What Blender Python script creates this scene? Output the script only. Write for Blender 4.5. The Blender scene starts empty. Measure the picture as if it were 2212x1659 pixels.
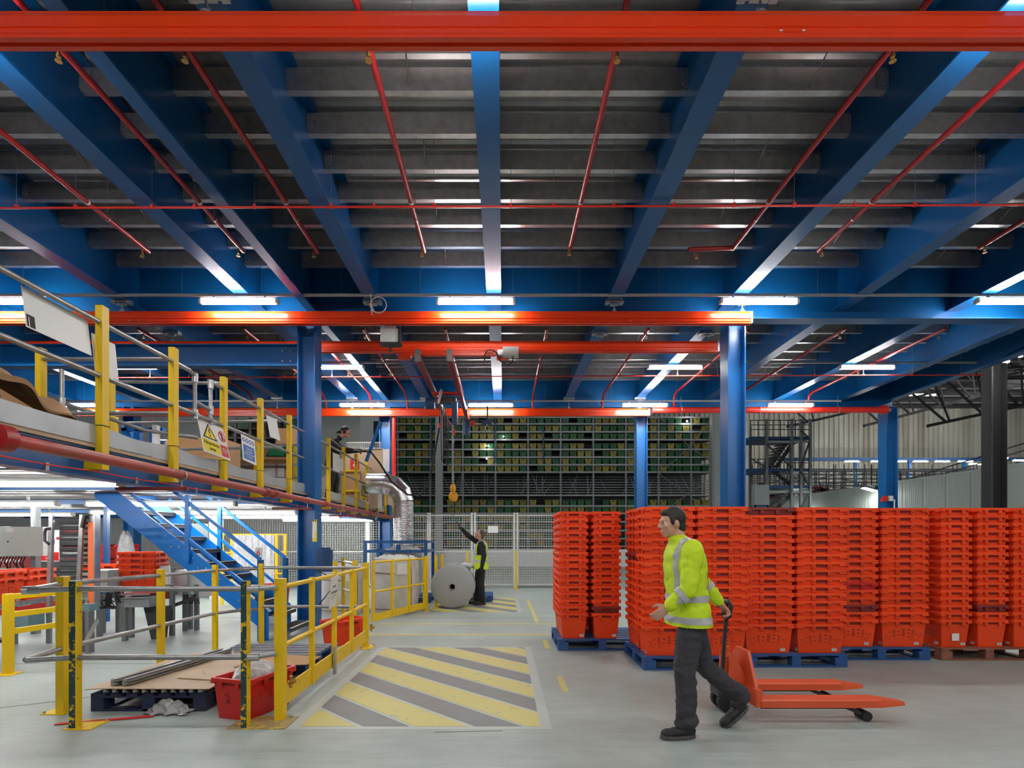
import bpy, math, random
from mathutils import Vector, Matrix
random.seed(7)
C = bpy.context.scene.collection
FPX, VX, VY, CAMH = 1175.0, 1086.0, 1165.0, 1.5
def W(px, py, Y): return Vector(((px-VX)*Y/FPX, Y, CAMH+(VY-py)*Y/FPX))
def XA(px, Y): return (px-VX)*Y/FPX
def ZA(py, Y): return CAMH+(VY-py)*Y/FPX
ORD = ['first','second','third','fourth','fifth','sixth','seventh','eighth','ninth','tenth','eleventh','twelfth','thirteenth','fourteenth','fifteenth','sixteenth','seventeenth','eighteenth','nineteenth','twentieth']

# ---------------------------------------------------------------- materials
def _mat(name):
    m = bpy.data.materials.new(name); m.use_nodes = True
    nt = m.node_tree; b = nt.nodes['Principled BSDF']
    return m, nt, b
def paint(name, col, rough=.45, metal=0.0, var=.12, scale=6.0, bump=0.0, col2=None, spec=.5, rnd=0.0, bscale=60, coat=0.0):
    m, nt, b = _mat(name)
    tc = nt.nodes.new('ShaderNodeTexCoord')
    n = nt.nodes.new('ShaderNodeTexNoise'); n.inputs['Scale'].default_value = scale; n.inputs['Detail'].default_value = 5
    nt.links.new(tc.outputs['Object'], n.inputs['Vector'])
    r = nt.nodes.new('ShaderNodeValToRGB')
    r.color_ramp.elements[0].position = .3; r.color_ramp.elements[1].position = .7
    c2 = col2 or tuple(c*(1-var) for c in col)
    r.color_ramp.elements[0].color = (*c2, 1); r.color_ramp.elements[1].color = (*col, 1)
    nt.links.new(n.outputs['Fac'], r.inputs['Fac'])
    out = r.outputs['Color']
    if rnd:
        oi = nt.nodes.new('ShaderNodeObjectInfo')
        mr = nt.nodes.new('ShaderNodeMapRange'); mr.inputs['To Min'].default_value = 1-rnd; mr.inputs['To Max'].default_value = 1+rnd*.4
        nt.links.new(oi.outputs['Random'], mr.inputs['Value'])
        h = nt.nodes.new('ShaderNodeHueSaturation'); nt.links.new(mr.outputs['Result'], h.inputs['Value'])
        nt.links.new(out, h.inputs['Color']); out = h.outputs['Color']
    nt.links.new(out, b.inputs['Base Color'])
    b.inputs['Roughness'].default_value = rough; b.inputs['Metallic'].default_value = metal
    b.inputs['Specular IOR Level'].default_value = spec
    if coat: b.inputs['Coat Weight'].default_value = coat
    if bump:
        n2 = nt.nodes.new('ShaderNodeTexNoise'); n2.inputs['Scale'].default_value = bscale
        nt.links.new(tc.outputs['Object'], n2.inputs['Vector'])
        bm = nt.nodes.new('ShaderNodeBump'); bm.inputs['Strength'].default_value = bump; bm.inputs['Distance'].default_value = .01
        nt.links.new(n2.outputs['Fac'], bm.inputs['Height']); nt.links.new(bm.outputs['Normal'], b.inputs['Normal'])
    return m
def worn(name, col, under, thresh=.62, scale=14, rough=.5):
    m, nt, b = _mat(name)
    tc = nt.nodes.new('ShaderNodeTexCoord')
    n = nt.nodes.new('ShaderNodeTexNoise'); n.inputs['Scale'].default_value = scale; n.inputs['Detail'].default_value = 8; n.inputs['Roughness'].default_value = .7
    nt.links.new(tc.outputs['Object'], n.inputs['Vector'])
    r = nt.nodes.new('ShaderNodeValToRGB'); r.color_ramp.interpolation = 'LINEAR'
    r.color_ramp.elements[0].position = thresh-.015; r.color_ramp.elements[1].position = thresh+.015
    r.color_ramp.elements[0].color = (*col, 1); r.color_ramp.elements[1].color = (*under, 1)
    nt.links.new(n.outputs['Fac'], r.inputs['Fac']); nt.links.new(r.outputs['Color'], b.inputs['Base Color'])
    b.inputs['Roughness'].default_value = rough
    return m
def glow(name, col, strength):
    m = bpy.data.materials.new(name); m.use_nodes = True; nt = m.node_tree; nt.nodes.clear()
    e = nt.nodes.new('ShaderNodeEmission'); e.inputs['Color'].default_value = (*col, 1); e.inputs['Strength'].default_value = strength
    o = nt.nodes.new('ShaderNodeOutputMaterial'); nt.links.new(e.outputs[0], o.inputs[0])
    return m
def floor_mat():
    m, nt, b = _mat('floor_epoxy')
    tc = nt.nodes.new('ShaderNodeTexCoord')
    n = nt.nodes.new('ShaderNodeTexNoise'); n.inputs['Scale'].default_value = .55; n.inputs['Detail'].default_value = 7; n.inputs['Roughness'].default_value = .65
    nt.links.new(tc.outputs['Object'], n.inputs['Vector'])
    r = nt.nodes.new('ShaderNodeValToRGB')
    r.color_ramp.elements[0].position = .34; r.color_ramp.elements[1].position = .66
    r.color_ramp.elements[0].color = (.31, .345, .325, 1); r.color_ramp.elements[1].color = (.41, .485, .46, 1)
    nt.links.new(n.outputs['Fac'], r.inputs['Fac'])
    mp = nt.nodes.new('ShaderNodeMapping'); mp.inputs['Scale'].default_value = (1.2, 9, 1); mp.inputs['Rotation'].default_value = (0, 0, .12)
    nt.links.new(tc.outputs['Object'], mp.inputs['Vector'])
    n2 = nt.nodes.new('ShaderNodeTexNoise'); n2.inputs['Scale'].default_value = 1.6; n2.inputs['Detail'].default_value = 8; n2.inputs['Roughness'].default_value = .7
    nt.links.new(mp.outputs[0], n2.inputs['Vector'])
    r2 = nt.nodes.new('ShaderNodeValToRGB')
    r2.color_ramp.elements[0].position = .3; r2.color_ramp.elements[1].position = .55
    r2.color_ramp.elements[0].color = (.82, .81, .79, 1); r2.color_ramp.elements[1].color = (1, 1, 1, 1)
    nt.links.new(n2.outputs['Fac'], r2.inputs['Fac'])
    mx = nt.nodes.new('ShaderNodeMix'); mx.data_type = 'RGBA'; mx.blend_type = 'MULTIPLY'; mx.inputs[0].default_value = 1
    nt.links.new(r.outputs['Color'], mx.inputs[6]); nt.links.new(r2.outputs['Color'], mx.inputs[7])
    n3 = nt.nodes.new('ShaderNodeTexNoise'); n3.inputs['Scale'].default_value = 9; n3.inputs['Detail'].default_value = 9; n3.inputs['Roughness'].default_value = .8
    nt.links.new(tc.outputs['Object'], n3.inputs['Vector'])
    r3 = nt.nodes.new('ShaderNodeValToRGB')
    r3.color_ramp.elements[0].position = .27; r3.color_ramp.elements[1].position = .36
    r3.color_ramp.elements[0].color = (.72, .7, .68, 1); r3.color_ramp.elements[1].color = (1, 1, 1, 1)
    nt.links.new(n3.outputs['Fac'], r3.inputs['Fac'])
    m2 = nt.nodes.new('ShaderNodeMix'); m2.data_type = 'RGBA'; m2.blend_type = 'MULTIPLY'; m2.inputs[0].default_value = 1
    nt.links.new(mx.outputs[2], m2.inputs[6]); nt.links.new(r3.outputs['Color'], m2.inputs[7])
    nt.links.new(m2.outputs[2], b.inputs['Base Color'])
    rr = nt.nodes.new('ShaderNodeMapRange'); rr.inputs['To Min'].default_value = .32; rr.inputs['To Max'].default_value = .55
    nt.links.new(n2.outputs['Fac'], rr.inputs['Value']); nt.links.new(rr.outputs[0], b.inputs['Roughness'])
    b.inputs['Specular IOR Level'].default_value = .4
    return m
def galv(name, base=.55, rough=.38, metal=.85, tint=(1, 1, 1), scale=7):
    m, nt, b = _mat(name)
    tc = nt.nodes.new('ShaderNodeTexCoord')
    n = nt.nodes.new('ShaderNodeTexNoise'); n.inputs['Scale'].default_value = scale; n.inputs['Detail'].default_value = 8; n.inputs['Roughness'].default_value = .75
    nt.links.new(tc.outputs['Object'], n.inputs['Vector'])
    r = nt.nodes.new('ShaderNodeValToRGB')
    r.color_ramp.elements[0].position = .3; r.color_ramp.elements[1].position = .7
    r.color_ramp.elements[0].color = (*[base*.62*t for t in tint], 1); r.color_ramp.elements[1].color = (*[base*t for t in tint], 1)
    nt.links.new(n.outputs['Fac'], r.inputs['Fac']); nt.links.new(r.outputs['Color'], b.inputs['Base Color'])
    rr = nt.nodes.new('ShaderNodeMapRange'); rr.inputs['To Min'].default_value = rough-.08; rr.inputs['To Max'].default_value = rough+.14
    nt.links.new(n.outputs['Fac'], rr.inputs['Value']); nt.links.new(rr.outputs[0], b.inputs['Roughness'])
    b.inputs['Metallic'].default_value = metal
    return m
M = {}
M['blue'] = paint('blue_steel_paint', (.003, .090, .28), .30, var=.14, scale=2.5, bump=.06, bscale=40)
M['column_blue_lit'] = paint('column_blue_lit_paint', (.008, .14, .42), .32, var=.12, scale=2.5, bump=.06, bscale=40)  # beam blue lightened, so the columns' brighter light is in the colour
M['bright_blue'] = paint('bright_blue_paint', (.0, .19, .66), .35, var=.1, scale=3)
M['dark_blue'] = paint('dark_blue_paint', (.01, .06, .18), .5, var=.2)
M['orange'] = paint('orange_rail_paint', (.85, .055, .008), .26, var=.05, scale=3, coat=.2)
M['pipe'] = paint('red_pipe_paint', (.36, .012, .014), .33, var=.12, scale=5)
M['thin_red'] = paint('thin_red_pipe', (.75, .03, .02), .4)
M['dusty_pipe'] = paint('dusty_red_pipe', (.45, .05, .04), .4, col2=(.30, .07, .05), scale=3)
M['yellow'] = worn('yellow_paint', (.80, .52, .0), (.42, .27, .02), .70, 10, .42)
M['yellow_worn'] = worn('worn_yellow_paint', (.78, .50, .0), (.015, .05, .05), .44, 16, .5)
M['yellow_scuff'] = worn('scuffed_yellow_paint', (.80, .52, .0), (.12, .09, .03), .63, 22, .5)
M['worn_plate'] = worn('worn_base_plate', (.36, .27, .12), (.62, .44, .05), .55, 12, .6)
M['hook_yellow'] = paint('hook_yellow', (.85, .40, .01), .4)
M['galv'] = galv('galvanised_steel', .58, .30, .78)
M['galv_dark'] = galv('dark_galvanised', .34, .38, .75, (1, .98, .96))
M['deck'] = galv('ceiling_deck', .50, .30, .62, (1, .985, .98), 2.2)
M['tube'] = galv('grey_tube', .42, .35, .8)
M['duct'] = galv('duct_metal', .72, .22, .95, scale=2)
M['steel_grey'] = paint('grey_steel_paint', (.20, .22, .23), .45)
M['galv_pale'] = paint('pale_galvanised_strip', (.46, .50, .52), .42, metal=.35, var=.18, scale=3)
M['column_grey'] = paint('column_grey_paint', (.33, .36, .36), .5)
M['dark_steel'] = paint('dark_steel_paint', (.045, .045, .05), .5)
M['mid_grey'] = paint('machine_grey', (.30, .33, .35), .45)
M['cabinet'] = paint('cabinet_grey', (.55, .57, .54), .45, var=.06)
M['black'] = paint('black_plastic', (.012, .012, .013), .45)
M['rubber'] = paint('dark_rubber', (.02, .02, .02), .75)
M['crate'] = paint('red_crate_plastic', (.96, .075, .012), .46, var=.06, scale=5, rnd=.14, spec=.3)
M['crate_dark'] = paint('maroon_crate_plastic', (.25, .025, .02), .42, var=.1)
M['crate_red'] = paint('deep_red_crate_plastic', (.62, .015, .012), .42, var=.12, scale=9)
M['crate_shade_and_mark'] = paint('crate_shade_and_mark', (.30, .016, .009), .7)  # crate red darkened to paint shade in slots and recesses; also the handwritten mark
M['pallet'] = paint('blue_pallet_paint', (.015, .095, .33), .6, col2=(.03, .07, .17), scale=9, bump=.2, bscale=30)
M['pallet_dark'] = paint('dark_pallet_paint', (.012, .03, .10), .65, col2=(.03, .03, .05), scale=12)
M['pallet_grey'] = paint('grey_topped_boards', (.26, .25, .27), .7, col2=(.15, .16, .22), scale=8)
M['pallet_brown'] = paint('brown_pallet_wood', (.20, .055, .035), .65, col2=(.30, .13, .08), scale=8)
M['wood'] = paint('plywood', (.58, .42, .27), .6, col2=(.44, .32, .22), scale=3)
M['card'] = paint('cardboard', (.50, .28, .13), .75, var=.15, scale=3)
M['kraft'] = paint('kraft_paper', (.38, .22, .11), .75, var=.3, scale=6, bump=.5, bscale=12)
M['white'] = paint('white_sheet', (.80, .80, .80), .5, var=.04)
M['white_metal'] = paint('white_painted_mesh', (.62, .63, .60), .5)
M['film'] = paint('grey_plastic_film', (.42, .42, .43), .35, var=.3, scale=8, bump=.8, bscale=14)
M['clear_bag'] = paint('clear_plastic_bag', (.62, .63, .66), .25, var=.25, scale=11, bump=.9, bscale=18)
M['bag'] = paint('white_woven_bag', (.66, .65, .62), .6, col2=(.50, .49, .46), scale=4, bump=.5, bscale=9)
M['foam'] = paint('grey_roll', (.36, .37, .37), .7, var=.15)
M['hatch_y'] = worn('yellow_floor_paint', (.60, .53, .17), (.42, .42, .30), .60, 9, .5)
M['hatch_g'] = paint('grey_floor_paint', (.22, .22, .22), .5, var=.12, scale=4)
M['hatch_b'] = paint('pale_floor_border', (.46, .50, .47), .45, var=.06, scale=4)
M['joint'] = paint('floor_joint', (.16, .16, .15), .7)
M['sign_white'] = paint('sign_white', (.78, .78, .76), .4, var=.03)
M['sign_yellow'] = paint('sign_yellow', (.85, .68, .0), .4, var=.03)
M['sign_red'] = paint('sign_red', (.62, .02, .02), .4, var=.03)
M['sign_blue'] = paint('sign_blue', (.01, .13, .50), .4, var=.03)
M['ink'] = paint('black_ink', (.01, .01, .01), .6)
M['skin'] = paint('skin', (.62, .33, .23), .5, var=.08, scale=12)
M['hivis'] = paint('hi_vis_fabric', (.62, .80, .01), .65, var=.12, scale=7, bump=.4, bscale=8)
M['reflective'] = paint('reflective_tape', (.45, .46, .46), .35)
M['black_cloth'] = paint('black_cloth', (.016, .016, .018), .8, var=.3, scale=8, bump=.4, bscale=12)
M['grey_cloth'] = paint('charcoal_trousers', (.05, .045, .055), .8, var=.35, scale=6, bump=.6, bscale=10)
M['shoe'] = paint('black_shoe', (.015, .015, .017), .6, var=.3, scale=40)
M['sole'] = paint('grey_sole', (.09, .085, .085), .6)
M['hair'] = paint('grey_brown_hair', (.13, .10, .085), .7, var=.4, scale=40)
M['hair_dark'] = paint('dark_hair', (.02, .013, .01), .6)
M['glove'] = paint('work_glove', (.10, .085, .07), .8, var=.4, scale=30)
M['tote_green'] = paint('green_tote', (.012, .12, .035), .5, var=.2, scale=6, rnd=.35)
M['tote_yellow'] = paint('yellow_tote', (.30, .26, .04), .5, var=.2, scale=6, rnd=.35)
M['tote_slot'] = paint('tote_slot', (.01, .012, .008), .8)
M['green'] = paint('green_crate', (.0, .26, .10), .5, var=.15)
M['truck'] = paint('orange_truck_paint', (.75, .10, .03), .4, var=.08)
M['brass'] = paint('brass', (.55, .33, .10), .35, metal=.9)
M['orange_panel'] = paint('orange_panel', (.85, .17, .05), .45)
M['teal'] = paint('teal_motor', (.16, .28, .31), .5)
M['maroon'] = paint('maroon_panel', (.25, .04, .04), .5)
M['sheet_grey'] = paint('pale_partition_sheet', (.48, .52, .49), .5, var=.05, scale=1.5)
M['lamp'] = glow('lamp_tube', (1, .985, .95), 130)
M['lamp_far'] = glow('far_lamp_tube', (1, .99, .95), 90)
M['lamp_low'] = glow('low_lamp_tube', (1, .99, .97), 52)
M['lamp_top'] = glow('top_row_lamp_tube', (1, .985, .95), 80)
M['lamp_hall'] = glow('hall_lamp_tube', (1, .985, .95), 118)
M['lamp_spot'] = glow('spot_lamp', (.95, 1, .97), 120)
def stripes_mat(name, c1, c2, scale, rough=.6):
    m, nt, b = _mat(name)
    tc = nt.nodes.new('ShaderNodeTexCoord'); w = nt.nodes.new('ShaderNodeTexNoise')
    mp = nt.nodes.new('ShaderNodeMapping'); mp.inputs['Scale'].default_value = scale
    nt.links.new(tc.outputs['Object'], mp.inputs['Vector']); nt.links.new(mp.outputs[0], w.inputs['Vector'])
    w.inputs['Scale'].default_value = 1; w.inputs['Detail'].default_value = 6
    r = nt.nodes.new('ShaderNodeValToRGB'); r.color_ramp.elements[0].position = .35; r.color_ramp.elements[1].position = .6
    r.color_ramp.elements[0].color = (*c1, 1); r.color_ramp.elements[1].color = (*c2, 1)
    nt.links.new(w.outputs['Fac'], r.inputs['Fac']); nt.links.new(r.outputs['Color'], b.inputs['Base Color'])
    b.inputs['Roughness'].default_value = rough
    return m
M['cladding'] = stripes_mat('stained_cladding', (.36, .33, .27), (.56, .55, .49), (1.3, 1.3, .12))
def rings_mat():
    m, nt, b = _mat('rolled_foam_rings')
    tc = nt.nodes.new('ShaderNodeTexCoord'); w = nt.nodes.new('ShaderNodeTexWave'); w.wave_type = 'RINGS'; w.rings_direction = 'Y'
    w.inputs['Scale'].default_value = 6.5; w.inputs['Distortion'].default_value = .9; w.inputs['Detail'].default_value = 4
    mp = nt.nodes.new('ShaderNodeMapping'); mp.inputs['Location'].default_value = (0, 0, -.475); nt.links.new(tc.outputs['Object'], mp.inputs['Vector'])
    nt.links.new(mp.outputs[0], w.inputs['Vector'])
    r = nt.nodes.new('ShaderNodeValToRGB'); r.color_ramp.elements[0].color = (.30, .31, .31, 1); r.color_ramp.elements[1].color = (.38, .39, .39, 1)
    nt.links.new(w.outputs['Fac'], r.inputs['Fac']); nt.links.new(r.outputs['Color'], b.inputs['Base Color'])
    b.inputs['Roughness'].default_value = .7
    return m
M['rings'] = rings_mat()

# ---------------------------------------------------------------- mesh builder
def frame(d, up=None):
    d = Vector(d).normalized()
    up = Vector(up) if up else (Vector((0, 0, 1)) if abs(d.z) < .95 else Vector((0, 1, 0)))
    u = d.cross(up).normalized(); v = u.cross(d).normalized()
    return u, v
class MB:
    def __init__(s): s.v = []; s.f = []; s.m = []; s.sm = []
    def add(s, vs, fs, mi=0, sm=False):
        o = len(s.v); s.v += [tuple(p) for p in vs]
        for f in fs: s.f.append([i+o for i in f]); s.m.append(mi); s.sm.append(sm)
        return s
    def box2(s, x0, x1, y0, y1, z0, z1, mi=0):
        vs = [(x0,y0,z0),(x1,y0,z0),(x1,y1,z0),(x0,y1,z0),(x0,y0,z1),(x1,y0,z1),(x1,y1,z1),(x0,y1,z1)]
        return s.add(vs, [(3,2,1,0),(4,5,6,7),(0,1,5,4),(1,2,6,5),(2,3,7,6),(3,0,4,7)], mi)
    def box(s, c, d, rz=0, mi=0, taper=1.0, rot=None):
        vs = []
        R = rot or Matrix.Rotation(rz, 3, 'Z')
        for z in (-.5, .5):
            k = 1 if z > 0 else taper
            for x, y in ((-.5,-.5),(.5,-.5),(.5,.5),(-.5,.5)):
                vs.append(Vector(c)+R @ Vector((x*d[0]*k, y*d[1]*k, z*d[2])))
        return s.add(vs, [(3,2,1,0),(4,5,6,7),(0,1,5,4),(1,2,6,5),(2,3,7,6),(3,0,4,7)], mi)
    def bar(s, p0, p1, w, h, mi=0, up=None):
        p0 = Vector(p0); p1 = Vector(p1); u, v = frame(p1-p0, up)
        vs = []
        for p in (p0, p1):
            for a, b in ((-.5,-.5),(.5,-.5),(.5,.5),(-.5,.5)): vs.append(p+u*a*w+v*b*h)
        return s.add(vs, [(0,1,2,3),(7,6,5,4),(0,4,5,1),(1,5,6,2),(2,6,7,3),(3,7,4,0)], mi)
    def cyl(s, p0, p1, r0, r1=None, n=12, mi=0, cap=True, sm=True):
        p0 = Vector(p0); p1 = Vector(p1); r1 = r0 if r1 is None else r1; u, v = frame(p1-p0)
        vs = []
        for p, r in ((p0, r0), (p1, r1)):
            for i in range(n):
                a = 2*math.pi*i/n; vs.append(p+u*math.cos(a)*r+v*math.sin(a)*r)
        s.add(vs, [(i, i+n, (i+1) % n+n, (i+1) % n) for i in range(n)], mi, sm)
        if cap: s.add(vs, [tuple(range(n)), tuple(range(2*n-1, n-1, -1))], mi, False)
        return s
    def tube(s, pts, r, n=10, mi=0, closed=False, cap=True):
        pts = [Vector(p) for p in pts]; N = len(pts); rings = []
        for i, p in enumerate(pts):
            a = pts[(i-1) % N] if (closed or i > 0) else p; b = pts[(i+1) % N] if (closed or i < N-1) else p
            d = (b-a)
            if i == 0 or not rings: u, v = frame(d)
            else:
                dn = d.normalized(); v = v-dn*v.dot(dn); v.normalize(); u = dn.cross(v)
            rr = r[i] if isinstance(r, (list, tuple)) else r
            rings.append([p+u*math.cos(2*math.pi*k/n)*rr+v*math.sin(2*math.pi*k/n)*rr for k in range(n)])
        vs = [q for R in rings for q in R]; fs = []
        for i in range(N if closed else N-1):
            j = (i+1) % N
            for k in range(n): fs.append((i*n+k, j*n+k, j*n+(k+1) % n, i*n+(k+1) % n))
        s.add(vs, fs, mi, True)
        if cap and not closed: s.add(vs, [tuple(range(n)), tuple(range(N*n-1, (N-1)*n-1, -1))], mi, False)
        return s
    def extrude(s, prof, o, U, V, L, mi=0, sm=False):
        o = Vector(o); U = Vector(U); V = Vector(V); L = Vector(L); n = len(prof)
        vs = [o+U*a+V*b for a, b in prof]+[o+U*a+V*b+L for a, b in prof]
        s.add(vs, [(i, (i+1) % n, (i+1) % n+n, i+n) for i in range(n)], mi, sm)
        s.add(vs, [tuple(range(n-1, -1, -1)), tuple(range(n, 2*n))], mi)
        return s
    def lathe(s, prof, c=(0,0,0), axis=(0,0,1), n=24, mi=0, sm=True):
        c = Vector(c); ax = Vector(axis).normalized(); u, v = frame(ax); vs = []
        for r, h in prof:
            for k in range(n):
                a = 2*math.pi*k/n; vs.append(c+ax*h+u*math.cos(a)*r+v*math.sin(a)*r)
        N = len(prof); fs = []
        for i in range(N-1):
            for k in range(n): fs.append((i*n+k, i*n+(k+1) % n, (i+1)*n+(k+1) % n, (i+1)*n+k))
        return s.add(vs, fs, mi, sm)
    def ball(s, c, r, seg=14, rings=9, mi=0, rot=None, jit=0.0, rnd=None):
        r = (r, r, r) if not isinstance(r, (tuple, list)) else r
        R = rot or Matrix.Identity(3); vs = []; c = Vector(c)
        for i in range(1, rings):
            t = math.pi*i/rings
            for k in range(seg):
                a = 2*math.pi*k/seg; q = 1+(rnd.uniform(-jit, jit) if jit else 0)
                vs.append(c+R @ Vector((math.sin(t)*math.cos(a)*r[0]*q, math.sin(t)*math.sin(a)*r[1]*q, math.cos(t)*r[2]*q)))
        top = len(vs); vs.append(c+R @ Vector((0, 0, r[2]))); vs.append(c-R @ Vector((0, 0, r[2])))
        fs = []
        for i in range(rings-2):
            for k in range(seg): fs.append((i*seg+k, (i+1)*seg+k, (i+1)*seg+(k+1) % seg, i*seg+(k+1) % seg))
        for k in range(seg):
            fs.append((top, k, (k+1) % seg)); fs.append((top+1, (rings-2)*seg+(k+1) % seg, (rings-2)*seg+k))
        return s.add(vs, fs, mi, True)
    def grid(s, fn, nu, nv, mi=0, sm=True):
        vs = [fn(i/nu, j/nv) for i in range(nu+1) for j in range(nv+1)]
        return s.add(vs, [(i*(nv+1)+j, (i+1)*(nv+1)+j, (i+1)*(nv+1)+j+1, i*(nv+1)+j+1) for i in range(nu) for j in range(nv)], mi, sm)
    def mesh(s, name, mats, off=(0,0,0)):
        me = bpy.data.meshes.new(name); ox, oy, oz = off
        me.from_pydata([(x-ox, y-oy, z-oz) for x, y, z in s.v], [], s.f); me.update()
        for mm in (mats if isinstance(mats, (list, tuple)) else [mats]): me.materials.append(M[mm] if isinstance(mm, str) else mm)
        me.polygons.foreach_set('material_index', s.m); me.polygons.foreach_set('use_smooth', s.sm)
        return me
    def base(s):
        xs = [p[0] for p in s.v]; ys = [p[1] for p in s.v]; zs = [p[2] for p in s.v]
        return ((min(xs)+max(xs))/2, (min(ys)+max(ys))/2, min(zs))
OFF = {}
def tag(o, label=None, cat=None, group=None, kind=None):
    if label: o['label'] = label
    if cat: o['category'] = cat
    if group: o['group'] = group
    if kind: o['kind'] = kind
    return o
def solo(name, mb, mats, label, cat, group=None, kind=None):
    b = mb.base(); o = bpy.data.objects.new(name, mb.mesh(name, mats, b)); o.location = b; C.objects.link(o); OFF[o.name] = b
    return tag(o, label, cat, group, kind)
def thing(name, label, cat, loc=(0,0,0), rz=0, group=None, kind=None, world=True):
    o = bpy.data.objects.new(name, None); o.location = loc; o.rotation_euler = (0, 0, rz); o.empty_display_size = .1; C.objects.link(o)
    OFF[o.name] = tuple(loc) if world else (0, 0, 0)
    return tag(o, label, cat, group, kind)
def part(name, mb, mats, parent, label=None, kind=None):
    off = OFF[parent.name]; o = bpy.data.objects.new(name, mb.mesh(name, mats, off)); o.parent = parent; C.objects.link(o); OFF[o.name] = off
    if label: o['label'] = label
    if kind: o['kind'] = kind
    return o
def struct(name, mb, mats, parent=None):
    if parent: return part(name, mb, mats, parent)
    o = bpy.data.objects.new(name, mb.mesh(name, mats)); C.objects.link(o); OFF[o.name] = (0, 0, 0); o['kind'] = 'structure'
    return o
CH = {}
def copy_tree(o, loc=None, rz=None, label=None, group=None, parent=None):
    c = o.copy(); C.objects.link(c); OFF[c.name] = OFF.get(o.name, (0, 0, 0))
    if parent: c.parent = parent
    if loc is not None: c.location = loc
    if rz is not None: c.rotation_euler = (0, 0, rz)
    if label: c['label'] = label
    if group: c['group'] = group
    if o.name not in CH: CH[o.name] = list(o.children)
    for ch in CH[o.name]: copy_tree(ch, parent=c)
    return c
def text_part(name, txt, size, origin, U, V, mat, parent, label=None, extr=.0012, align='CENTER'):
    cu = bpy.data.curves.new(name, 'FONT'); cu.body = txt; cu.size = size; cu.align_x = align; cu.align_y = 'CENTER'; cu.extrude = extr; cu.resolution_u = 2
    t = bpy.data.objects.new(name, cu); C.objects.link(t)
    dg = bpy.context.evaluated_depsgraph_get(); me = bpy.data.meshes.new_from_object(t.evaluated_get(dg))
    C.objects.unlink(t); bpy.data.objects.remove(t)
    U = Vector(U).normalized(); V = Vector(V).normalized(); N = U.cross(V); o = Vector(origin)-Vector(OFF[parent.name])
    for v in me.vertices: v.co = o+U*v.co.x+V*v.co.y+N*v.co.z
    me.materials.clear(); me.materials.append(M[mat])
    ob = bpy.data.objects.new(name, me); ob.parent = parent; C.objects.link(ob); OFF[ob.name] = OFF[parent.name]
    if label: ob['label'] = label
    return ob
def I_prof(w, d, tf=.018, tw=.012):
    return [(-w/2,0),(w/2,0),(w/2,tf),(tw/2,tf),(tw/2,d-tf),(w/2,d-tf),(w/2,d),(-w/2,d),(-w/2,d-tf),(-tw/2,d-tf),(-tw/2,tf),(-w/2,tf)]
def clip_poly(poly, a, b, c):   # keep a*x+b*y >= c
    out = []
    for i in range(len(poly)):
        p = poly[i]; q = poly[(i+1) % len(poly)]; dp = a*p[0]+b*p[1]-c; dq = a*q[0]+b*q[1]-c
        if dp >= 0: out.append(p)
        if dp*dq < 0: t = dp/(dp-dq); out.append((p[0]+(q[0]-p[0])*t, p[1]+(q[1]-p[1])*t))
    return out
# ---------------------------------------------------------------- people
import bmesh
def fuse(mb, voxel, smooth=6, fac=.5):
    me = mb.mesh('tmp', 'skin'); o = bpy.data.objects.new('tmp', me); C.objects.link(o)
    r = o.modifiers.new('r', 'REMESH'); r.mode = 'VOXEL'; r.voxel_size = voxel; r.use_smooth_shade = True
    s = o.modifiers.new('s', 'SMOOTH'); s.factor = fac; s.iterations = smooth
    dg = bpy.context.evaluated_depsgraph_get(); me2 = bpy.data.meshes.new_from_object(o.evaluated_get(dg))
    C.objects.unlink(o); bpy.data.objects.remove(o)
    return me2
def part_me(name, me, mat, parent, label=None):
    off = Vector(OFF[parent.name])
    for v in me.vertices: v.co -= off
    me.materials.clear(); me.materials.append(M[mat])
    me.polygons.foreach_set('material_index', [0]*len(me.polygons)); me.polygons.foreach_set('use_smooth', [True]*len(me.polygons))
    o = bpy.data.objects.new(name, me); o.parent = parent; C.objects.link(o); OFF[o.name] = OFF[parent.name]
    if label: o['label'] = label
    return o
from mathutils import noise as _nz
def wrinkle(me, amp=.006, f=(9, 9, 16), seed=0.0):
    nrm = [v.normal.copy() for v in me.vertices]; cos = []
    for v in me.vertices:
        c = v.co.copy(); n1 = _nz.noise(Vector((c.x*f[0]+seed, c.y*f[1], c.z*f[2]))); n2 = _nz.noise(Vector((c.x*f[0]*2.3, c.y*f[1]*2.3+seed, c.z*f[2]*2.1)))
        cos += list(c+nrm[v.index]*(amp*n1+amp*.5*n2))
    me.vertices.foreach_set('co', cos); me.update(); return me
def limb(q, pts, rs, n=14):
    pts = [Vector(p) for p in pts]
    q.tube(pts, rs, n)
    for p, r in zip(pts, rs): q.ball(p, r*.99, 12, 8)
def basis(fwd, up=(0, 0, 1)):
    f = Vector(fwd).normalized(); u = Vector(up); r = f.cross(u).normalized(); u = r.cross(f).normalized()
    return Matrix((r, f, u)).transposed()      # columns: right, forward, up
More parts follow.
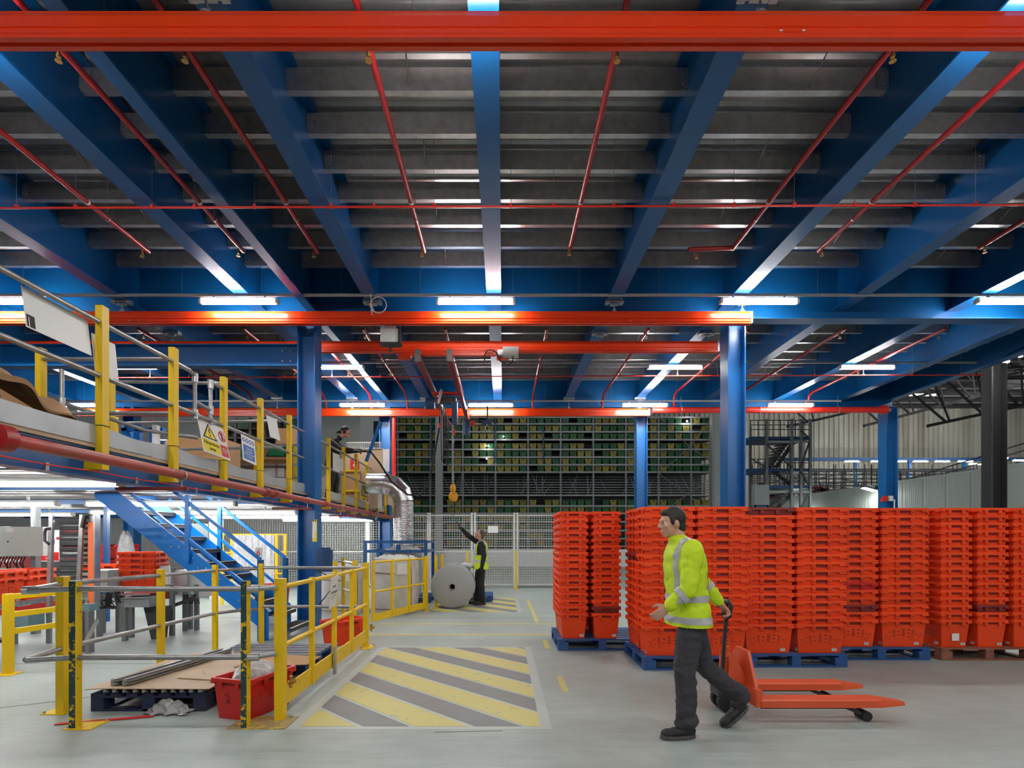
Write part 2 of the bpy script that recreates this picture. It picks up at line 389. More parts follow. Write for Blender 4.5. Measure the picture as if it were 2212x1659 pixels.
def head_geo(q, c, B, s=1.0):
    P = lambda r, f, u: Vector(c)+B @ Vector((r*s, f*s, u*s))
    q.ball(P(0, -.012, .022), (.073*s, .092*s, .095*s), 20, 14, rot=B)
    q.ball(P(0, .022, -.035), (.056*s, .066*s, .070*s), 18, 12, rot=B)
    q.ball(P(0, .060, -.082), (.026*s, .024*s, .022*s), 12, 8, rot=B)            # chin
    q.ball(P(0, .078, .030), (.045*s, .014*s, .010*s), 12, 8, rot=B)             # brow
    q.tube([P(0, .082, .025), P(0, .098, .0), P(0, .108, -.018)], [.008*s, .010*s, .014*s], 8)   # nose
    q.ball(P(0, .100, -.022), (.017*s, .013*s, .010*s), 10, 8, rot=B)
    q.ball(P(0, .083, -.050), (.026*s, .012*s, .006*s), 10, 8, rot=B); q.ball(P(0, .082, -.060), (.023*s, .012*s, .007*s), 10, 8, rot=B)
    for sx in (-1, 1):
        q.ball(P(sx*.074, -.006, -.004), (.010*s, .020*s, .032*s), 10, 8, rot=B)  # ear
        q.ball(P(sx*.040, .060, -.018), (.024*s, .026*s, .024*s), 10, 8, rot=B)   # cheek
def hand_geo(q, wrist, d, n_, s=1.0, curl=.6, side=1, spread=.12):
    """d: direction of the palm, n_: palm normal, thumb towards side*(d x n)"""
    d = Vector(d).normalized(); n_ = Vector(n_); n_ = (n_-d*n_.dot(d)).normalized(); t = d.cross(n_).normalized()*side
    w0 = Vector(wrist); pc = w0+d*.045*s
    B = Matrix((t, d, n_)).transposed()
    q.ball(pc, (.040*s, .052*s, .015*s), 14, 10, rot=B); q.ball(w0+d*.012*s, (.026*s, .03*s, .018*s), 12, 8, rot=B)
    lens = (.070, .078, .073, .058)
    for k, L in enumerate(lens):
        off = (.030-.020*k)*s; base = w0+d*.085*s+t*off; dirn = (d+t*(.10-.07*k)*spread*8*.12).normalized()
        p = base; pts = [w0+d*.05*s+t*off*.9, base]; a = curl*.45
        for m_ in range(3):
            ax = dirn*math.cos(a)+n_*math.sin(a); p = p+ax*L*s*(.44, .32, .26)[m_]; pts.append(p.copy()); a += curl*.75
        limb(q, pts, [.0105*s, .0100*s, .0092*s, .0084*s, .0074*s], 8)
    b0 = w0+d*.022*s+t*.028*s
    limb(q, [w0+d*.012*s+t*.012*s, b0+t*.014*s+d*.01*s+n_*.006*s, b0+t*.034*s+d*.034*s+n_*.016*s, b0+t*.036*s+d*.060*s+n_*.026*s], [.015*s, .0135*s, .011*s, .009*s], 8)
def shoe(parent, ankle, fwd, heel_up=0.0, lb=None):
    a = Vector(ankle); f = Vector((fwd[0], fwd[1], 0)).normalized(); r = Vector((f.y, -f.x, 0))
    pit = Matrix.Rotation(-heel_up, 3, r)
    toe = Vector((a.x, a.y, 0))+f*.15+Vector((0, 0, .02))
    def P(r_, f_, u_):
        p = Vector((a.x, a.y, 0))+r*r_+f*f_+Vector((0, 0, u_))
        return toe+pit @ (p-toe)
    Bm = pit @ Matrix((r, f, Vector((0, 0, 1)))).transposed()
    q = MB(); q.ball(P(0, -.02, .055), (.042, .065, .048), 14, 10, rot=Bm); q.ball(P(0, .06, .05), (.046, .085, .040), 14, 10, rot=Bm); q.ball(P(0, .13, .045), (.047, .062, .034), 14, 10, rot=Bm); q.ball(P(0, -.02, .095), (.044, .052, .05), 14, 10, rot=Bm)
    s_ = part_me('shoe', fuse(q, .007, 5), 'shoe', parent, lb)
    q = MB(); pts = []
    outl = []
    for k in range(28):
        t = 2*math.pi*k/28; fx = .055+.135*math.cos(t); rx = (.046+.006*math.cos(t))*math.sin(t); outl.append((rx, fx))
    vs = [P(x_, y_, .004+.0*z) for x_, y_ in outl for z in (0,)]+[P(x_*1.06, y_*1.02, .032+(.008 if y_ > .14 else 0)) for x_, y_ in outl]
    n = 28; q.add(vs, [(k, (k+1) % n, (k+1) % n+n, k+n) for k in range(n)], 0, True); q.add(vs, [tuple(range(n-1, -1, -1)), tuple(range(n, 2*n))])
    for k in range(0, 28, 2): q.ball(P(outl[k][0]*1.05, outl[k][1]*1.01, .016), (.008, .010, .008), 8, 5)
    so = part('sole', q, 'sole', s_, 'grey chunky sole')
    q = MB()
    for k in range(4): q.tube([P(-.022, .03+k*.02, .092-k*.008), P(0, .034+k*.02, .100-k*.009), P(.022, .03+k*.02, .092-k*.008)], .003, 5)
    part('laces', q, 'steel_grey', s_)
def eyes(parent, c, B, s=1.0):
    for sx in (-1, 1):
        p = Vector(c)+B @ Vector((sx*.031*s, .0685*s, .008*s)); e = part('eye', MB().ball(p, .0105*s, 10, 8), 'white', parent)
        part('iris', MB().ball(p+B @ Vector((0, .0040*s, 0)), .0082*s, 8, 6), 'ink', e)

# --- walking person with the pallet truck, hi-vis jacket
wp = thing('person', 'person in a hi-vis yellow jacket and dark trousers walking left, pulling the orange pallet truck', 'person', (1.38, 4.2, 0))
fw = Vector((-1, -.12, 0)).normalized(); rt = Vector((fw.y, -fw.x, 0))   # facing left in the picture
hip = Vector((1.44, 4.20, .93)); che = Vector((1.40, 4.22, 1.30)); nek = Vector((1.36, 4.22, 1.50)); hd = Vector((1.31, 4.22, 1.625))
aF = Vector((1.375, 4.10, .085)); aB = Vector((1.93, 4.36, .20))
kF = Vector((1.37, 4.11, .50)); kB = Vector((1.60, 4.33, .50))
B = basis(fw+Vector((0, 0, -.12)))
q = MB(); head_geo(q, hd, B)
limb(q, [nek-Vector((0,0,.08)), nek+Vector((0,0,.05))], [.058, .052])
hL = Vector((1.78, 4.44, .98)); hR = Vector((1.22, 4.02, 1.0))
shL = che+Vector((.03, .185, .12)); shR = che+Vector((.01, -.185, .12))
elL = Vector((1.62, 4.46, 1.16)); elR = Vector((1.36, 3.98, 1.13))
limb(q, [hip, che, nek], [.09, .09, .055]); limb(q, [che+Vector((0,-.1,.06)), che+Vector((0,.1,.06))], [.06, .06])
limb(q, [shL, elL, hL], [.045, .038, .024]); limb(q, [shR, elR, hR], [.045, .038, .024])
limb(q, [hip+rt*.08*-1, kF, aF+Vector((0,0,.05))], [.075, .05, .035]); limb(q, [hip+rt*.08, kB, aB+Vector((0,0,.03))], [.075, .05, .035])
hand_geo(q, hL, (hL-elL)+Vector((.05,0,-.05)), (-.2, 0, -1), 1, 1.25, 1)
hand_geo(q, hR, (hR-elR), (0, 1, 0), 1, .6, -1)
part_me('body', fuse(q, .0075, 2, .4), 'skin', wp)
eyes(wp, hd, B)
q = MB(); P = lambda r, f, u: hd+B @ Vector((r, f, u))
q.ball(P(0, -.025, .038), (.081, .094, .092), 18, 12, rot=B); q.ball(P(0, -.06, -.03), (.068, .05, .065), 14, 10, rot=B); q.ball(P(0, .045, .085), (.055, .035, .028), 12, 8, rot=B); [q.ball(P(sx*.070, .018, .015), (.014, .016, .035), 8, 6, rot=B) for sx in (-1, 1)]
part_me('hair', fuse(q, .010, 3), 'hair_dark', wp)
def torso(q, hip, che, nek, side, fwd, wide=1.0, bot=-.13):
    sd = Vector(side).normalized(); f = Vector(fwd).normalized(); rings = []; n = 32
    base = hip+Vector((0, 0, bot)); top = che+Vector((0, 0, .20))
    prof = [(0, .222, .158), (.15, .218, .155), (.32, .200, .142), (.5, .190, .136), (.68, .205, .142), (.82, .208, .138), (.92, .175, .115), (1.0, .09, .07)]
    for t_, a, b in prof:
        c = base.lerp(hip.lerp(che, .5), t_*2) if t_ < .5 else hip.lerp(che, .5).lerp(top, (t_-.5)*2)
        rings.append([c+sd*a*wide*math.cos(2*math.pi*k/n)+f*b*wide*math.sin(2*math.pi*k/n) for k in range(n)])
    vs = [v for r_ in rings for v in r_]; N = len(rings)
    q.add(vs, [(i*n+k, i*n+(k+1) % n, (i+1)*n+(k+1) % n, (i+1)*n+k) for i in range(N-1) for k in range(n)]+[tuple(range(n-1, -1, -1)), tuple(range((N-1)*n, N*n))], 0, True)
    limb(q, [che+sd*.15+Vector((0,0,.12)), nek-Vector((0,0,.02)), che-sd*.15+Vector((0,0,.12))], [.07, .07, .07])
def hem(me, z):
    bm = bmesh.new(); bm.from_mesh(me)
    bmesh.ops.bisect_plane(bm, geom=bm.verts[:]+bm.edges[:]+bm.faces[:], plane_co=(0, 0, z), plane_no=(0, 0, 1), clear_inner=True)
    bm.to_mesh(me); bm.free(); return me
q = MB(); torso(q, hip, che, nek, rt, fw, 1.05, -.16)
limb(q, [shL, elL, hL+(elL-hL)*.12], [.082, .066, .050]); limb(q, [shR, elR, hR+(elR-hR)*.12], [.082, .066, .050])
q.ball(nek+Vector((0,0,.0)), (.075, .075, .045), 14, 8)
jk = part_me('jacket', wrinkle(hem(fuse(q, .010, 4), .845), .010), 'hivis', wp, 'hi-vis yellow jacket')
def band(center, a, b, z0, z1, side, fwd, mat, parent, tilt=0):
    sd = Vector(side).normalized(); f = Vector(fwd).normalized(); q = MB(); n = 40; vs = []
    for zz in (z0, z1):
        for k in range(n):
            t = 2*math.pi*k/n; vs.append(Vector((center[0], center[1], zz))+sd*a*math.cos(t)+f*b*math.sin(t)+Vector((0, 0, tilt*math.sin(t))))
    q.add(vs, [(k, (k+1) % n, (k+1) % n+n, k+n) for k in range(n)], 0, True)
    return part('reflective_band', q, mat, parent, 'grey reflective band')
def strip(src, parent, planes, pred=None, lift=.003):
    bm = bmesh.new(); bm.from_mesh(src.data)
    off = Vector(OFF[src.name])
    for v in bm.verts: v.co += off
    for (pt_, no) in planes:
        bmesh.ops.bisect_plane(bm, geom=bm.verts[:]+bm.edges[:]+bm.faces[:], plane_co=pt_, plane_no=no, clear_inner=True, clear_outer=False)
    if pred: bmesh.ops.delete(bm, geom=[f for f in bm.faces if not pred(f.calc_center_median())], context='FACES')
    bm.normal_update()
    for v in bm.verts: v.co += v.normal*lift
    me = bpy.data.meshes.new('reflective_band'); bm.to_mesh(me); bm.free()
    return part_me('reflective_band', me, 'reflective', parent, 'grey reflective stripe')
ZV = Vector((0, 0, 1))
def hband(src, parent, z0, z1, pred=None): return strip(src, parent, [(Vector((0,0,z0)), ZV), (Vector((0,0,z1)), -ZV)], pred)
core = lambda c: abs((c-hip).dot(rt)) < .24 and abs((c-hip).dot(fw)) < .20
hband(jk, jk, 1.03, 1.08, core); hband(jk, jk, .87, .92, core)
for s_ in (-1, 1): strip(jk, jk, [(che+rt*.095*s_, rt*s_), (che+rt*.145*s_, -rt*s_)], lambda c: c.z > 1.08 and abs((c-che).dot(fw)) < .19 and c.z < 1.52)
for e, h_ in ((elL, hL), (elR, hR)):
    p = e.lerp(h_, .3); d_ = (h_-e).normalized(); part('sleeve_band', MB().cyl(p-d_*.022, p+d_*.022, .068, n=18, cap=False), 'reflective', jk, 'grey reflective sleeve band')
q = MB(); limb(q, [hip+Vector((0,-.078,-.02)), (hip+Vector((0,-.078,-.02))).lerp(kF, .5), kF, kF.lerp(aF, .5)+Vector((.02,0,0)), aF+Vector((.0,0,.05))], [.106, .098, .080, .078, .072], 18)
limb(q, [hip+Vector((.02,.078,-.02)), (hip+Vector((.02,.078,-.02))).lerp(kB, .5), kB, kB.lerp(aB, .5), aB+Vector((-.02,0,.05))], [.106, .098, .080, .074, .070], 18)
q.ball(hip+Vector((0,0,.0)), (.13, .16, .10), 16, 10); limb(q, [aF+Vector((.02,0,.06)), aF+Vector((-.01,.01,.02))], [.078, .066])
part_me('trousers', wrinkle(fuse(q, .011, 5), .011, (10, 10, 20), 3.0), 'grey_cloth', wp, 'charcoal trousers')
shoe(wp, aF, fw, 0, 'black shoe planted on the floor'); shoe(wp, aB, fw, .65, 'black shoe lifting at the heel')

# --- man reaching up for the hook
mp = thing('person', 'grey haired man in black with a yellow vest, reaching up beside the roll', 'person', (-.50, 12.5, 0))
fw = Vector((-1, -.05, 0)).normalized(); rt = Vector((fw.y, -fw.x, 0))
hip = Vector((-.50, 12.45, .92)); che = Vector((-.49, 12.45, 1.27)); nek = Vector((-.50, 12.45, 1.47)); hd = Vector((-.53, 12.45, 1.60))
B = basis(fw+Vector((0, 0, .45)))
q = MB(); head_geo(q, hd, B, 1.05); limb(q, [nek-Vector((0,0,.08)), nek+Vector((-.01,0,.06))], [.060, .056])
aL = Vector((-.47, 12.35, .085)); aR = Vector((-.60, 12.56, .085)); kL = Vector((-.50, 12.36, .50)); kR = Vector((-.58, 12.54, .50))
shL = che+Vector((0,-.19,.12)); shR = che+Vector((-.03,.17,.13))
elR = Vector((-.79, 12.50, 1.58)); hR = Vector((-.96, 12.46, 1.76)); elL = Vector((-.42, 12.22, 1.13)); hL = Vector((-.47, 12.20, .88))
limb(q, [hip, che, nek], [.09, .09, .055]); limb(q, [che+Vector((0,-.1,.06)), che+Vector((0,.1,.06))], [.06, .06])
limb(q, [shL, elL, hL], [.045, .038, .024]); limb(q, [shR, elR, hR], [.045, .038, .026])
limb(q, [hip+Vector((0,-.08,0)), kL, aL+Vector((0,0,.05))], [.075, .05, .035]); limb(q, [hip+Vector((0,.08,0)), kR, aR+Vector((0,0,.05))], [.075, .05, .035])
hand_geo(q, hR, Vector((-.35, -.1, 1)), (-1, -.2, -.2), 1.1, .7, 1)
part_me('body', fuse(q, .008, 2, .4), 'skin', mp)
eyes(mp, hd, B, 1.05)
P = lambda r, f, u: hd+B @ Vector((r*1.05, f*1.05, u*1.05))
q = MB(); q.ball(P(0, -.028, .036), (.083, .092, .094), 18, 12, rot=B); q.ball(P(0, -.065, -.03), (.066, .045, .055), 14, 10, rot=B)
part_me('hair', fuse(q, .010, 3), 'hair', mp, 'short grey brown hair')
q = MB(); hand_geo(q, hR+Vector((0,0,-.01)), Vector((-.35, -.1, 1)), (-1, -.2, -.2), 1.22, .7, 1); limb(q, [hR+(elR-hR)*.12, hR], [.042, .036]); part_me('glove', fuse(q, .006, 2, .3), 'glove', mp, 'pale grey work glove, raised')
q = MB(); hand_geo(q, hL, Vector((-.05, .02, -1)), (-.2, 1, 0), 1.2, .8, -1); limb(q, [hL+(elL-hL)*.2, hL], [.042, .038]); part_me('glove', fuse(q, .006, 2, .3), 'black_cloth', mp, 'dark work glove, hanging')
q = MB(); torso(q, hip, che, nek, rt, fw, .96, -.08); limb(q, [shL, elL, hL+(elL-hL)*.1], [.075, .060, .046]); limb(q, [shR, elR, hR+(elR-hR)*.1], [.078, .058, .044])
part_me('black_top', fuse(q, .011, 4), 'black_cloth', mp, 'black long sleeved top')
q = MB(); torso(q, hip, che, nek, rt, fw, 1.12, -.12)
vest = fuse(q, .012, 4)
bm = bmesh.new(); bm.from_mesh(vest)
dele = []
for f in bm.faces:
    c = f.calc_center_median(); rel = c-che
    sidev = abs(rel.dot(rt)); fwv = rel.dot(fw)
    if (sidev > .175 and rel.z > -.12) or (fwv > .06 and sidev < .045+.06*max(0, min(1, (rel.z+.1)/.25))) or c.z > nek.z+.035 or (c.z > nek.z-.03 and fwv > .02 and sidev < .09) or c.z < .82: dele.append(f)
bmesh.ops.delete(bm, geom=dele, context='FACES'); bm.to_mesh(vest); bm.free()
vt = part_me('vest', vest, 'hivis', mp, 'hi-vis yellow vest')
hband(vt, vt, .985, 1.035); hband(vt, vt, 1.135, 1.185)
for s_ in (-1, 1): strip(vt, vt, [(che+rt*.10*s_, rt*s_), (che+rt*.15*s_, -rt*s_)], lambda c: c.z > 1.18)
q = MB(); limb(q, [hip+Vector((0,-.078,-.02)), (hip+Vector((0,-.078,-.02))).lerp(kL, .5), kL, aL+Vector((0,0,.04))], [.106, .10, .082, .074], 16)
limb(q, [hip+Vector((0,.078,-.02)), (hip+Vector((0,.078,-.02))).lerp(kR, .5), kR, aR+Vector((0,0,.04))], [.106, .10, .082, .074], 16); q.ball(hip+Vector((0,0,-.01)), (.13, .16, .10), 16, 10)
part_me('trousers', wrinkle(fuse(q, .012, 4), .010, (10, 10, 18), 5.0), 'black_cloth', mp, 'black work trousers')
shoe(mp, aL, fw, 0); shoe(mp, aR, fw, 0)

# --- worker on the platform
pp = thing('person', 'worker in black with ear defenders and headband leaning over the platform railing', 'person', (-3.72, 11.9, 2.3))
Yp = 11.9
fw = Vector((1, .1, 0)).normalized(); rt = Vector((fw.y, -fw.x, 0))
hip = Vector((XA(718, Yp), Yp, 3.20)); che = W(722, 974, Yp)+Vector((0,0,-.02)); che = Vector((XA(722, Yp), Yp, 3.50)); nek = Vector((XA(733, Yp), Yp, ZA(944, Yp))); hd = W(746, 934, Yp)+Vector((0,0,.0))
B = basis(fw+Vector((0, 0, -.22)))
q = MB(); head_geo(q, hd, B, 1.08); limb(q, [nek-Vector((0.03,0,.08)), nek, hd-B @ Vector((0,.02,.06))], [.062, .056, .052])
shL = Vector((XA(724, Yp), Yp+.18, ZA(958, Yp))); shR = Vector((XA(722, Yp), Yp-.18, ZA(960, Yp)))
elR = Vector((XA(742, Yp), Yp-.22, ZA(975, Yp))); hR = Vector((XA(769, Yp), Yp-.2, ZA(976, Yp))); elL = Vector((XA(748, Yp), Yp+.16, ZA(972, Yp))); hL = Vector((XA(782, Yp), Yp-.05, ZA(974, Yp)))
limb(q, [hip, che, nek], [.09, .09, .055]); limb(q, [che+Vector((0,-.1,.06)), che+Vector((0,.1,.06))], [.06, .06])
limb(q, [shL, elL, hL], [.045, .038, .026]); limb(q, [shR, elR, hR], [.045, .038, .026])
aL = Vector((hip.x+.0, Yp+.1, 2.385)); aR = Vector((hip.x-.06, Yp-.1, 2.385)); kL = Vector((hip.x+.05, Yp+.1, 2.78)); kR = Vector((hip.x+.0, Yp-.1, 2.78))
limb(q, [hip+Vector((0,.08,0)), kL, aL], [.075, .05, .035]); limb(q, [hip+Vector((0,-.08,0)), kR, aR], [.075, .05, .035])
part_me('body', fuse(q, .008, 2, .4), 'skin', pp); eyes(pp, hd, B, 1.05)
P = lambda r, f, u: hd+B @ Vector((r*1.06, f*1.06, u*1.06))
q = MB(); q.ball(P(0, -.02, .045), (.084, .098, .090), 18, 12, rot=B); q.ball(P(0, -.085, -.01), (.05, .05, .05), 12, 8, rot=B); limb(q, [P(0, -.10, .0), P(0, -.15, -.03), P(0, -.165, -.07)], [.03, .026, .012], 10)
part_me('hair', fuse(q, .010, 3), 'hair_dark', pp, 'dark hair tied back')
q = MB().tube([P(.088, -.005, .0), P(.086, -.01, .06), P(.055, -.015, .115), P(0, -.015, .135), P(-.055, -.015, .115), P(-.086, -.01, .06), P(-.088, -.005, .0)], .010, 8)
ed = part('ear_defenders', q, 'black', pp, 'black ear defenders')
for s_ in (-1, 1): part('ear_cup', MB().ball(P(s_*.092, .0, -.008), (.022, .035, .042), 14, 10, rot=B), 'black', ed)
q = MB(); hand_geo(q, hR, fw+Vector((0,.0,-.1)), (0, .3, -1), 1.2, .7, 1); limb(q, [hR+(elR-hR)*.1, hR], [.044, .038]); part_me('glove', fuse(q, .006, 2, .3), 'glove', pp, 'brown work glove')
q = MB(); hand_geo(q, hL, fw+Vector((0,-.2,-.05)), (0, 0, -1), 1.2, .9, -1); limb(q, [hL+(elL-hL)*.1, hL], [.044, .038]); part_me('glove', fuse(q, .006, 2, .3), 'glove', pp, 'brown work glove holding the cable')
q = MB(); torso(q, hip, che, nek, rt, fw, 1.0, -.10); limb(q, [shL, elL, hL+(elL-hL)*.1], [.08, .062, .048]); limb(q, [shR, elR, hR+(elR-hR)*.1], [.08, .062, .048]); q.ball(nek, (.07, .07, .04), 12, 8)
part_me('jacket', fuse(q, .011, 4), 'black_cloth', pp, 'black jacket')
q = MB(); limb(q, [hip+Vector((0,.078,-.02)), kL, aL], [.115, .082, .074], 16); limb(q, [hip+Vector((0,-.078,-.02)), kR, aR], [.115, .082, .074], 16); q.ball(hip, (.13, .16, .10), 16, 10)
part_me('trousers', wrinkle(fuse(q, .012, 4), .010, (10, 10, 18), 5.0), 'grey_cloth', pp, 'dark work trousers')
for a_ in (aL, aR):
    q = MB().ball(a_+Vector((.05, 0, -.04)), (.13, .048, .045), 14, 10); part('shoe', q, 'shoe', pp)

# ---------------------------------------------------------------- pallet truck
t = thing('pallet_truck', 'orange hand pallet truck with two long forks pulled along behind the walking person', 'pallet truck', (2.6, 4.75, 0))
for yy, nm in ((4.53, 'near'), (5.05, 'far')):
    pf = [(-.08, -.055), (.08, -.055), (.08, .0), (.065, .012), (-.065, .012), (-.08, .0)]
    q = MB().extrude(pf, (2.12, yy, .175), (0,1,0), (0,0,1), (.98,0,0))
    q.add([(3.10,yy-.08,.120),(3.10,yy+.08,.120),(3.10,yy+.065,.187),(3.10,yy-.065,.187),(3.32,yy-.045,.13),(3.32,yy+.045,.13),(3.32,yy+.035,.155),(3.32,yy-.035,.155)], [(0,1,5,4),(1,2,6,5),(2,3,7,6),(3,0,4,7),(4,5,6,7)])
    fk = part('fork', q, 'truck', t)
    part('fork_roller', MB().cyl((3.0, yy-.06, .042), (3.0, yy+.06, .042), .040, n=16), 'rubber', fk); part('roller_arm', MB().bar((2.82, yy, .12), (3.0, yy, .045), .06, .03), 'dark_steel', fk)
    part('underside_rod', MB().cyl((2.15, yy, .10), (2.85, yy, .10), .012, n=8), 'dark_steel', fk)
q = MB().extrude([(0,-.33),(.0,.33),(.05,.33),(.05,-.33)], (2.08, 4.79, .12), (1,0,0), (0,1,0), (0,0,.14)); q.extrude([(-.30,.0),(.30,.0),(.12,.34),(-.12,.34)], (2.10, 4.79, .20), (0,1,0), (0,0,1), (.025,0,0))
for s_ in (-1, 1): q.extrude([(.0,.0),(.20,.0),(.04,.32),(.0,.32)], (1.95, 4.79+s_*.10, .20), (1,0,0), (0,0,1), (0,.012,0))
part('frame', q, 'truck', t)
part('pump', MB().cyl((1.97, 4.79, .10), (1.97, 4.79, .48), .055, n=18).cyl((1.97, 4.79, .48), (1.97, 4.79, .56), .028, n=12), 'truck', t); part('pump_base', MB().box((1.96, 4.79, .19), (.20, .18, .10)), 'dark_steel', t)
for s_ in (-1, 1): part('steer_wheel', MB().cyl((1.95, 4.79+s_*.04, .09), (1.95, 4.79+s_*.095, .09), .088, n=22), 'rubber', t)
hA = Vector((1.93, 4.79, .30)); hB = Vector((1.82, 4.50, .96)); hB = Vector((1.845, 4.47, .985))
dl = (hB-hA).normalized()
part('tiller', MB().cyl(hA, hB-dl*.18, .017, n=12), 'dark_steel', t)
q = MB(); ym = Vector((0, 1, 0)); c0 = hB-dl*.18
q.tube([c0, c0+ym*.07+dl*.05, c0+ym*.085+dl*.15, c0+ym*.03+dl*.19, c0-ym*.03+dl*.19, c0-ym*.085+dl*.15, c0-ym*.07+dl*.05], .014, 10, closed=True); q.bar(c0+dl*.05, c0+dl*.17, .02, .01)
part('handle_loop', q, 'black', t)
# ---------------------------------------------------------------- camera, world, render look
cam = bpy.data.cameras.new('camera'); co = bpy.data.objects.new('camera', cam); C.objects.link(co)
co.location = (0, 0, CAMH); co.rotation_euler = (math.pi/2, 0, 0)
cam.sensor_width = 36; cam.lens = FPX/2212*36; cam.shift_x = (1106-VX)/2212; cam.shift_y = (VY-829.5)/2212; cam.clip_start = .05; cam.clip_end = 300
sc = bpy.context.scene; sc.camera = co
w = bpy.data.worlds.new('world'); sc.world = w; w.use_nodes = True
w.node_tree.nodes['Background'].inputs['Color'].default_value = (.92, .97, 1, 1); w.node_tree.nodes['Background'].inputs['Strength'].default_value = .10
sc.view_settings.view_transform = 'Standard'; sc.view_settings.look = 'None'; sc.view_settings.gamma = 1; sc.view_settings.use_curve_mapping = False
sc.view_settings.exposure = .35
cy = sc.cycles
cy.use_denoising = True; cy.adaptive_threshold = .05; cy.max_bounces = 5; cy.diffuse_bounces = 3; cy.glossy_bounces = 3; cy.transmission_bounces = 3; cy.transparent_max_bounces = 6
cy.sample_clamp_indirect = 6; cy.caustics_reflective = False; cy.caustics_refractive = False; cy.blur_glossy = .6

# ---------------------------------------------------------------- floor and its markings
M['floor'] = floor_mat()
fl = struct('floor', MB().box2(-30, 62, -4, 50, -.2, 0), 'floor')
def hatch(x0, x1, y0, y1, c0, per, prefix):
    rect = [(x0, y0), (x1, y0), (x1, y1), (x0, y1)]
    bd = MB(); bd.box2(x0-.09, x1+.09, y0-.07, y1+.07, 0, .0012); part('pale_border', bd, 'hatch_b', fl)
    for key, mat, a, b, z in (('yellow_hatching', 'hatch_y', .42, .84, .003), ('grey_hatching', 'hatch_g', 0, .37, .003)):
        mb = MB()
        for k in range(-2, 12):
            lo = c0+k*per+a; hi = c0+k*per+b
            p = clip_poly(clip_poly(rect, 1, 1, lo), -1, -1, -hi)
            if len(p) > 2:
                n = len(p); mb.add([(x, y, z) for x, y in p]+[(x, y, 0) for x, y in p], [tuple(range(n))]+[(i, i+n, (i+1) % n+n, (i+1) % n) for i in range(n)])
        part(key, mb, mat, fl)
hatch(-1.62, .30, 4.36, 7.53, 3.24, .90, 'near')
hatch(-1.52, .30, 11.2, 13.9, 10.5, .90, 'far')
ln = MB()
for x0, x1, y0, y1 in ((.585,.655,9.8,13.5),(.585,.655,7.45,8.1),(.59,.65,5.35,5.95),(-2.2,.95,9.58,9.68),(-2.35,.85,8.51,8.61),(2.4,2.46,7.6,9),(2.1,2.15,4.9,5.25)):
    ln.box2(x0, x1, y0, y1, 0, .0025)
part('yellow_line', ln, 'hatch_y', fl)
jt = MB()
jt.box2(-12, -2.3, 6.55, 6.565, 0, .001); jt.box2(-12, 12, 10.4, 10.41, 0, .001)
jt.bar((-5.2, 4.4, .0005), (-3.2, 5.6, .0005), .02, .001); jt.bar((-.53, 4.23, .0005), (.0, 4.26, .0005), .012, .001); jt.box2(-12, 12, 14.3, 14.31, 0, .001)
part('expansion_joint', jt, 'joint', fl)

# ---------------------------------------------------------------- walls
def ribbed(x0, x1, Y, z0, z1, pitch=.33, d=.04):
    prof = []; x = x0
    while x < x1:
        prof += [(x, 0), (x+pitch*.55, 0), (x+pitch*.63, -d), (x+pitch*.9, -d)]; x += pitch
    prof += [(x, 0), (x, .1), (x0, .1)]
    return MB().extrude(prof, (0, Y, z0), (1, 0, 0), (0, 1, 0), (0, 0, z1-z0))
struct('wall_back', ribbed(12.6, 60, 46, 0, 12.8, .42, .14), 'cladding')
struct('wall_back', MB().box2(-8.2, 12.6, 34.5, 34.7, 0, 9), 'dark_steel')  # coloured dark to paint the dimness behind the racking
struct('wall_back', MB().box2(-30, -8.2, 28, 28.2, 0, 9), 'white')
struct('wall_left', MB().box2(-30.2, -30, -4, 28.2, 0, 9), 'sheet_grey')
# long partition running away from the camera on the right
pw = MB()
for i in range(20):
    y0 = 12.5+i*.99; pw.box2(15, 15.12, y0, y0+.965, 0, 3.7); [pw.box2(14.994, 15, y0+.1*j+.03, y0+.1*j+.06, 0, 3.64) for j in range(9)]
pw.box2(14.985, 15.0, 12.5, 32.3, 3.64, 3.72)
struct('wall_right', pw, 'sheet_grey')
pr = thing('white_mesh_panel', 'white framed mesh panel standing before the pale partition, behind right crate stacks', 'fence', (13.5, 13, 0))
q = MB()
for a, b in (((9.2, 12.9, 1.72), (14.2, 12.1, 1.95)),): q.bar(a, b, .04, .04)
for k in range(9): t = k/8; q.bar((9.2+5*t, 12.9-.8*t, 0), (9.2+5*t, 12.9-.8*t, 1.72+.23*t), .03, .03)
part('frame', q, 'white_metal', pr)
q = MB()
for k in range(100): t = k/99; q.box((9.2+5*t, 12.9-.8*t, .9), (.006, .006, 1.7))
part('wire_mesh', q, 'white_metal', pr)
# hall roof
rf = MB(); rf.box2(12, 60, 17, 46, 12.8, 12.9, 0)
for i in range(13): rf.box2(12, 60, 18+i*2.2, 18.7+i*2.2, 12.76, 12.8, 1)
struct('ceiling', rf, ['dark_steel', 'white_metal'])
pu = MB()
for i in range(15): pu.box2(14, 60, 17.5+i*2, 17.6+i*2, 12.5, 12.76)
struct('trim_1', pu, 'dark_steel')

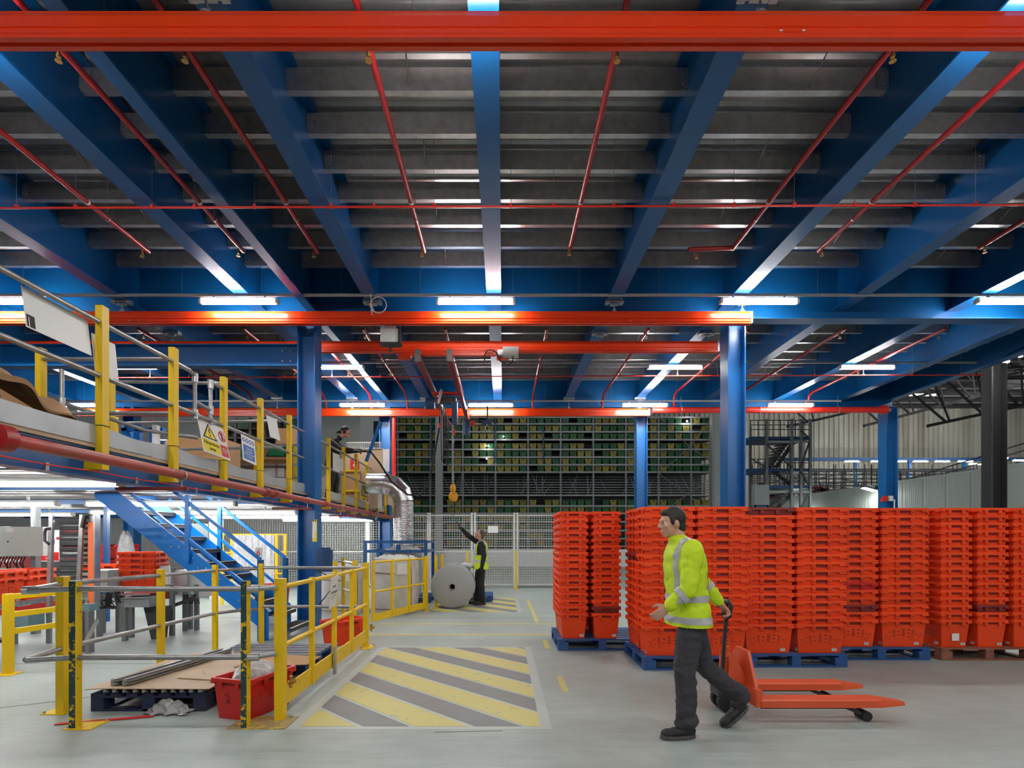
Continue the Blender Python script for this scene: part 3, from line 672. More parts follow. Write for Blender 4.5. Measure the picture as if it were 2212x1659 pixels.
# ---------------------------------------------------------------- main mezzanine ceiling
Z1 = 5.50; DK = 6.29
CEX0, CEX1 = -12.6, 11.35
pitch = .5843; prof = []
y = -1.0
while y < 15.95:
    prof += [(y, 0), (y+.14, 0), (y+.165, .035), (y+.265, .035)]; prof += [(y+.29, 0)]
    y += .2922
prof += [(y, 0), (y, .12), (-1.0, .12)]
struct('ceiling', MB().extrude(prof, (CEX0, 0, DK), (0, 1, 0), (0, 0, 1), (CEX1-CEX0, 0, 0)), 'deck')
BX = [-12.45, -10.5, -8.42, -6.385, -4.26, -2.185, -.145, 1.87, 3.88, 5.88, 7.89, 9.75, 11.2]
bname = ['far left', 'far left', 'third', 'fourth', 'fifth', 'sixth', 'seventh', 'eighth', 'ninth', 'tenth', 'eleventh', 'twelfth', 'rightmost']
TY = [3.2, 9.56, 15.85]
bays = [(TY[0]-4, TY[0]-.01, 'behind the top orange rail'), (TY[0]+.01, TY[1]-.01, 'over the near bay'), (TY[1]+.01, TY[2]-.01, 'over the far bay')]
for bi, (y0, y1, bt) in enumerate(bays):
    if bi == 0: y0 = -1
    for i, x in enumerate(BX):
        dpt = DK-Z1
        q = MB().extrude(I_prof(.235, dpt-.005, .02, .012), (x, y0, Z1), (1, 0, 0), (0, 0, 1), (0, y1-y0, 0))
        w_ = 'crossing the frame centre' if abs(x) < .3 else ('%s of the beams left of centre' % ORD[6-i-1] if x < 0 else '%s of the beams right of centre' % ORD[i-7])
        if bi == 0: w_ += ', nearest bay'
        solo('ceiling_beam', q, 'blue', 'blue steel ceiling beam %s, %s' % (bt, w_), 'beam', 'blue beams running away under the deck')
    # slim extra beam beside the left column line
    q = MB().extrude(I_prof(.15, DK-Z1-.01+.03, .016, .01), (-3.33, y0, Z1-.03), (1, 0, 0), (0, 0, 1), (0, y1-y0, 0))
    solo('slim_ceiling_beam', q, 'blue', 'slim blue ceiling beam %s, in line with the left column' % bt, 'beam')
for i, ty in enumerate(TY):
    d = .235
    q = MB().extrude(I_prof(.26, 5.62-5.33+.65, .024, .014), (CEX0, ty, 5.33), (0, 1, 0), (0, 0, 1), (CEX1-CEX0, 0, 0))
    t = solo('cross_beam', q, 'blue', 'deep blue cross beam spanning the hall ' + ['above the camera', 'on the near pair of columns', 'on the far row of columns'][i], 'beam')
# purlins between beams
pur_prof = [(0, 0), (.075, 0), (.075, .02), (.072, .02), (.072, .004), (.004, .004), (.004, .23), (.072, .23), (.072, .214), (.075, .214), (.075, .234), (0, .234)]
cleat_me = MB(); cleat_me.box2(-.006, .0, -.02, .09, .02, .2); cleat_me.box2(-.11, .0, -.014, -.006, .02, .2)
for a in (.06, .16): cleat_me.cyl((-.05, -.016, a), (-.05, -.024, a), .012, n=6)
cleat_l = MB(); cleat_l.box2(0, .006, -.02, .09, .02, .2); cleat_l.box2(0, .11, -.014, -.006, .02, .2)
for a in (.06, .16): cleat_l.cyl((.05, -.016, a), (.05, -.024, a), .012, n=6)
me_r = cleat_me.mesh('cleat', 'galv'); me_l = cleat_l.mesh('cleat', 'galv')
PY = [5.478+.5843*n for n in range(-10, 18)]
gapn = 0
for gi in range(len(BX)-1):
    xa = BX[gi]+.008; xb = BX[gi+1]-.008; L = xb-xa
    pm = MB().extrude(pur_prof, (xa, 0, 0), (0, 1, 0), (0, 0, 1), (L, 0, 0)).mesh('purlin', 'galv')
    k = 0
    for yy in PY:
        if any(abs(yy+.03-t) < .2 for t in TY) or yy > 15.7: continue
        s_ = FPX/yy if yy > 0 else 1e9
        pyc = VY-s_*(6.1-1.5)
        if pyc < -160: continue
        pl = VX+xa*s_; prr = VX+xb*s_
        if prr < -60 or pl > 2270: continue
        o = bpy.data.objects.new('purlin', pm); o.location = (0, yy, 6.02); C.objects.link(o); OFF[o.name] = (0, 0, 0)
        tag(o, 'galvanised purlin, %s from the near end, between ceiling beams %s and %s from left' % (ORD[k] if k < 20 else 'farthest', ORD[gi], ORD[gi+1]), 'purlin', 'galvanised purlins under the deck')
        k += 1
        for me, x in ((me_l, xa), (me_r, xb)):
            c = bpy.data.objects.new('cleat', me); c.parent = o; c.location = (x, 0, 0); C.objects.link(c)

rods = 0
for gi in range(3, 11):
    xm = BX[gi]*.38+BX[gi+1]*.62
    for n, yy in enumerate(PY):
        if yy < 3.2 or yy > 14.8 or (n+gi) % 2 or any(yy-.2 < t < yy+.8 for t in TY): continue
        solo('stay_rod', MB().cyl((xm, yy+.1, 6.24), (xm-.02, yy+.585, 6.06), .008, n=6), 'galv_dark', 'diagonal stay rod between purlins, %s from the near end, by ceiling beam %s' % (ORD[min(19, n-8)] if n > 7 else 'nearest', ORD[gi]), 'rod', 'stay rods between the purlins'); rods += 1
# ---------------------------------------------------------------- columns (flanges side on, web facing the camera)
def column(name, x, y, label, z1=5.33, w_=.31, d=.34, mat='column_blue_lit', cat='column'):
    prof = [(-w_/2,-d/2),(-w_/2+.022,-d/2),(-w_/2+.022,-.008),(w_/2-.022,-.008),(w_/2-.022,-d/2),(w_/2,-d/2),(w_/2,d/2),(w_/2-.022,d/2),(w_/2-.022,.008),(-w_/2+.022,.008),(-w_/2+.022,d/2),(-w_/2,d/2)]
    t = thing(name, label, cat, (x, y, 0))
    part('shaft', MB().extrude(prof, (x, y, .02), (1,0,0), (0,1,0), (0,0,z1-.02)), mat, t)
    b = MB().box2(x-.2, x+.2, y-.2, y+.2, 0, .02)
    for sx in (-.17, .17):
        for sy in (-.17, .17): b.cyl((x+sx, y+sy, .02), (x+sx, y+sy, .05), .014, n=6)
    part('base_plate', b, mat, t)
    return t
lc = column('steel_column', -3.41, 9.60, 'blue steel column standing beside the platform railing, left of centre')
q = MB(); yy = 9.43
q.box2(-3.30, -3.22, 9.424, 9.428, ZA(1170, 9.43), ZA(1122, 9.43), 0)
n_ = part('notice', q, 'sign_yellow', lc, 'yellow and white notice')
for k_ in range(2): part('black_stripe', MB().extrude([(0,0),(.02,0),(.0,.04),(-.02,.04)], (-3.285+k_*.04, 9.4235, ZA(1127, 9.43)), (1,0,0), (0,0,1), (0,-.001,0)), 'ink', n_)
part('white_label', MB().box2(-3.30, -3.26, 9.42, 9.424, ZA(1163, 9.43), ZA(1150, 9.43)), 'sign_white', n_)
part('paper', MB().box2(-3.29, -3.235, 9.42, 9.424, ZA(1150, 9.43), ZA(1128, 9.43)), 'sign_white', n_)
lc2 = column('steel_column', 4.06, 9.60, 'blue steel column rising behind the crates, at the end of the orange rail')
column('steel_column', 4.02, 15.85, 'slim looking blue column in front of the tote racking, far bay')
column('steel_column', -3.41, 15.85, 'blue column behind the worker with ear defenders')
c3 = column('steel_column', 11.22, 15.85, 'blue column at the far right with a red socket on it', w_=.34)
q = MB().box2(10.93, 11.05, 15.6, 15.68, ZA(1083, 15.7), ZA(1072, 15.7)); q.cyl((10.92, 15.62, 2.65), (10.8, 15.5, 2.62), .05, n=10)
part('red_socket', q, 'thin_red', c3, 'red socket')
part('socket_box', MB().box2(11.1, 11.2, 15.6, 15.68, 2.6, 2.75), 'white', c3)
part('cable_conduit', MB().cyl((11.26, 15.64, 1.6), (11.26, 15.64, 2.65), .02), 'white', c3)
column('steel_column', -10.8, 15.85, 'blue column under the low platform, behind the blue stair')
column('steel_column', -10.8, 9.60, 'blue column at the far left beyond the platform')
# tie beam fixed to the left column
q = MB().extrude(I_prof(.2, .38, .02, .012), (CEX0, 9.55, 4.52), (0, 1, 0), (0, 0, 1), (-3.58-CEX0, 0, 0))
tb = solo('tie_beam', q, 'blue', 'blue tie beam bolted to the left column, above the platform railing', 'beam')
for sx in (-3.72, -3.86):
    for z in (4.62, 4.8): part('bolt', MB().cyl((sx, 9.543, z), (sx, 9.52, z), .014, n=6), 'galv', tb)
solo('grey_column', MB().extrude([(-.2,-.12),(.2,-.12),(.2,.12),(-.2,.12)], (-3.44, 29.4, 0), (1,0,0), (0,1,0), (0,0,9)).box2(-3.62,-3.26,29.24,29.28,0,9), 'column_grey', 'pale grey building column in front of the tote racking, left of centre', 'column')
solo('grey_column', MB().box2(11.3, 11.95, 29.3, 29.7, 0, 9).box2(11.4, 11.5, 29.25, 29.3, 0, 9), 'column_grey', 'pale grey building column at the right end of the tote racking', 'column')
q = MB().extrude([(-.18,-.2),(.18,-.2),(.18,-.17),(.01,-.17),(.01,.17),(.18,.17),(.18,.2),(-.18,.2),(-.18,.17),(-.01,.17),(-.01,-.17),(-.18,-.17)], (13.55, 15, 0), (0,1,0), (1,0,0), (0,0,12.4))
q.cyl((13.3, 14.78, 0), (13.3, 14.78, 6.2), .03)
solo('dark_column', q, 'dark_steel', 'dark grey roof column in front of the pale partition, far right', 'column')
# ---------------------------------------------------------------- orange crane rails
RP = [(-.032,0),(.032,0),(.034,-.012),(.050,-.05),(.050,-.122),(.036,-.130),(.036,-.146),(.056,-.156),(.056,-.176),(.046,-.182),(.046,-.190),(.056,-.196),(.056,-.212),(.016,-.212),(.016,-.19),(-.016,-.19),(-.016,-.212),(-.056,-.212),(-.056,-.196),(-.046,-.190),(-.046,-.182),(-.056,-.176),(-.056,-.156),(-.036,-.146),(-.036,-.130),(-.050,-.122),(-.050,-.05),(-.034,-.012)]
def hanger(xc, yc, zt, zb, parent):
    q = MB(); q.box2(xc-.13, xc+.13, yc-.05, yc+.05, zt-.035, zt-.002); q.box2(xc-.15, xc-.09, yc-.06, yc+.06, zt-.05, zt+.012); q.box2(xc+.09, xc+.15, yc-.06, yc+.06, zt-.05, zt+.012)
    q.cyl((xc, yc, zt-.035), (xc, yc, zb), .011, n=8); q.cyl((xc, yc, zb+.05), (xc, yc, zb+.02), .03, n=8); q.cyl((xc, yc, zb+.012), (xc, yc, zb-.004), .045, n=10); q.box2(xc-.07, xc+.07, yc-.03, yc+.03, zt-.075, zt-.05)
    part('beam_clamp', q, 'galv', parent)
def rail(label, x0, x1, Y, zt, hx, jx, caps):
    t = thing('crane_rail', label, 'rail', ((x0+x1)/2, Y, zt-.212))
    part('rail_profile', MB().extrude(RP, (x0, Y, zt), (0,1,0), (0,0,1), (x1-x0,0,0)), 'orange', t)
    for x in hx: hanger(x, Y, Z1, zt, t)
    for x in jx:
        q = MB().box2(x-.07, x+.07, Y-.062, Y-.05, zt-.176, zt-.150)
        part('joint_bracket', q, 'orange', t)
        q = MB().cyl((x-.09, Y-.055, zt-.163), (x-.07, Y-.055, zt-.163), .009, n=6).cyl((x+.07, Y-.055, zt-.163), (x+.09, Y-.055, zt-.163), .009, n=6)
        part('bolt', q, 'galv', t)
    for x in caps: part('end_cap', MB().box2(x-.012, x+.025, Y-.05, Y+.05, zt-.2, zt-.01), 'galv', t)
    return t
rail('thick orange crane rail crossing the whole top of the picture', -7, 7.2, 3.955, 5.31, [-2.185+.03, 1.87, -6.385, 5.88], [(1702-VX)/297.], [])
rail('long orange crane rail below the near row of lamps, ending at the right column', -12, 4.15, 9.13, 5.315, [BX[3], BX[5], BX[7], 4.02], [(1348-VX)/128., (298-VX)/128.], [4.15])
rail('orange crane rail carrying the two bridge rails, behind the longer near rail', -12, 4.14, 10.5, 5.315, [BX[3], BX[7], BX[8]+.05], [(1320-VX)/112.], [4.14])
r3 = rail('orange crane rail along the far columns, above the tote racking', -12, 4.13, 15.4, 5.20, [BX[5], BX[7], BX[8], BX[3], BX[4]], [(1100-VX)/76.3], [4.13])
# red main pipe continuing rail three to the right
t = thing('sprinkler_main', 'thick red sprinkler main pipe running right from the far orange rail to the rightmost column', 'pipe', (7.5, 15.25, 5.0))
q = MB().cyl((4.2, 15.3, 5.13), (10.6, 15.25, 5.13), .085, n=16)
part('pipe', q, 'thin_red', t)
part('end_flange', MB().cyl((10.6, 15.25, 5.13), (10.75, 15.25, 5.13), .12, n=16), 'thin_red', t)
part('valve', MB().cyl((10.75, 15.25, 5.13), (10.85, 15.25, 5.13), .04, n=8).ball((10.84, 15.25, 5.12), .05), 'brass', t, 'brass valve')
for x in (5.0, 7.2, 9.4): part('pipe_hanger', MB().tube([(x, 15.26+.1*math.cos(a*.524), 5.13+.1*math.sin(a*.524)) for a in range(12)], .012, 6, closed=True).cyl((x, 15.26, 5.22), (x, 15.26, 5.5), .006, n=6), 'galv', t)

# ---------------------------------------------------------------- sprinkler branch pipes
def head(x, y, z, parent):
    q = MB().cyl((x, y, z), (x, y, z-.05), .012, n=8).cyl((x, y, z-.05), (x, y, z-.075), .018, n=8).cyl((x, y, z-.105), (x, y, z-.11), .028, n=10)
    q.tube([(x-.014, y, z-.075), (x-.022, y, z-.09), (x, y, z-.108)], .003, 5).tube([(x+.014, y, z-.075), (x+.022, y, z-.09), (x, y, z-.108)], .003, 5)
    part('sprinkler_head', q, 'brass', parent, 'brass sprinkler head')
ZP = 5.6
desc = ['farthest left', 'second from the left', 'third from the left', 'just left of the centre beam', 'just right of the centre beam', 'with a short side leg, right of centre', 'second from the right', 'rightmost']
for i, (x, ye) in enumerate([(-5.05,7.75),(-3.69,7.73),(-2.64,7.75),(-1.115,7.73),(.95,7.70),(3.24,7.67),(4.49,7.72),(6.7,7.64)]):
    t = thing('sprinkler_pipe', 'red sprinkler pipe under the near deck, '+desc[i], 'pipe', (x, 4, ZP), group='red sprinkler pipes under the near deck')
    q = MB().cyl((x, -1, ZP), (x, ye, ZP), .029, n=14)
    if i == 5: q.cyl((x+.01, ye-.02, ZP-.0), (x-.6, ye+.02, ZP), .03, n=14).ball((x-.6, ye+.02, ZP), .03)
    q.ball((x, ye, ZP), .03)
    part('pipe', q, 'pipe', t)
    head(x-.02 if i != 5 else x-.5, ye-.10 if i != 5 else ye+.02, ZP-.02, t)
    head(x+.0, 4.52, ZP-.02, t)
    c = MB().cyl((x, 6.60, ZP), (x, 6.625, ZP), .034, n=14); part('coupling', c, 'white_metal', t, 'pale coupling ring')
    h = MB().tube([(x+.04*math.cos(a*.524), 6.95, ZP+.04*math.sin(a*.524)) for a in range(12)], .004, 5, closed=True).cyl((x, 6.95, ZP+.04), (x, 6.95, 6.3), .004, n=5)
    part('pipe_hanger', h, 'galv', t)
for i, (x, y0) in enumerate([(-7.1,10.6),(-5.05,10.6),(-3.75,10.7),(-2.72,10.6),(-1.12,10.6),(.86,10.6),(2.84,10.6),(4.83,10.7),(6.66,10.6),(8.62,10.6)]):
    t = thing('sprinkler_pipe', 'red sprinkler pipe under the far deck, %s from the left, dropping at its far end' % ORD[i], 'pipe', (x, 13, ZP), group='red sprinkler pipes under the far deck')
    q = MB().tube([(x, y0, ZP), (x, 15.1, ZP), (x, 15.3, ZP-.05), (x, 15.36 if x > 4.2 else 15.52, ZP-.22), (x, 15.30 if x > 4.2 else 15.55, 5.22)], .032, 12)
    q.ball((x, y0, ZP), .034)
    part('pipe', q, 'pipe', t)
    part('coupling', MB().cyl((x, 15.36 if x > 4.2 else 15.5, ZP-.16), (x, 15.37 if x > 4.2 else 15.52, ZP-.24), .05, n=12), 'pipe', t)
    for yh in (y0+.15, 13.2): head(x, yh, ZP-.02, t)
    part('pipe_hanger', MB().tube([(x+.045*math.cos(a*.524), 13.5, ZP+.045*math.sin(a*.524)) for a in range(12)], .005, 5, closed=True).cyl((x, 13.5, ZP+.04), (x, 13.5, 6.3), .005, n=5), 'galv', t)
# thin red sampling pipes
for (xa, ya, xb, yb, z, n_, lb) in ((-9, 6.50, 9.5, 6.41, 5.45, 26, 'thin red pipe hung on wires across the near deck'), (-9, 12.72, 11.1, 12.5, 5.28, 18, 'thin red pipe hung on wires across the far deck')):
    t = thing('sampling_pipe', lb, 'pipe', (0, ya, z))
    part('pipe', MB().cyl((xa, ya, z), (xb, yb, z), .0125, n=10), 'thin_red', t)
    for k in range(n_):
        f = (k+.5)/n_; x = xa+(xb-xa)*f; yy = ya+(yb-ya)*f
        if any(abs(x-b) < .15 for b in BX): x += .2
        part('hanging_wire', MB().cyl((x, yy, z+.03), (x, yy, 6.30), .003, n=5), 'galv', t)
        part('pipe_clip', MB().box((x, yy, z+.01), (.03, .035, .045)), 'thin_red', t)
# ---------------------------------------------------------------- lamps and their conduits
def batten(xc, Y, z, L, label, mat='lamp', gr=None, r=.055):
    t = thing('batten_light', label, 'light', (xc, Y, z), group=gr)
    part('lamp_body', MB().box2(xc-L/2-.02, xc+L/2+.02, Y-.035, Y+.035, z+.03, z+.07), 'white_metal', t)
    q = MB(); pf = [(r*.85*math.cos(a*math.pi/8+math.pi), r*.62*math.sin(a*math.pi/8+math.pi)) for a in range(9)]
    q.extrude(pf+[(.03, .018), (-.03, .018)], (xc-L/2, Y, z+.01), (0,1,0), (0,0,1), (L,0,0), sm=False)
    part('diffuser', q, mat, t)
    for s in (-1, 1): part('end_cap', MB().box2(xc+s*(L/2+.02)-.02, xc+s*(L/2+.02)+.02, Y-.045, Y+.045, z-.02, z+.05), 'white_metal', t)
    for s in (-.35, .35): part('bracket', MB().box2(xc+s*L-.012, xc+s*L+.012, Y-.012, Y+.03, z+.07, z+.135), 'galv', t)
    return t
def conduit(x0, x1, Y, z, label, nh=8):
    t = thing('lighting_conduit', label, 'conduit', ((x0+x1)/2, Y, z))
    part('conduit', MB().box2(x0, x1, Y-.015, Y+.015, z-.02, z+.02), 'column_grey', t)
    for k in range(nh):
        x = x0+(x1-x0)*(k+.5)/nh
        if any(abs(x-b) < .15 for b in BX+[-3.33]): x += .22
        part('hanging_wire', MB().cyl((x, Y, z+.02), (x, Y, 6.30), .003, n=5), 'galv', t)
conduit(-12.4, 11, 8.9, 5.495-.0, 'grey conduit above the near row of lamps', 18)
for xc, lb in ((-8.1,'at the left edge'),(-4.3,'left of the left column'),(-.44,'near the frame centre'),(4.18,'just before the right column'),(8.35,'at the right edge')):
    batten(xc, 8.87, 5.36, 1.2, 'bright tube light in the near row, '+lb, gr='near row of tube lights')
conduit(-12.4, 10.8, 12.4, 5.53-.0, 'grey conduit above the middle row of lamps', 12)
for xc, lb in ((-8.5,'left of the left column'),(-3.8,'just right of the left column'),(3.93,'just left of the right column'),(8.3,'right of the right column')):
    batten(xc, 12.4, 5.40, 1.2, 'bright tube light in the middle row, '+lb, gr='middle row of tube lights')
conduit(-12.4, 9.3, 14.95, 5.30, 'grey conduit above the far row of lamps', 12)
for xc, lb in ((-11.7,'behind the platform railing'),(-3.85,'above the worker on the platform'),(-.33,'beside the hoist'),(3.9,'over the slim far column'),(7.9,'over the red main pipe')):
    batten(xc, 14.95, 5.17, 1.2, 'bright tube light in the far row, '+lb, gr='far row of tube lights')
for xc, lb in ((-8.1,'far left'),(-4.3,'left'),(-.44,'centre'),(4.18,'right'),(8.35,'far right')): batten(xc, 4.17, 5.36, 1.2, 'bright tube light hidden just behind the thick top orange rail, '+lb, 'lamp_top', gr='tube lights behind the top rail')
conduit(-12.4, 11, 4.2, 5.495, 'grey conduit just behind the thick top orange rail', 9)
for yy in (-.5, -3.6): conduit(-12.4, 11, yy+.03, 5.495, 'grey conduit behind the camera, %s row' % ('first' if yy > -1 else 'second'), 5)
for xc in (-4.4, 0, 4.4, 8.8):
    for yy in (-.5, -3.6): batten(xc, yy, 5.36, 1.5, 'bright tube light behind the camera, %s, %s row' % ({-4.4: 'left', 0: 'centre', 4.4: 'right', 8.8: 'far right'}[xc], 'first' if yy > -1 else 'second'), 'lamp_hall', gr='tube lights behind the camera')
q = MB(); q.tube([(-2.02+.13*math.cos(a*.35), 8.84, 5.31+.13*math.sin(a*.35)) for a in range(18)], .008, 6, closed=True).tube([(-2.15, 8.86, 5.5), (-2.14, 8.86, 5.3), (-2.13, 8.86, 5.16)], .007, 6)
solo('cable_loop', q, 'white', 'loop of white cable hanging from the grey conduit above the orange rail', 'cable')

# ---------------------------------------------------------------- bridge rails and hoist
BR = [(-.025,0),(.025,0),(.042,-.04),(.042,-.10),(.03,-.11),(.046,-.12),(.046,-.165),(.014,-.165),(.014,-.15),(-.014,-.15),(-.014,-.165),(-.046,-.165),(-.046,-.12),(-.03,-.11),(-.042,-.10),(-.042,-.04)]
for x, lb in ((-1.60, 'left'), (-1.0, 'right')):
    t = thing('bridge_rail', '%s dark red bridge rail running away below the orange rails, with grey end cap' % lb, 'rail', (x, 13, 4.85))
    part('rail_profile', MB().extrude(BR, (x, 10.25, 5.03), (1,0,0), (0,0,1), (0,6.1,0)), 'pipe', t)
    part('end_cap', MB().box2(x-.055, x+.055, 10.2, 10.25, 4.85, 5.05).ball((x, 10.22, 5.05), (.05, .03, .03)), 'galv', t, 'pale grey end cap')
    part('conductor_strip', MB().box2(x+.046, x+.055, 10.3, 16.3, 4.9, 4.95), 'galv', t)
t = thing('trolley_beam', 'orange trolley beam with red wheels hanging under the second orange rail', 'trolley', (-1.2, 10.5, 5.03))
part('beam', MB().box2(-1.92, .02, 10.46, 10.54, 5.04, 5.10), 'orange', t)
q = MB()
for x in (-1.9, .0): q.extrude([(-.12,0),(.1,0),(.14,.05),(.05,.12),(-.08,.12)], (x, 10.44, 4.97), (1,0,0), (0,0,1), (0,.12,0))
part('end_bracket', q, 'orange', t)
t = thing('drive_unit', 'light grey drive box on the orange trolley, with looping black cables', 'motor', (.15, 10.3, 4.95))
part('housing', MB().box2(.0, .3, 10.3, 10.46, 4.98, 5.15), 'cabinet', t)
part('gearbox', MB().box2(-.1, .0, 10.32, 10.44, 5.0, 5.1), 'galv', t)
q = MB().tube([(.2, 10.35, 4.98), (.19, 10.33, 4.86), (.08, 10.3, 4.8), (-.05, 10.3, 4.88), (-.12, 10.3, 5.04), (-.2, 10.33, 5.1), (-.3, 10.36, 5.1), (-.36, 10.4, 5.0), (-.34, 10.42, 4.9)], .014, 6)
part('cable', q, 'black', t)
t = thing('control_box', 'white box with dark edges hanging under the near orange rail', 'box', (-2.05, 9.2, 4.85))
part('housing', MB().box2(-2.06, -1.75, 9.15, 9.3, ZA(742, 9.2), ZA(712, 9.2)), 'cabinet', t)
part('trim', MB().box2(-2.07, -1.74, 9.14, 9.31, ZA(746, 9.2), ZA(741, 9.2)).box2(-1.76, -1.72, 9.14, 9.31, ZA(744, 9.2), ZA(712, 9.2)).box2(-1.92, -1.88, 9.2, 9.25, ZA(758, 9.2), ZA(745, 9.2)), 'black', t)
part('bracket', MB().box2(-2.0, -1.8, 9.18, 9.26, ZA(712, 9.2), 5.105), 'galv', t)
hy = 12.4
t = thing('chain_hoist', 'dark blue chain hoist with silver fittings hanging between the bridge rails', 'hoist', (-1.45, hy, 4.6))
q = MB().cyl((-1.75, hy, 4.60), (-1.55, hy, 4.60), .13, n=18); part('motor', q, 'dark_blue', t)
q = MB().box2(-1.50, -1.06, hy-.09, hy+.09, 4.60, 4.72).box2(-1.32, -1.24, hy-.08, hy+.08, 4.70, 4.86); part('trolley_frame', q, 'dark_steel', t)
q = MB().box2(-1.15, -1.03, hy-.1, hy+.06, 4.10, 4.62); part('chain_bag', q, 'dark_blue', t, 'dark chain box')
q = MB().box2(-1.6, -1.0, hy-.16, hy-.13, 4.78, 4.82).box2(-1.6, -1.0, hy+.13, hy+.16, 4.82, 4.9); part('spacer', q, 'thin_red', t)
q = MB().extrude([(0,0),(.05,.0),(.09,.14),(.12,.30),(.07,.34),(.03,.2)], (-1.47, hy-.2, 4.55), (1,0,0), (0,0,1), (0,.05,0)); part('fitting', q, 'galv', t, 'shiny silver bracket')
xr = -1.13
q = MB(); pts = []
for k in range(70):
    f = k/69; pts.append((xr+.012*math.sin(k*1.9)+(.0 if f > .1 else 0), hy-.05+.012*math.cos(k*1.9), 4.35-(4.35-2.72)*f))
q.tube(pts, .022, 7); part('coiled_cable', q, 'column_grey', t, 'grey coiled cable')
q = MB().cyl((xr+.01, hy-.05, 2.50), (xr+.01, hy-.05, 1.95), .008, n=6); part('lower_chain', q, 'steel_grey', t)
q = MB().ball((xr, hy-.05, 2.65), (.07, .06, .09)).ball((xr+.01, hy-.05, 2.47), (.11, .05, .12)); q.cyl((xr, hy-.05, 2.75), (xr, hy-.05, 2.7), .05, n=10)
part('hook_block', q, 'hook_yellow', t, 'yellow hook block')
q = MB().tube([(xr+.01, hy-.05, 2.36), (xr+.06, hy-.05, 2.30), (xr+.04, hy-.05, 2.23), (xr-.03, hy-.05, 2.24), (xr-.05, hy-.05, 2.29)], .014, 7); part('hook', q, 'dark_steel', t)
q = MB()
for dx, z in ((-.26, 3.3), (-.2, 3.6), (-.16, 3.2)):
    q.tube([(xr+dx, hy-.1, 4.5), (xr+dx-.01, hy-.1, 4), (xr+dx+.01, hy-.1, z), (xr+dx+.03, hy-.1, z-.05), (xr+dx+.05, hy-.1, z), (xr+dx+.06, hy-.1, 4.3)], .012, 6)
part('hanging_cable', q, 'black', t)
part('emergency_button', MB().cyl((xr-.30, hy-.12, 4.02), (xr-.30, hy-.12, 4.12), .03, n=10), 'thin_red', t, 'red button')
part('orange_grip', MB().ball((xr+.03, hy-.1, 3.92), (.025, .03, .1)), 'orange', t)
t = thing('chain_hoist', 'second dark blue hoist with white cable, right of the bridge rails', 'hoist', (-.8, 15, 4.7))
part('motor', MB().cyl((-.95, 14.3, 4.6), (-.95, 14.3, 4.25), .08, n=14), 'dark_blue', t)
part('gearbox', MB().box2(-.84, -.72, 14.2, 14.36, 4.5, 4.6), 'thin_red', t)
part('control_box', MB().box2(-.55, -.3, 14.2, 14.35, 4.5, 4.62), 'dark_blue', t)
part('hanger_bar', MB().box2(-1.0, -.25, 14.25, 14.29, 4.60, 4.64).box2(-.42, -.38, 14.25, 14.29, 4.64, 5.0).box2(-.97, -.93, 14.25, 14.29, 4.64, 5.0), 'dark_steel', t)
part('white_cable', MB().tube([(-.4, 14.2, 4.5), (-.46, 14.2, 4.4), (-.42, 14.2, 4.33), (-.32, 14.2, 4.34)], .01, 6), 'white', t)
q = MB().tube([W(730, 952, 12.2), W(760, 975, 12.2), W(800, 975, 12.3), W(820, 1000, 12.4), W(845, 1040, 12.5), W(880, 1068, 12.4), W(905, 1072, 12.4), W(925, 1045, 12.4), W(938, 985, 12.4), W(948, 930, 12.4), W(950, 900, 12.4)], .022, 7)
solo('black_cable', q, 'rubber', 'black control cable looping from the platform worker past the duct to the hoist', 'cable')
# ---------------------------------------------------------------- low platform on the left
PX = -3.43; DZ = 2.30
PY0, PY1 = 2.6, 17.0
q = MB()
q.box2(-14, -3.46, PY0, PY1, 2.27, 2.30, 0)
q.box2(-3.46, -3.40, PY0, PY1, 2.27, 2.30, 1)
plat = thing('platform_deck', 'raised plywood edged platform deck carrying the yellow railing posts, at left', 'platform', (-8, 9, 2.0))
part('deck_boards', MB().box2(-14, -3.47, PY0, PY1, 2.272, 2.299), 'steel_grey', plat)
part('plywood_edge', MB().box2(-3.47, -3.43, PY0, PY1, 2.272, 2.303), 'wood', plat, 'bare plywood edge')
# soffit: profiled sheet, ribs running across
prof = []; y = PY0
while y < PY1-.1: prof += [(y, 0), (y+.12, 0), (y+.16, .06), (y+.26, .06), (y+.30, 0)]; y += .32
prof += [(y, 0), (y, .07), (PY0, .07)]
part('soffit_sheet', MB().extrude(prof, (-14, 0, 2.195), (0,1,0), (0,0,1), (10.38,0,0)), 'galv_dark', plat)
solo('platform_edge_beam', MB().extrude(I_prof(.15, .25, .016, .012), (-3.53, PY0, 2.02), (1,0,0), (0,0,1), (0,PY1-PY0,0)), 'blue', 'blue beam along the near edge of the platform', 'beam')
for i, yy in enumerate((6.9, 9.6, 12.8, 15.9)):
    solo('platform_joist', MB().extrude(I_prof(.10, .075, .01, .01), (-14, yy, 2.118), (0,1,0), (0,0,1), (10.35,0,0)), 'blue', 'blue joist under the platform, %s from the camera' % ORD[i], 'beam')
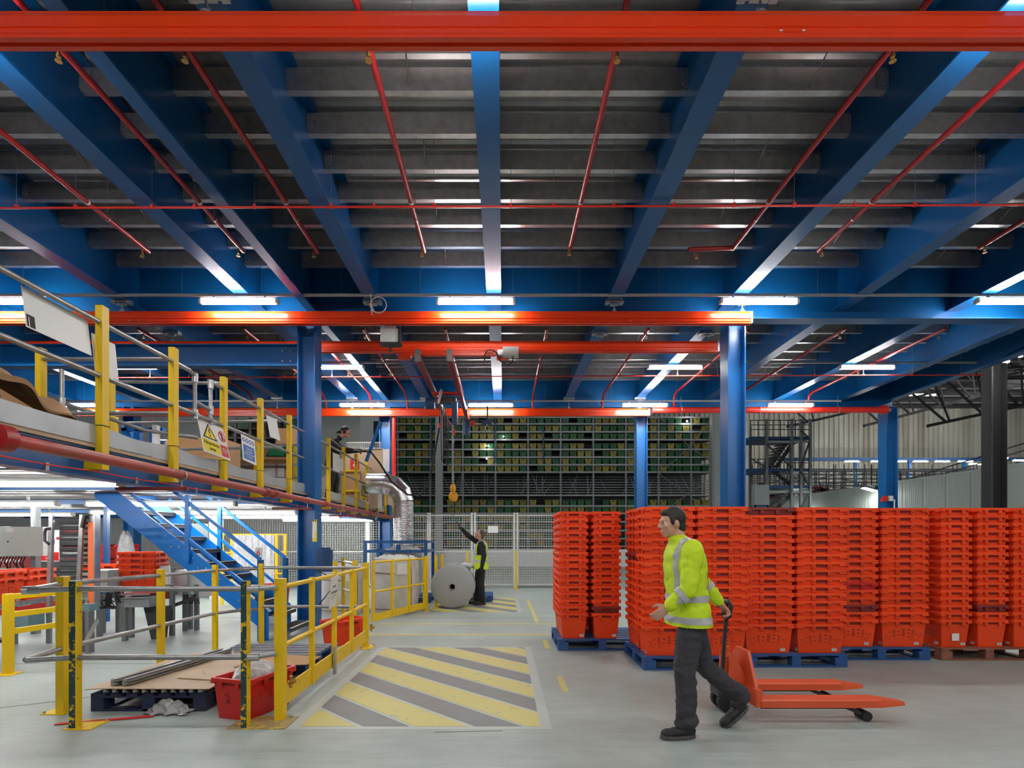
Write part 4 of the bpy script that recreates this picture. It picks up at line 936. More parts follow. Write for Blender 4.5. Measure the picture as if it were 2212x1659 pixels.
# toe boards between posts, top edge sagging like the photo
post_y = [3.6, 4.61, 5.61, 6.62, 7.62, 8.65, 10.6, 11.6, 12.6, 13.6, 14.7, 15.8, 16.9]
for i in range(len(post_y)-1):
    y0, y1 = post_y[i], post_y[i+1]
    if y0 == 8.65: y1 = 9.4
    q = MB().grid(lambda u, v: (-3.425+.0*u, y0+(y1-y0)*u, 2.305+v*(.155-.03*math.sin(u*math.pi)**2*(1 if 0 < i < 5 else .3))), 10, 1).grid(lambda u, v: (-3.42, y0+(y1-y0)*u, 2.305+v*(.155-.03*math.sin(u*math.pi)**2*(1 if 0 < i < 5 else .3))), 10, 1)
    solo('toe_board', q, 'sheet_grey' if i > 5 else 'galv_pale', 'pale grey toe board on the platform edge, %s along from the camera' % ORD[i], 'board', 'toe boards along the platform edge')
def plat_post(x, y, h, lb, foot=True, z0=2.09):
    t = thing('railing_post', lb, 'post', (x, y, z0), group='yellow railing posts on the platform')
    q = MB(); q.extrude([(-.03,-.04),(.03,-.04),(.03,.04),(-.03,.04)], (x, y, z0), (1,0,0), (0,1,0), (0,0,h-z0))
    part('upright', q, 'yellow', t)
    part('cap', MB().box2(x-.031, x+.031, y-.041, y+.041, h, h+.004), 'dark_steel', t)
    if foot: part('foot_bracket', MB().box2(x-.16, x-.03, y-.035, y+.035, z0, z0+.13), 'yellow', t)
    q = MB().tube([(x-.033, y-.043, 2.46), (x+.033, y-.043, 2.458), (x+.033, y+.043, 2.46)], .0035, 5); part('tie_wire', q, 'black', t)
for i, y in enumerate(post_y):
    plat_post(PX+.035, y, 3.47 if y < 14 else 3.38-.03*(y-14), 'yellow post of the platform edge railing, %s from the camera' % ORD[i])
def tube_run(label, segs, cat='rail', r=.0215, mat='tube', name='guard_rail', fit=()):
    q = MB()
    t = thing(name, label, cat, segs[0][0])
    for pts in segs:
        part('tube', MB().tube(pts, r, 10), mat, t)
    for p, d in fit: part('clamp_fitting', MB().cyl(Vector(p)-Vector(d)*.05, Vector(p)+Vector(d)*.05, r*1.5, n=10), 'galv', t)
    return t
x = PX+.035
tube_run('grey top rail of the platform edge, nearest the camera, ending in an elbow', [[(x, 2.6, 3.33), (x, 5.9, 3.33), (x, 5.98, 3.31), (x, 6.0, 3.25), (x, 6.0, 2.90)]], fit=[((x, 6.0, 3.28), (0, 0, 1)), ((x, 6.0, 2.88), (0, 0, 1))])
tube_run('grey middle rail of the platform edge, from the camera to the blue column', [[(x, 2.6, 2.88), (x, 9.3, 2.88)]], fit=[((x, 6.0, 2.88), (0, 1, 0)), ((x, 6.35, 2.88), (0, 1, 0))])
tube_run('grey top rail of the platform edge, past the gap, up to the blue column', [[(x, 6.32, 2.84), (x, 6.32, 3.30), (x, 6.36, 3.33), (x, 6.45, 3.33), (x, 9.3, 3.33)]], fit=[((x, 6.32, 3.3), (0, 0, 1)), ((x, 6.32, 3.0), (0, 0, 1))])
tube_run('short grey linking rail across the gap in the platform railing', [[(x, 6.0, 3.02), (x, 6.32, 3.0)]])
tube_run('grey top rail of the platform edge, beyond the blue column', [[(x, 9.95, 3.33), (x, 13.6, 3.33), (x, 16.9, 3.22)]])
tube_run('grey middle rail of the platform edge, beyond the blue column', [[(x, 9.95, 2.88), (x, 13.6, 2.88), (x, 16.9, 2.85)]])
# inner railing set back from the edge and cross rails
ip = [(-4.77, 5.62, 'left'), (-4.77, 6.62, 'middle'), (-6.25, 8.77, 'right of the middle')]
for xx, y, d in ip: plat_post(xx, y, 3.47, 'yellow post of the inner railing, %s, behind the platform edge posts' % d, False, 2.3)
tube_run('grey cross rail from the left inner post to the edge post, upper', [[(-4.77, 5.62, 3.36), (x, 5.61, 3.36)]])
tube_run('grey cross rail from the left inner post to the edge post, lower', [[(-4.77, 5.62, 2.80), (x, 5.61, 2.80)]])
tube_run('grey cross rail from the middle inner post to the edge post, upper', [[(-4.77, 6.62, 3.42), (x, 6.62, 3.40)]])
tube_run('grey inner drop rail with clamp beside the left inner post', [[(-4.62, 5.7, 3.28), (-4.62, 5.7, 2.7)], [(-4.62, 5.7, 2.93), (-4.2, 6.4, 2.78), (-3.7, 6.6, 2.73)]], fit=[((-4.62, 5.7, 2.93), (0, 0, 1))])
tube_run('grey rear rail along the far inner walkway, upper', [[(-6.25, 8.8, 3.38), (-3.5, 8.62, 3.38)]])
tube_run('grey rear rail along the far inner walkway, lower', [[(-6.3, 8.8, 2.93), (-3.5, 8.62, 2.96)]])
for i, (xx, y) in enumerate([(-5.9, 10.8), (-4.9, 10.8), (-4.35, 11.4), (-3.95, 11.1)]):
    plat_post(xx, y, 3.47, 'yellow post in the far inner railing beside the cardboard, %s from left' % ORD[i], False, 2.3)
tube_run('grey far inner rail before the cardboard bin', [[(-7.2, 10.8, 2.98), (-3.6, 10.8, 2.98)], [(-7.2, 10.8, 2.72), (-3.6, 10.8, 2.72)]])
tube_run('grey far inner top rail before the cardboard bin', [[(-7.2, 10.85, 3.38), (-3.6, 10.85, 3.38)]])
# dusty fire main clipped along the platform
px_ = -3.07
t = thing('fire_main', 'dusty red fire main pipe clipped along the platform edge, with a grooved coupling at left', 'pipe', (px_, 8, 2.1))
part('pipe', MB().cyl((px_, 3.35, 2.12), (px_, 16.9, 2.10), .043, n=18), 'dusty_pipe', t)
part('hose_end', MB().tube([(px_-.12, 2.9, 2.14), (px_-.05, 3.1, 2.135), (px_, 3.3, 2.125)], .038, 12), 'kraft', t, 'dirty wrapped pipe end')
q = MB().cyl((px_, 3.28, 2.12), (px_, 3.37, 2.12), .085, n=20).cyl((px_-.02, 3.26, 2.125), (px_-.02, 3.22, 2.125), .05, n=8)
part('wheel_valve', q, 'pipe', t, 'red valve wheel')
for i, yc in enumerate((7.05, 7.3, 9.35, 12.5)): part('coupling', MB().cyl((px_, yc-.04, 2.11), (px_, yc+.04, 2.11), .06, n=16).box((px_+.05, yc, 2.11), (.05, .05, .04)), 'dusty_pipe', t)
for yc in (5.2, 8.55, 10.3, 11.2, 13.2):
    q = MB().tube([(px_+.05*math.cos(a*.524), yc, 2.11+.05*math.sin(a*.524)) for a in range(12)], .007, 6, closed=True).cyl((px_, yc, 2.065), (px_, yc, 1.97), .008, n=6)
    part('pipe_clamp', q, 'galv', t)
for i, (yc, L) in enumerate(((5.2, .62), (8.55, .55), (11.2, .5))):
    solo('strut_channel', MB().box2(px_-L, px_+.06, yc-.02, yc+.02, 1.965, 2.0), 'maroon', 'rust red channel bracket under the fire main, %s from the camera' % ORD[i], 'bracket', 'channel brackets under the fire main')
t = thing('red_cable', 'thin red cable sagging between clips under the platform edge beam', 'cable', (-3.40, 8, 2.05))
pts = [(-3.43, 2.6+i*.2, 2.075-.012*abs(math.sin(i*.2*math.pi/1.0))) for i in range(62)]
part('cable', MB().tube(pts, .006, 6), 'thin_red', t)
q = MB()
for k in range(12): q.box((-3.44, 3.1+k*1.0, 2.05), (.02, .03, .06))
part('clip', q, 'galv', t)
# lamps under the platform
for i, (x0, x1, Y, z) in enumerate(((-7.4,-3.95,5.6,2.09),(-6.4,-4.15,8.4,2.06),(-9.8,-6.9,8.4,2.06),(-8.3,-4.2,11.0,2.06),(-8.3,-4.0,13.3,2.06),(-6.2,-3.7,15.4,2.06),(-12.5,-10,5.6,2.09),(-13,-9.5,12.0,2.06))):
    batten((x0+x1)/2, Y, z-.03, x1-x0, 'long white light strip under the platform, %s from the camera%s' % (ORD[i], ', at left' if x0 < -9.6 else ''), 'lamp_low', 'light strips under the platform', .05)

# ---------------------------------------------------------------- things on the platform
t = thing('packing_machine', 'tan sided machine on the platform at the left edge, under crumpled kraft paper', 'machine', (-4.6, 4.4, 2.3))
part('side_panel', MB().extrude([(0,0),(1.5,0),(1.3,.18),(.3,.46),(0,.5)], (-3.62, 3.0, 2.3), (0,1,0), (0,0,1), (-.9,0,0)), 'card', t)
def kr(u, v):
    a = u*2.2; yy = 3.05+u*1.65; rnd = math.sin(u*23+v*9)*.02+math.sin(v*31+u*5)*.018
    return (-3.56-v*1.1+rnd, yy+math.sin(v*14)*.03, 2.86-.40*u**1.3+.1*math.sin(v*3)+rnd*1.6)
solo('kraft_paper', MB().grid(kr, 40, 24).grid(lambda u, v: (kr(u, 0)[0]+.0, kr(u, 0)[1], kr(u, 0)[2]-v*.1*(1-u)), 40, 3), 'kraft', 'crumpled brown kraft paper draped down the machine on the platform at left', 'paper')
bn = [('card', 372, 478, 945, 1040, 9.6, 'large brown cardboard bin between the yellow posts on the platform'),
      ('card', 596, 645, 925, 985, 13.2, 'upright brown cardboard sheet beside the blue column')]
for m, x0, x1, y0, y1, Y, lb in bn:
    solo('cardboard_bin', MB().box2(XA(x0, Y), XA(x1, Y), Y, Y+.7, DZ, ZA(y0, Y)), m, lb, 'box')
Y = 11.9
t = thing('work_table', 'brown topped work table behind the platform railing, carrying green crates', 'table', (-5, Y, 2.3))
part('table_top', MB().box2(XA(478, Y), XA(640, Y), Y, Y+.9, ZA(993, Y), ZA(987, Y)), 'card', t)
part('apron', MB().box2(XA(482, Y), XA(638, Y), Y+.05, Y+.85, ZA(1004, Y), ZA(993, Y)), 'kraft', t)
part('lower_panel', MB().box2(XA(560, Y), XA(610, Y), Y+.1, Y+.12, 2.3, ZA(1010, Y)), 'white', t)
for i, xx in enumerate((486, 634)): part('leg', MB().box2(XA(xx, Y)-.03, XA(xx, Y)+.03, Y+.1, Y+.16, 2.3, ZA(1004, Y)), 'steel_grey', t)
def open_tote(x0, x1, y0, y1, z0, z1, mat, lb, cat='crate', name='green_crate', group=None):
    q = MB(); wl = .02
    q.box2(x0, x1, y0, y0+wl, z0, z1).box2(x0, x1, y1-wl, y1, z0, z1).box2(x0, x0+wl, y0+wl, y1-wl, z0, z1).box2(x1-wl, x1, y0+wl, y1-wl, z0, z1).box2(x0, x1, y0, y1, z0, z0+.02)
    q.box2(x0-.015, x1+.015, y0-.015, y0, z1-.03, z1)
    n = 5
    for k in range(1, n): q.box2(x0, x1, y0-.008, y0, z0+(z1-z0)*k/n, z0+(z1-z0)*k/n+.008)
    for k in range(1, 8): q.box2(x0+(x1-x0)*k/8-.004, x0+(x1-x0)*k/8+.004, y0-.008, y0, z0, z1-.03)
    return solo(name, q, mat, lb, cat, group)
for i, (a, b, t0, b0) in enumerate(((487, 530, 963, 987), (578, 612, 963, 986), (614, 641, 962, 986))):
    open_tote(XA(a, Y), XA(b, Y), Y+.05, Y+.6, ZA(b0, Y)+.005, ZA(t0, Y), 'green', 'green ribbed crate on the brown work table, %s' % ['left one', 'middle one', 'right one beside the column'][i], group='green crates on the work table')
q = MB().box((XA(545, Y), Y+.2, ZA(965, Y)), (.38, .3, .35), .4, rot=Matrix.Rotation(.6, 3, 'Y')); solo('plywood_offcut', q, 'wood', 'tilted pale plywood offcut behind the green crates', 'board')
q = MB().box((XA(526, Y), Y+.25, ZA(958, Y)), (.2, .25, .12), .4, rot=Matrix.Rotation(-.5, 3, 'Y')); solo('white_carton', q, 'white', 'small white carton tipped among the green crates', 'carton')
q = MB()
for k in range(9): q.tube([(XA(604, 10.9)+.018*math.cos(a*.785), 10.75, ZA(1006+k*4, 10.9)+.02*math.sin(a*.785)) for a in range(8)], .004, 5, closed=True)
solo('black_chain', q, 'black', 'short black chain hanging before the white panel on the platform', 'chain')
# steel frame machine behind posts
Y = 10.5
t = thing('frame_machine', 'blue and grey steel frame with white guard, on the platform behind the second post', 'machine', (-7.2, Y, 2.3))
q = MB()
for a, b, c_, d in ((272,930,300,1000),(300,930,272,1000),(328,940,350,1000)): q.bar(W(a, b, Y), W(c_, d, Y), .07, .07)
for a in (272, 300, 332): q.box2(XA(a, Y)-.05, XA(a, Y)+.05, Y-.05, Y+.05, 2.3, ZA(925, Y))
q.box2(XA(265, Y), XA(355, Y), Y-.05, Y+.05, ZA(932, Y), ZA(925, Y)); part('frame', q, 'bright_blue', t)
part('white_post', MB().box2(XA(350, Y), XA(360, Y), Y-.3, Y-.2, 2.3, ZA(925, Y)), 'white', t)
part('roller', MB().cyl((XA(330, Y), Y+.2, ZA(960, Y)), (XA(350, Y), Y+.2, ZA(960, Y)), .13, n=18), 'galv', t)
part('warning_band', MB().box2(XA(343, Y), XA(352, Y), Y-.32, Y-.3, ZA(923, Y), ZA(915, Y)), 'sign_red', t)
# dark shelving beyond
Y = 14.5
t = thing('dark_shelving', 'dark rack with green crates behind the platform, above the cardboard', 'rack', (-6.5, Y, 2.3))
q = MB()
for a in (478, 508, 540, 572, 604, 640): q.box2(XA(a, Y)-.03, XA(a, Y)+.03, Y, Y+.6, 2.3, ZA(902, Y))
for b in (905, 925, 945): q.box2(XA(478, Y), XA(642, Y), Y, Y+.6, ZA(b+2, Y), ZA(b, Y))
part('frame', q, 'dark_steel', t)
for i, a in enumerate((482, 512, 580, 612)): open_tote(XA(a, Y), XA(a+24, Y), Y+.02, Y+.5, ZA(925, Y)+.003, ZA(908, Y), 'tote_green', 'small green crate in the dark rack behind the platform, %s from left' % ORD[i], group='green crates in the dark rack')
# plywood machine with arrow panel next to the worker
Y = 14.0
t = thing('plywood_booth', 'plywood booth with white mesh top and yellow rails, in front of the platform worker', 'booth', (-3.1, Y, 2.3))
part('rear_panel', MB().box2(XA(742, Y), XA(828, Y), Y, Y+.04, DZ, ZA(968, Y)), 'wood', t)
part('side_panel', MB().extrude([(0,0),(.9,0),(.9,.5),(0,.85)], (XA(834, Y), Y+.05, DZ+.1), (0,1,0), (0,0,1), (.03,0,0)), 'wood', t)
q = MB().box2(XA(748, Y), XA(824, Y), Y-.03, Y-.01, ZA(957, Y), ZA(955, Y)).box2(XA(748, Y), XA(824, Y), Y-.03, Y-.01, ZA(970, Y), ZA(968, Y))
for k in range(20): q.box2(XA(749+k*3.9, Y)-.004, XA(749+k*3.9, Y)+.004, Y-.025, Y-.015, ZA(969, Y), ZA(956, Y))
for k in range(1, 4): q.box2(XA(748, Y), XA(824, Y), Y-.025, Y-.015, ZA(956+k*3.3, Y)-.003, ZA(956+k*3.3, Y)+.003)
part('mesh_guard', q, 'white_metal', t, 'white mesh guard')
part('red_arrow', MB().box2(XA(757, Y), XA(776, Y), Y-.02, Y-.001, ZA(1015, Y), ZA(992, Y)), 'sign_red', t, 'red panel')
part('white_arrow', MB().extrude([(0,0),(.05,.1),(.02,.1),(.02,.2),(-.02,.2),(-.02,.1),(-.05,.1)], (XA(767, Y), Y-.024, ZA(1012, Y)), (1,0,0), (0,0,1), (0,.003,0)), 'white', t, 'white arrow')
for i, b in enumerate((1017, 1060)): part('yellow_rail', MB().box2(XA(742, Y), XA(778, Y), Y-.12, Y-.08, ZA(b+3, Y), ZA(b-1, Y)), 'yellow', t)
part('lower_panel', MB().box2(XA(742, Y), XA(780, Y), Y-.08, Y-.04, DZ, ZA(1017, Y)), 'card', t)
part('pale_board', MB().box2(XA(818, Y), XA(826, Y), Y-.1, Y-.06, DZ, ZA(1050, Y)).box2(XA(830, Y), XA(843, Y), Y-.14, Y-.1, ZA(1020, Y), ZA(972, Y)), 'white', t)
solo('blue_brace', MB().bar(W(791, 997, 12.5), W(822, 911, 12.5), .11, .05), 'bright_blue', 'bright blue diagonal brace rising beside the plywood booth', 'brace')
solo('grey_wall_panel', MB().box2(XA(640, 26), XA(778, 26), 26, 26.1, 0, 8), 'sheet_grey', 'pale green grey wall panel behind the platform worker', 'panel')
q = MB().cyl((XA(693, 11), 11, 1.0+1.75), (XA(693, 11), 10.6, 2.75), .25, n=24); 
solo('drum', MB().cyl((XA(700, 12.4), 12.3, 2.68), (XA(700, 12.4), 12.9, 2.68), .24, n=26), 'galv', 'grey drum end behind the platform worker, beside the column', 'drum')
solo('vertical_red_pipe', MB().cyl((XA(851, 15.5), 15.5, 2.6), (XA(851, 15.5), 15.5, 5.1), .055, n=14).cyl((XA(851, 15.5), 15.5, 5.0), (XA(851, 15.5), 15.5, 5.1), .075, n=14), 'thin_red', 'vertical red pipe beside the blue column, left of the tote racking', 'pipe')
# duct
t = thing('exhaust_duct', 'shiny galvanised duct elbow leaving the platform and dropping as a ribbed pipe', 'duct', (-2.44, 13.3, 1.1))
Yd = 13.3; r_ = .25; xc = XA(872, Yd)
el = [(XA(797, Yd), 2.87), (XA(838, Yd), 2.87)]
pts = [Vector((XA(795, Yd), Yd, 2.86)), Vector((XA(832, Yd), Yd, 2.86)), Vector((XA(853, Yd), Yd, 2.79)), Vector((XA(867, Yd), Yd, 2.63)), Vector((xc, Yd, 2.42))]
for i in range(len(pts)-1):
    a, b = pts[i], pts[i+1]
    q = MB(); d0 = (pts[i]-pts[i-1]).normalized()+(b-a).normalized() if i else (b-a); d1 = (b-a).normalized()+((pts[i+2]-b).normalized() if i < len(pts)-2 else Vector((0,0,-1)))
    rings = []
    for p, d in ((a, d0), (b, d1)):
        d = d.normalized(); u = Vector((0, 1, 0)); v = d.cross(u).normalized(); k = 1/max(.85, abs(d.dot((b-a).normalized())))
        rings.append([p+u*math.cos(2*math.pi*j/28)*r_+v*math.sin(2*math.pi*j/28)*r_*k for j in range(28)])
    q.add(rings[0]+rings[1], [(j, j+28, (j+1) % 28+28, (j+1) % 28) for j in range(28)], 0, True)
    if i == 0: q.add(rings[0], [tuple(range(28))])
    part('elbow_segment', q, 'duct', t)
prof = []; z = 2.42
while z > 1.15: prof += [(r_*.96, z), (r_*1.0, z-.018), (r_*.96, z-.036)]; z -= .04
part('ribbed_pipe', MB().lathe(prof, (xc, Yd, 0), n=30), 'duct', t)
# signs hung on the railing
def board(name, label, cat, p0, U, V, w_, h_, mat='sign_white'):
    U = Vector(U).normalized(); V = Vector(V).normalized(); N = U.cross(V)
    t = thing(name, label, cat, p0); p0 = Vector(p0)
    part('panel', MB().extrude([(-w_/2,-h_/2),(w_/2,-h_/2),(w_/2,h_/2),(-w_/2,h_/2)], p0-N*.003, U, V, N*.003), mat, t)
    def shape(nm, prof, m, lift=.001, lb=None): return part(nm, MB().extrude(prof, p0+N*(lift-.0005), U, V, N*.0008), m, t, lb)
    return t, shape, p0, U, V, N
R2 = lambda x0, x1, y0, y1: [(x0,y0),(x1,y0),(x1,y1),(x0,y1)]
circ = lambda cx, cy, r, n=24: [(cx+r*math.cos(2*math.pi*k/n), cy+r*math.sin(2*math.pi*k/n)) for k in range(n)]
def ring(r0, r1, c, p0, U, V, N, n=28):
    q = MB(); vs = []
    for r in (r0, r1):
        for k in range(n): a = 2*math.pi*k/n; vs.append(p0+U*(c[0]+r*math.cos(a))+V*(c[1]+r*math.sin(a))+N*.0028)
    return q.add(vs, [(k, k+n, (k+1) % n+n, (k+1) % n) for k in range(n)])
def hazard(label, p0, U, V, w_, h_):
    t, sh, p0, U, V, N = board('warning_sign', label, 'sign', p0, U, V, w_, h_)
    s = w_/1.0
    sh('yellow_field', R2(-.47*s, .17*s, -.44*h_, -.08*h_), 'sign_yellow', .001)
    sh('red_field', R2(.19*s, .47*s, -.44*h_, -.08*h_), 'sign_red', .001)
    sh('black_triangle', [(-.42*s,-.04*h_),(.12*s,-.04*h_),(-.15*s,.44*h_)], 'ink', .001)
    sh('yellow_triangle', [(-.35*s,.0*h_),(.05*s,.0*h_),(-.15*s,.36*h_)], 'sign_yellow', .002)
    sh('exclamation_mark', [(-.165*s,.12*h_),(-.135*s,.12*h_),(-.125*s,.27*h_),(-.175*s,.27*h_)], 'ink', .003)
    sh('exclamation_dot', circ(-.15*s, .055*h_, .025*s, 10), 'ink', .003)
    part('prohibition_ring', ring(.105*s, .135*s, (.33*s, .2*h_), p0, U, V, N), 'sign_red', t)
    sh('walking_figure', [(.30*s,.05*h_),(.34*s,.05*h_),(.37*s,.25*h_),(.33*s,.33*h_),(.29*s,.25*h_)], 'ink', .002)
    sh('red_bar', [(.24*s,.29*h_),(.27*s,.32*h_),(.43*s,.11*h_),(.40*s,.08*h_)], 'sign_red', .003)
    text_part('lettering', 'Hazardous\narea', .13*s, p0+U*(-.15*s)+V*(-.26*h_)+N*.003, U, V, 'ink', t)
    text_part('lettering', 'Authorised\npersonnel\nonly', .05*s, p0+U*(.33*s)+V*(-.26*h_)+N*.003, U, V, 'sign_white', t)
    return t
# first sign hangs between posts three and four
hz = hazard('white and yellow Hazardous area sign hung on the middle rail of the platform', (x+.04, 6.33, 2.66), (.10, 1, -.08), (-.25, .09, 1), .50, .40)
hazard('smaller Hazardous area sign hung on the railing below the platform worker', (x+.04, 13.2, 2.62), (.10, 1, -.08), (-.1, .0, 1), .6, .42)
t, sh, p0, U, V, N = board('ppe_sign', 'white and blue protective equipment sign hung on the platform middle rail', 'sign', (x+.045, 7.18, 2.68), (.1, 1, -.1), (-.1, .05, 1), .32, .34)
sh('blue_field', R2(-.13, .13, -.14, .05), 'sign_blue')
for k in range(4): sh('blue_symbol', circ(-.11+.073*k, .11, .031, 14), 'sign_blue')
for k in range(4): sh('white_symbol', circ(-.11+.073*k, .11, .013, 8), 'sign_white', .002)
text_part('lettering', 'Personal\nprotective\nequipment must\nbe worn', .036, p0+V*(-.045)+N*.003, U, V, 'sign_white', t)
t, sh, p0, U, V, N = board('paper_sign', 'white laminated sheet seen at a slant on the top rail, nearest the camera', 'sign', (x-.03, 4.20, 3.17), (0, 1, 0), (-.12, 0, 1), .62, .30)
sh('black_print', R2(-.30, -.23, -.14, -.05), 'ink'); sh('pale_gap', R2(-.285, -.278, -.14, -.07), 'sign_white', .002)
board('paper_sign', 'white sheet hanging behind the nearest yellow platform post', 'sign', (x-.05, 4.72, 3.06), (0, 1, 0), (-.1, 0, 1), .28, .36)
board('paper_sign', 'white sheet hanging on the top rail between the last two posts before the column', 'sign', (x+.02, 8.0, 3.15), (.05, 1, 0), (-.22, .1, 1), .32, .36)
board('paper_sign', 'left one of two white papers tied to the rail behind the platform worker', 'sign', (x+.03, 11.0, 3.05), (.1, 1, 0), (0, 0, 1), .34, .36)
board('paper_sign', 'right one of two white papers tied to the rail behind the platform worker', 'sign', (x+.03, 11.35, 3.05), (.1, 1, 0), (0, 0, 1), .2, .26)
# ---------------------------------------------------------------- pallets
def make_pallet(mat, topmat=None):
    t = thing('pallet', 'x', 'pallet', (0,0,0), world=False); H = .155
    q = MB(); n = 7
    for k in range(n):
        wd = .135 if k in (0, n-1) else .095
        yc = -.5+wd/2 if k == 0 else (.5-wd/2 if k == n-1 else -.5+(k+.5)/n)
        q.box((0, yc, H-.009), (1.2, wd, .018))
    part('deck_boards', q, topmat or mat, t)
    q = MB()
    for xx in (-.55, 0, .55): q.box((xx, 0, H-.028), (.1, 1.0, .02))
    part('cross_boards', q, mat, t)
    for xx in (-.53, 0, .53):
        for yy in (-.445, 0, .445):
            part('block', MB().box((xx, yy, .067), (.14 if xx else .10, .11, .095)), mat, t)
    q = MB()
    for yy in (-.45, 0, .45): q.box((0, yy, .010), (1.2, .1, .018))
    for xx in (-.55, .55): q.box((xx, 0, .0102), (.1, .8, .0176))
    part('base_boards', q, mat, t)
    return t
pal_proto = make_pallet('pallet')
pal_brown = make_pallet('pallet_brown')
def put_pallet(p, first, loc, rz, label, group=None):
    o = p if first else copy_tree(p)
    o.location = loc; o.rotation_euler = (0, 0, rz); o['label'] = label
    if group: o['group'] = group
    return o

# ---------------------------------------------------------------- red nestable crates
CL, CW, CHt = .60, .40, .345
def crate_mesh(mat, slots):
    q = MB(); L, Wd, H = CL, CW, CHt
    def wall(z0, z1, f0, f1, th=.0035):
        # tapered open box shell, outer + inner
        def rect(z, d): 
            k = (H-z)/H
            a = L/2-.022-.030*k-d; b = Wd/2-.022-.030*k-d; return [(-a,-b,z),(a,-b,z),(a,b,z),(-a,b,z)]
        vs = rect(z0, 0)+rect(z1, 0)+rect(z1, th)+rect(z0+.006, th)
        fs = []
        for i in range(4):
            j = (i+1) % 4; fs += [(i, j, j+4, i+4), (i+4, j+4, j+8, i+8), (i+8, j+8, j+12, i+12)]
        fs += [(3, 2, 1, 0), (12, 13, 14, 15)]
        q.add(vs, fs, 0)
    wall(0, H-.002, 0, 0)
    # rim collar with rounded corners
    def rr(a, b, r, n=4):
        pts = []
        for cx, cy, s in ((a-r, b-r, 0), (-a+r, b-r, 1), (-a+r, -b+r, 2), (a-r, -b+r, 3)):
            for k in range(n+1): t = (s+k/n)*math.pi/2; pts.append((cx+r*math.cos(t), cy+r*math.sin(t)))
        return pts
    o1 = rr(L/2, Wd/2, .03); i1 = rr(L/2-.026, Wd/2-.026, .012); n = len(o1)
    z0, z1 = H-.030, H
    vs = [(x, y, z1-.004) for x, y in o1]+[(x, y, z0) for x, y in o1]+[(x*.995, y*.995, z1) for x, y in o1]+[(x, y, z1) for x, y in i1]+[(x, y, z0) for x, y in i1]
    fs = []
    for k in range(n):
        j = (k+1) % n
        fs += [(k, j, j+n, k+n), (k, k+2*n, j+2*n, j), (k+2*n, k+3*n, j+3*n, j+2*n), (k+n, j+n, j+4*n, k+4*n), (k+3*n, k+4*n, j+4*n, j+3*n)]
    q.add(vs, fs, 0)
    # hanging lugs and handle frames
    for s in (-1, 1):
        yy = s*(Wd/2-.008)
        for xx in (-.092, .092):
            q.box((xx, yy, H-.052), (.040, .016, .048)); q.box((xx, yy-s*.012, H-.05), (.012, .03, .04))
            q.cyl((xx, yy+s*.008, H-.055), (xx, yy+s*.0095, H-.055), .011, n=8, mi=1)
        for xx in (-.245, .245): q.box((xx, yy, H-.038), (.075, .014, .018)); q.box((xx-.02*(1 if xx > 0 else -1), yy-s*.01, H-.04), (.012, .03, .03))
        q.box((0, yy-s*.018, H-.049), (.144, .003, .036), mi=1)  # dark panel paints the shade inside the handle recess
        xx = s*(L/2-.008)
        for y2 in (-.085, .085):
            q.box((xx, y2, H-.050), (.016, .034, .042)); q.box((xx-s*.012, y2, H-.045), (.03, .012, .03))
        for y2 in (-.165, .165): q.box((xx, y2, H-.037), (.014, .05, .016))
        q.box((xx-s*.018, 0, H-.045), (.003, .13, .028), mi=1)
    if slots:
        for s in (-1, 1):
            for ri, (R, cnt) in enumerate(((.085, 5), (.115, 7), (.148, 9), (.18, 11), (.212, 13))):
                for k in range(cnt):
                    t = math.pi*(k+.5)/cnt; z = .085+R*math.sin(t)*.62; xx = R*math.cos(t)*1.22
                    if z > .25 or abs(xx) > .235 or (k+ri) % 4 == 3: continue
                    kk = (CHt-z)/CHt; yy = s*(Wd/2-.022-.030*kk+.0006)
                    dx = math.sin(t)*.015+.004; dz = -math.cos(t)*.010
                    q.add([(xx-dx, yy, z-dz-.0058), (xx+dx, yy, z+dz-.0058), (xx+dx, yy, z+dz+.0058), (xx-dx, yy, z-dz+.0058)], [(0,1,2,3)], 1)  # flat dark quads paint the shade of open vent slots
    return q.mesh('crate', [mat, 'crate_shade_and_mark'])
CM = {k: crate_mesh(k, True) for k in ('crate', 'crate_dark', 'crate_red')}
bl = MB(); bl.extrude([(-.028,-.020),(.028,-.020),(.028,.020),(-.028,.020)], (0,0,0), (1,0,0), (0,.12,1), (0,-.0008,0))
for k in range(11):
    xx = -.022+k*.0044; ww = .0011 if k % 3 else .0022
    bl.extrude([(xx-ww/2,-.014),(xx+ww/2,-.014),(xx+ww/2,.014),(xx-ww/2,.014)], (0,-.0009,0), (1,0,0), (0,.12,1), (0,-.0004,0), 1)
ME_BL = bl.mesh('barcode_label', ['sign_white', 'ink'])
def put_crate(x, y, z, rz, label, group, mk='crate', lab=True, name='red_crate', cat='crate'):
    o = bpy.data.objects.new(name, CM[mk]); C.objects.link(o); o.location = (x, y, z); o.rotation_euler = (0, 0, rz); OFF[o.name] = (0, 0, 0)
    tag(o, label, cat, group)
    if len(label.split()) > 16: print('LONG', label)
    if lab:
        kk = (CHt-.045)/CHt
        for ang, half, dx in ((0, CW/2, .17), (math.pi/2, CL/2, .11), (math.pi, CW/2, .17), (-math.pi/2, CL/2, .11)):
            b = bpy.data.objects.new('barcode_label', ME_BL); b.parent = o; C.objects.link(b); R = Matrix.Rotation(ang, 3, 'Z')
            b.location = R @ Vector((dx, -(half-.022-.030*kk+.0018), .045)); b.rotation_euler = (0, 0, ang); b['label'] = 'white barcode label'
    return o
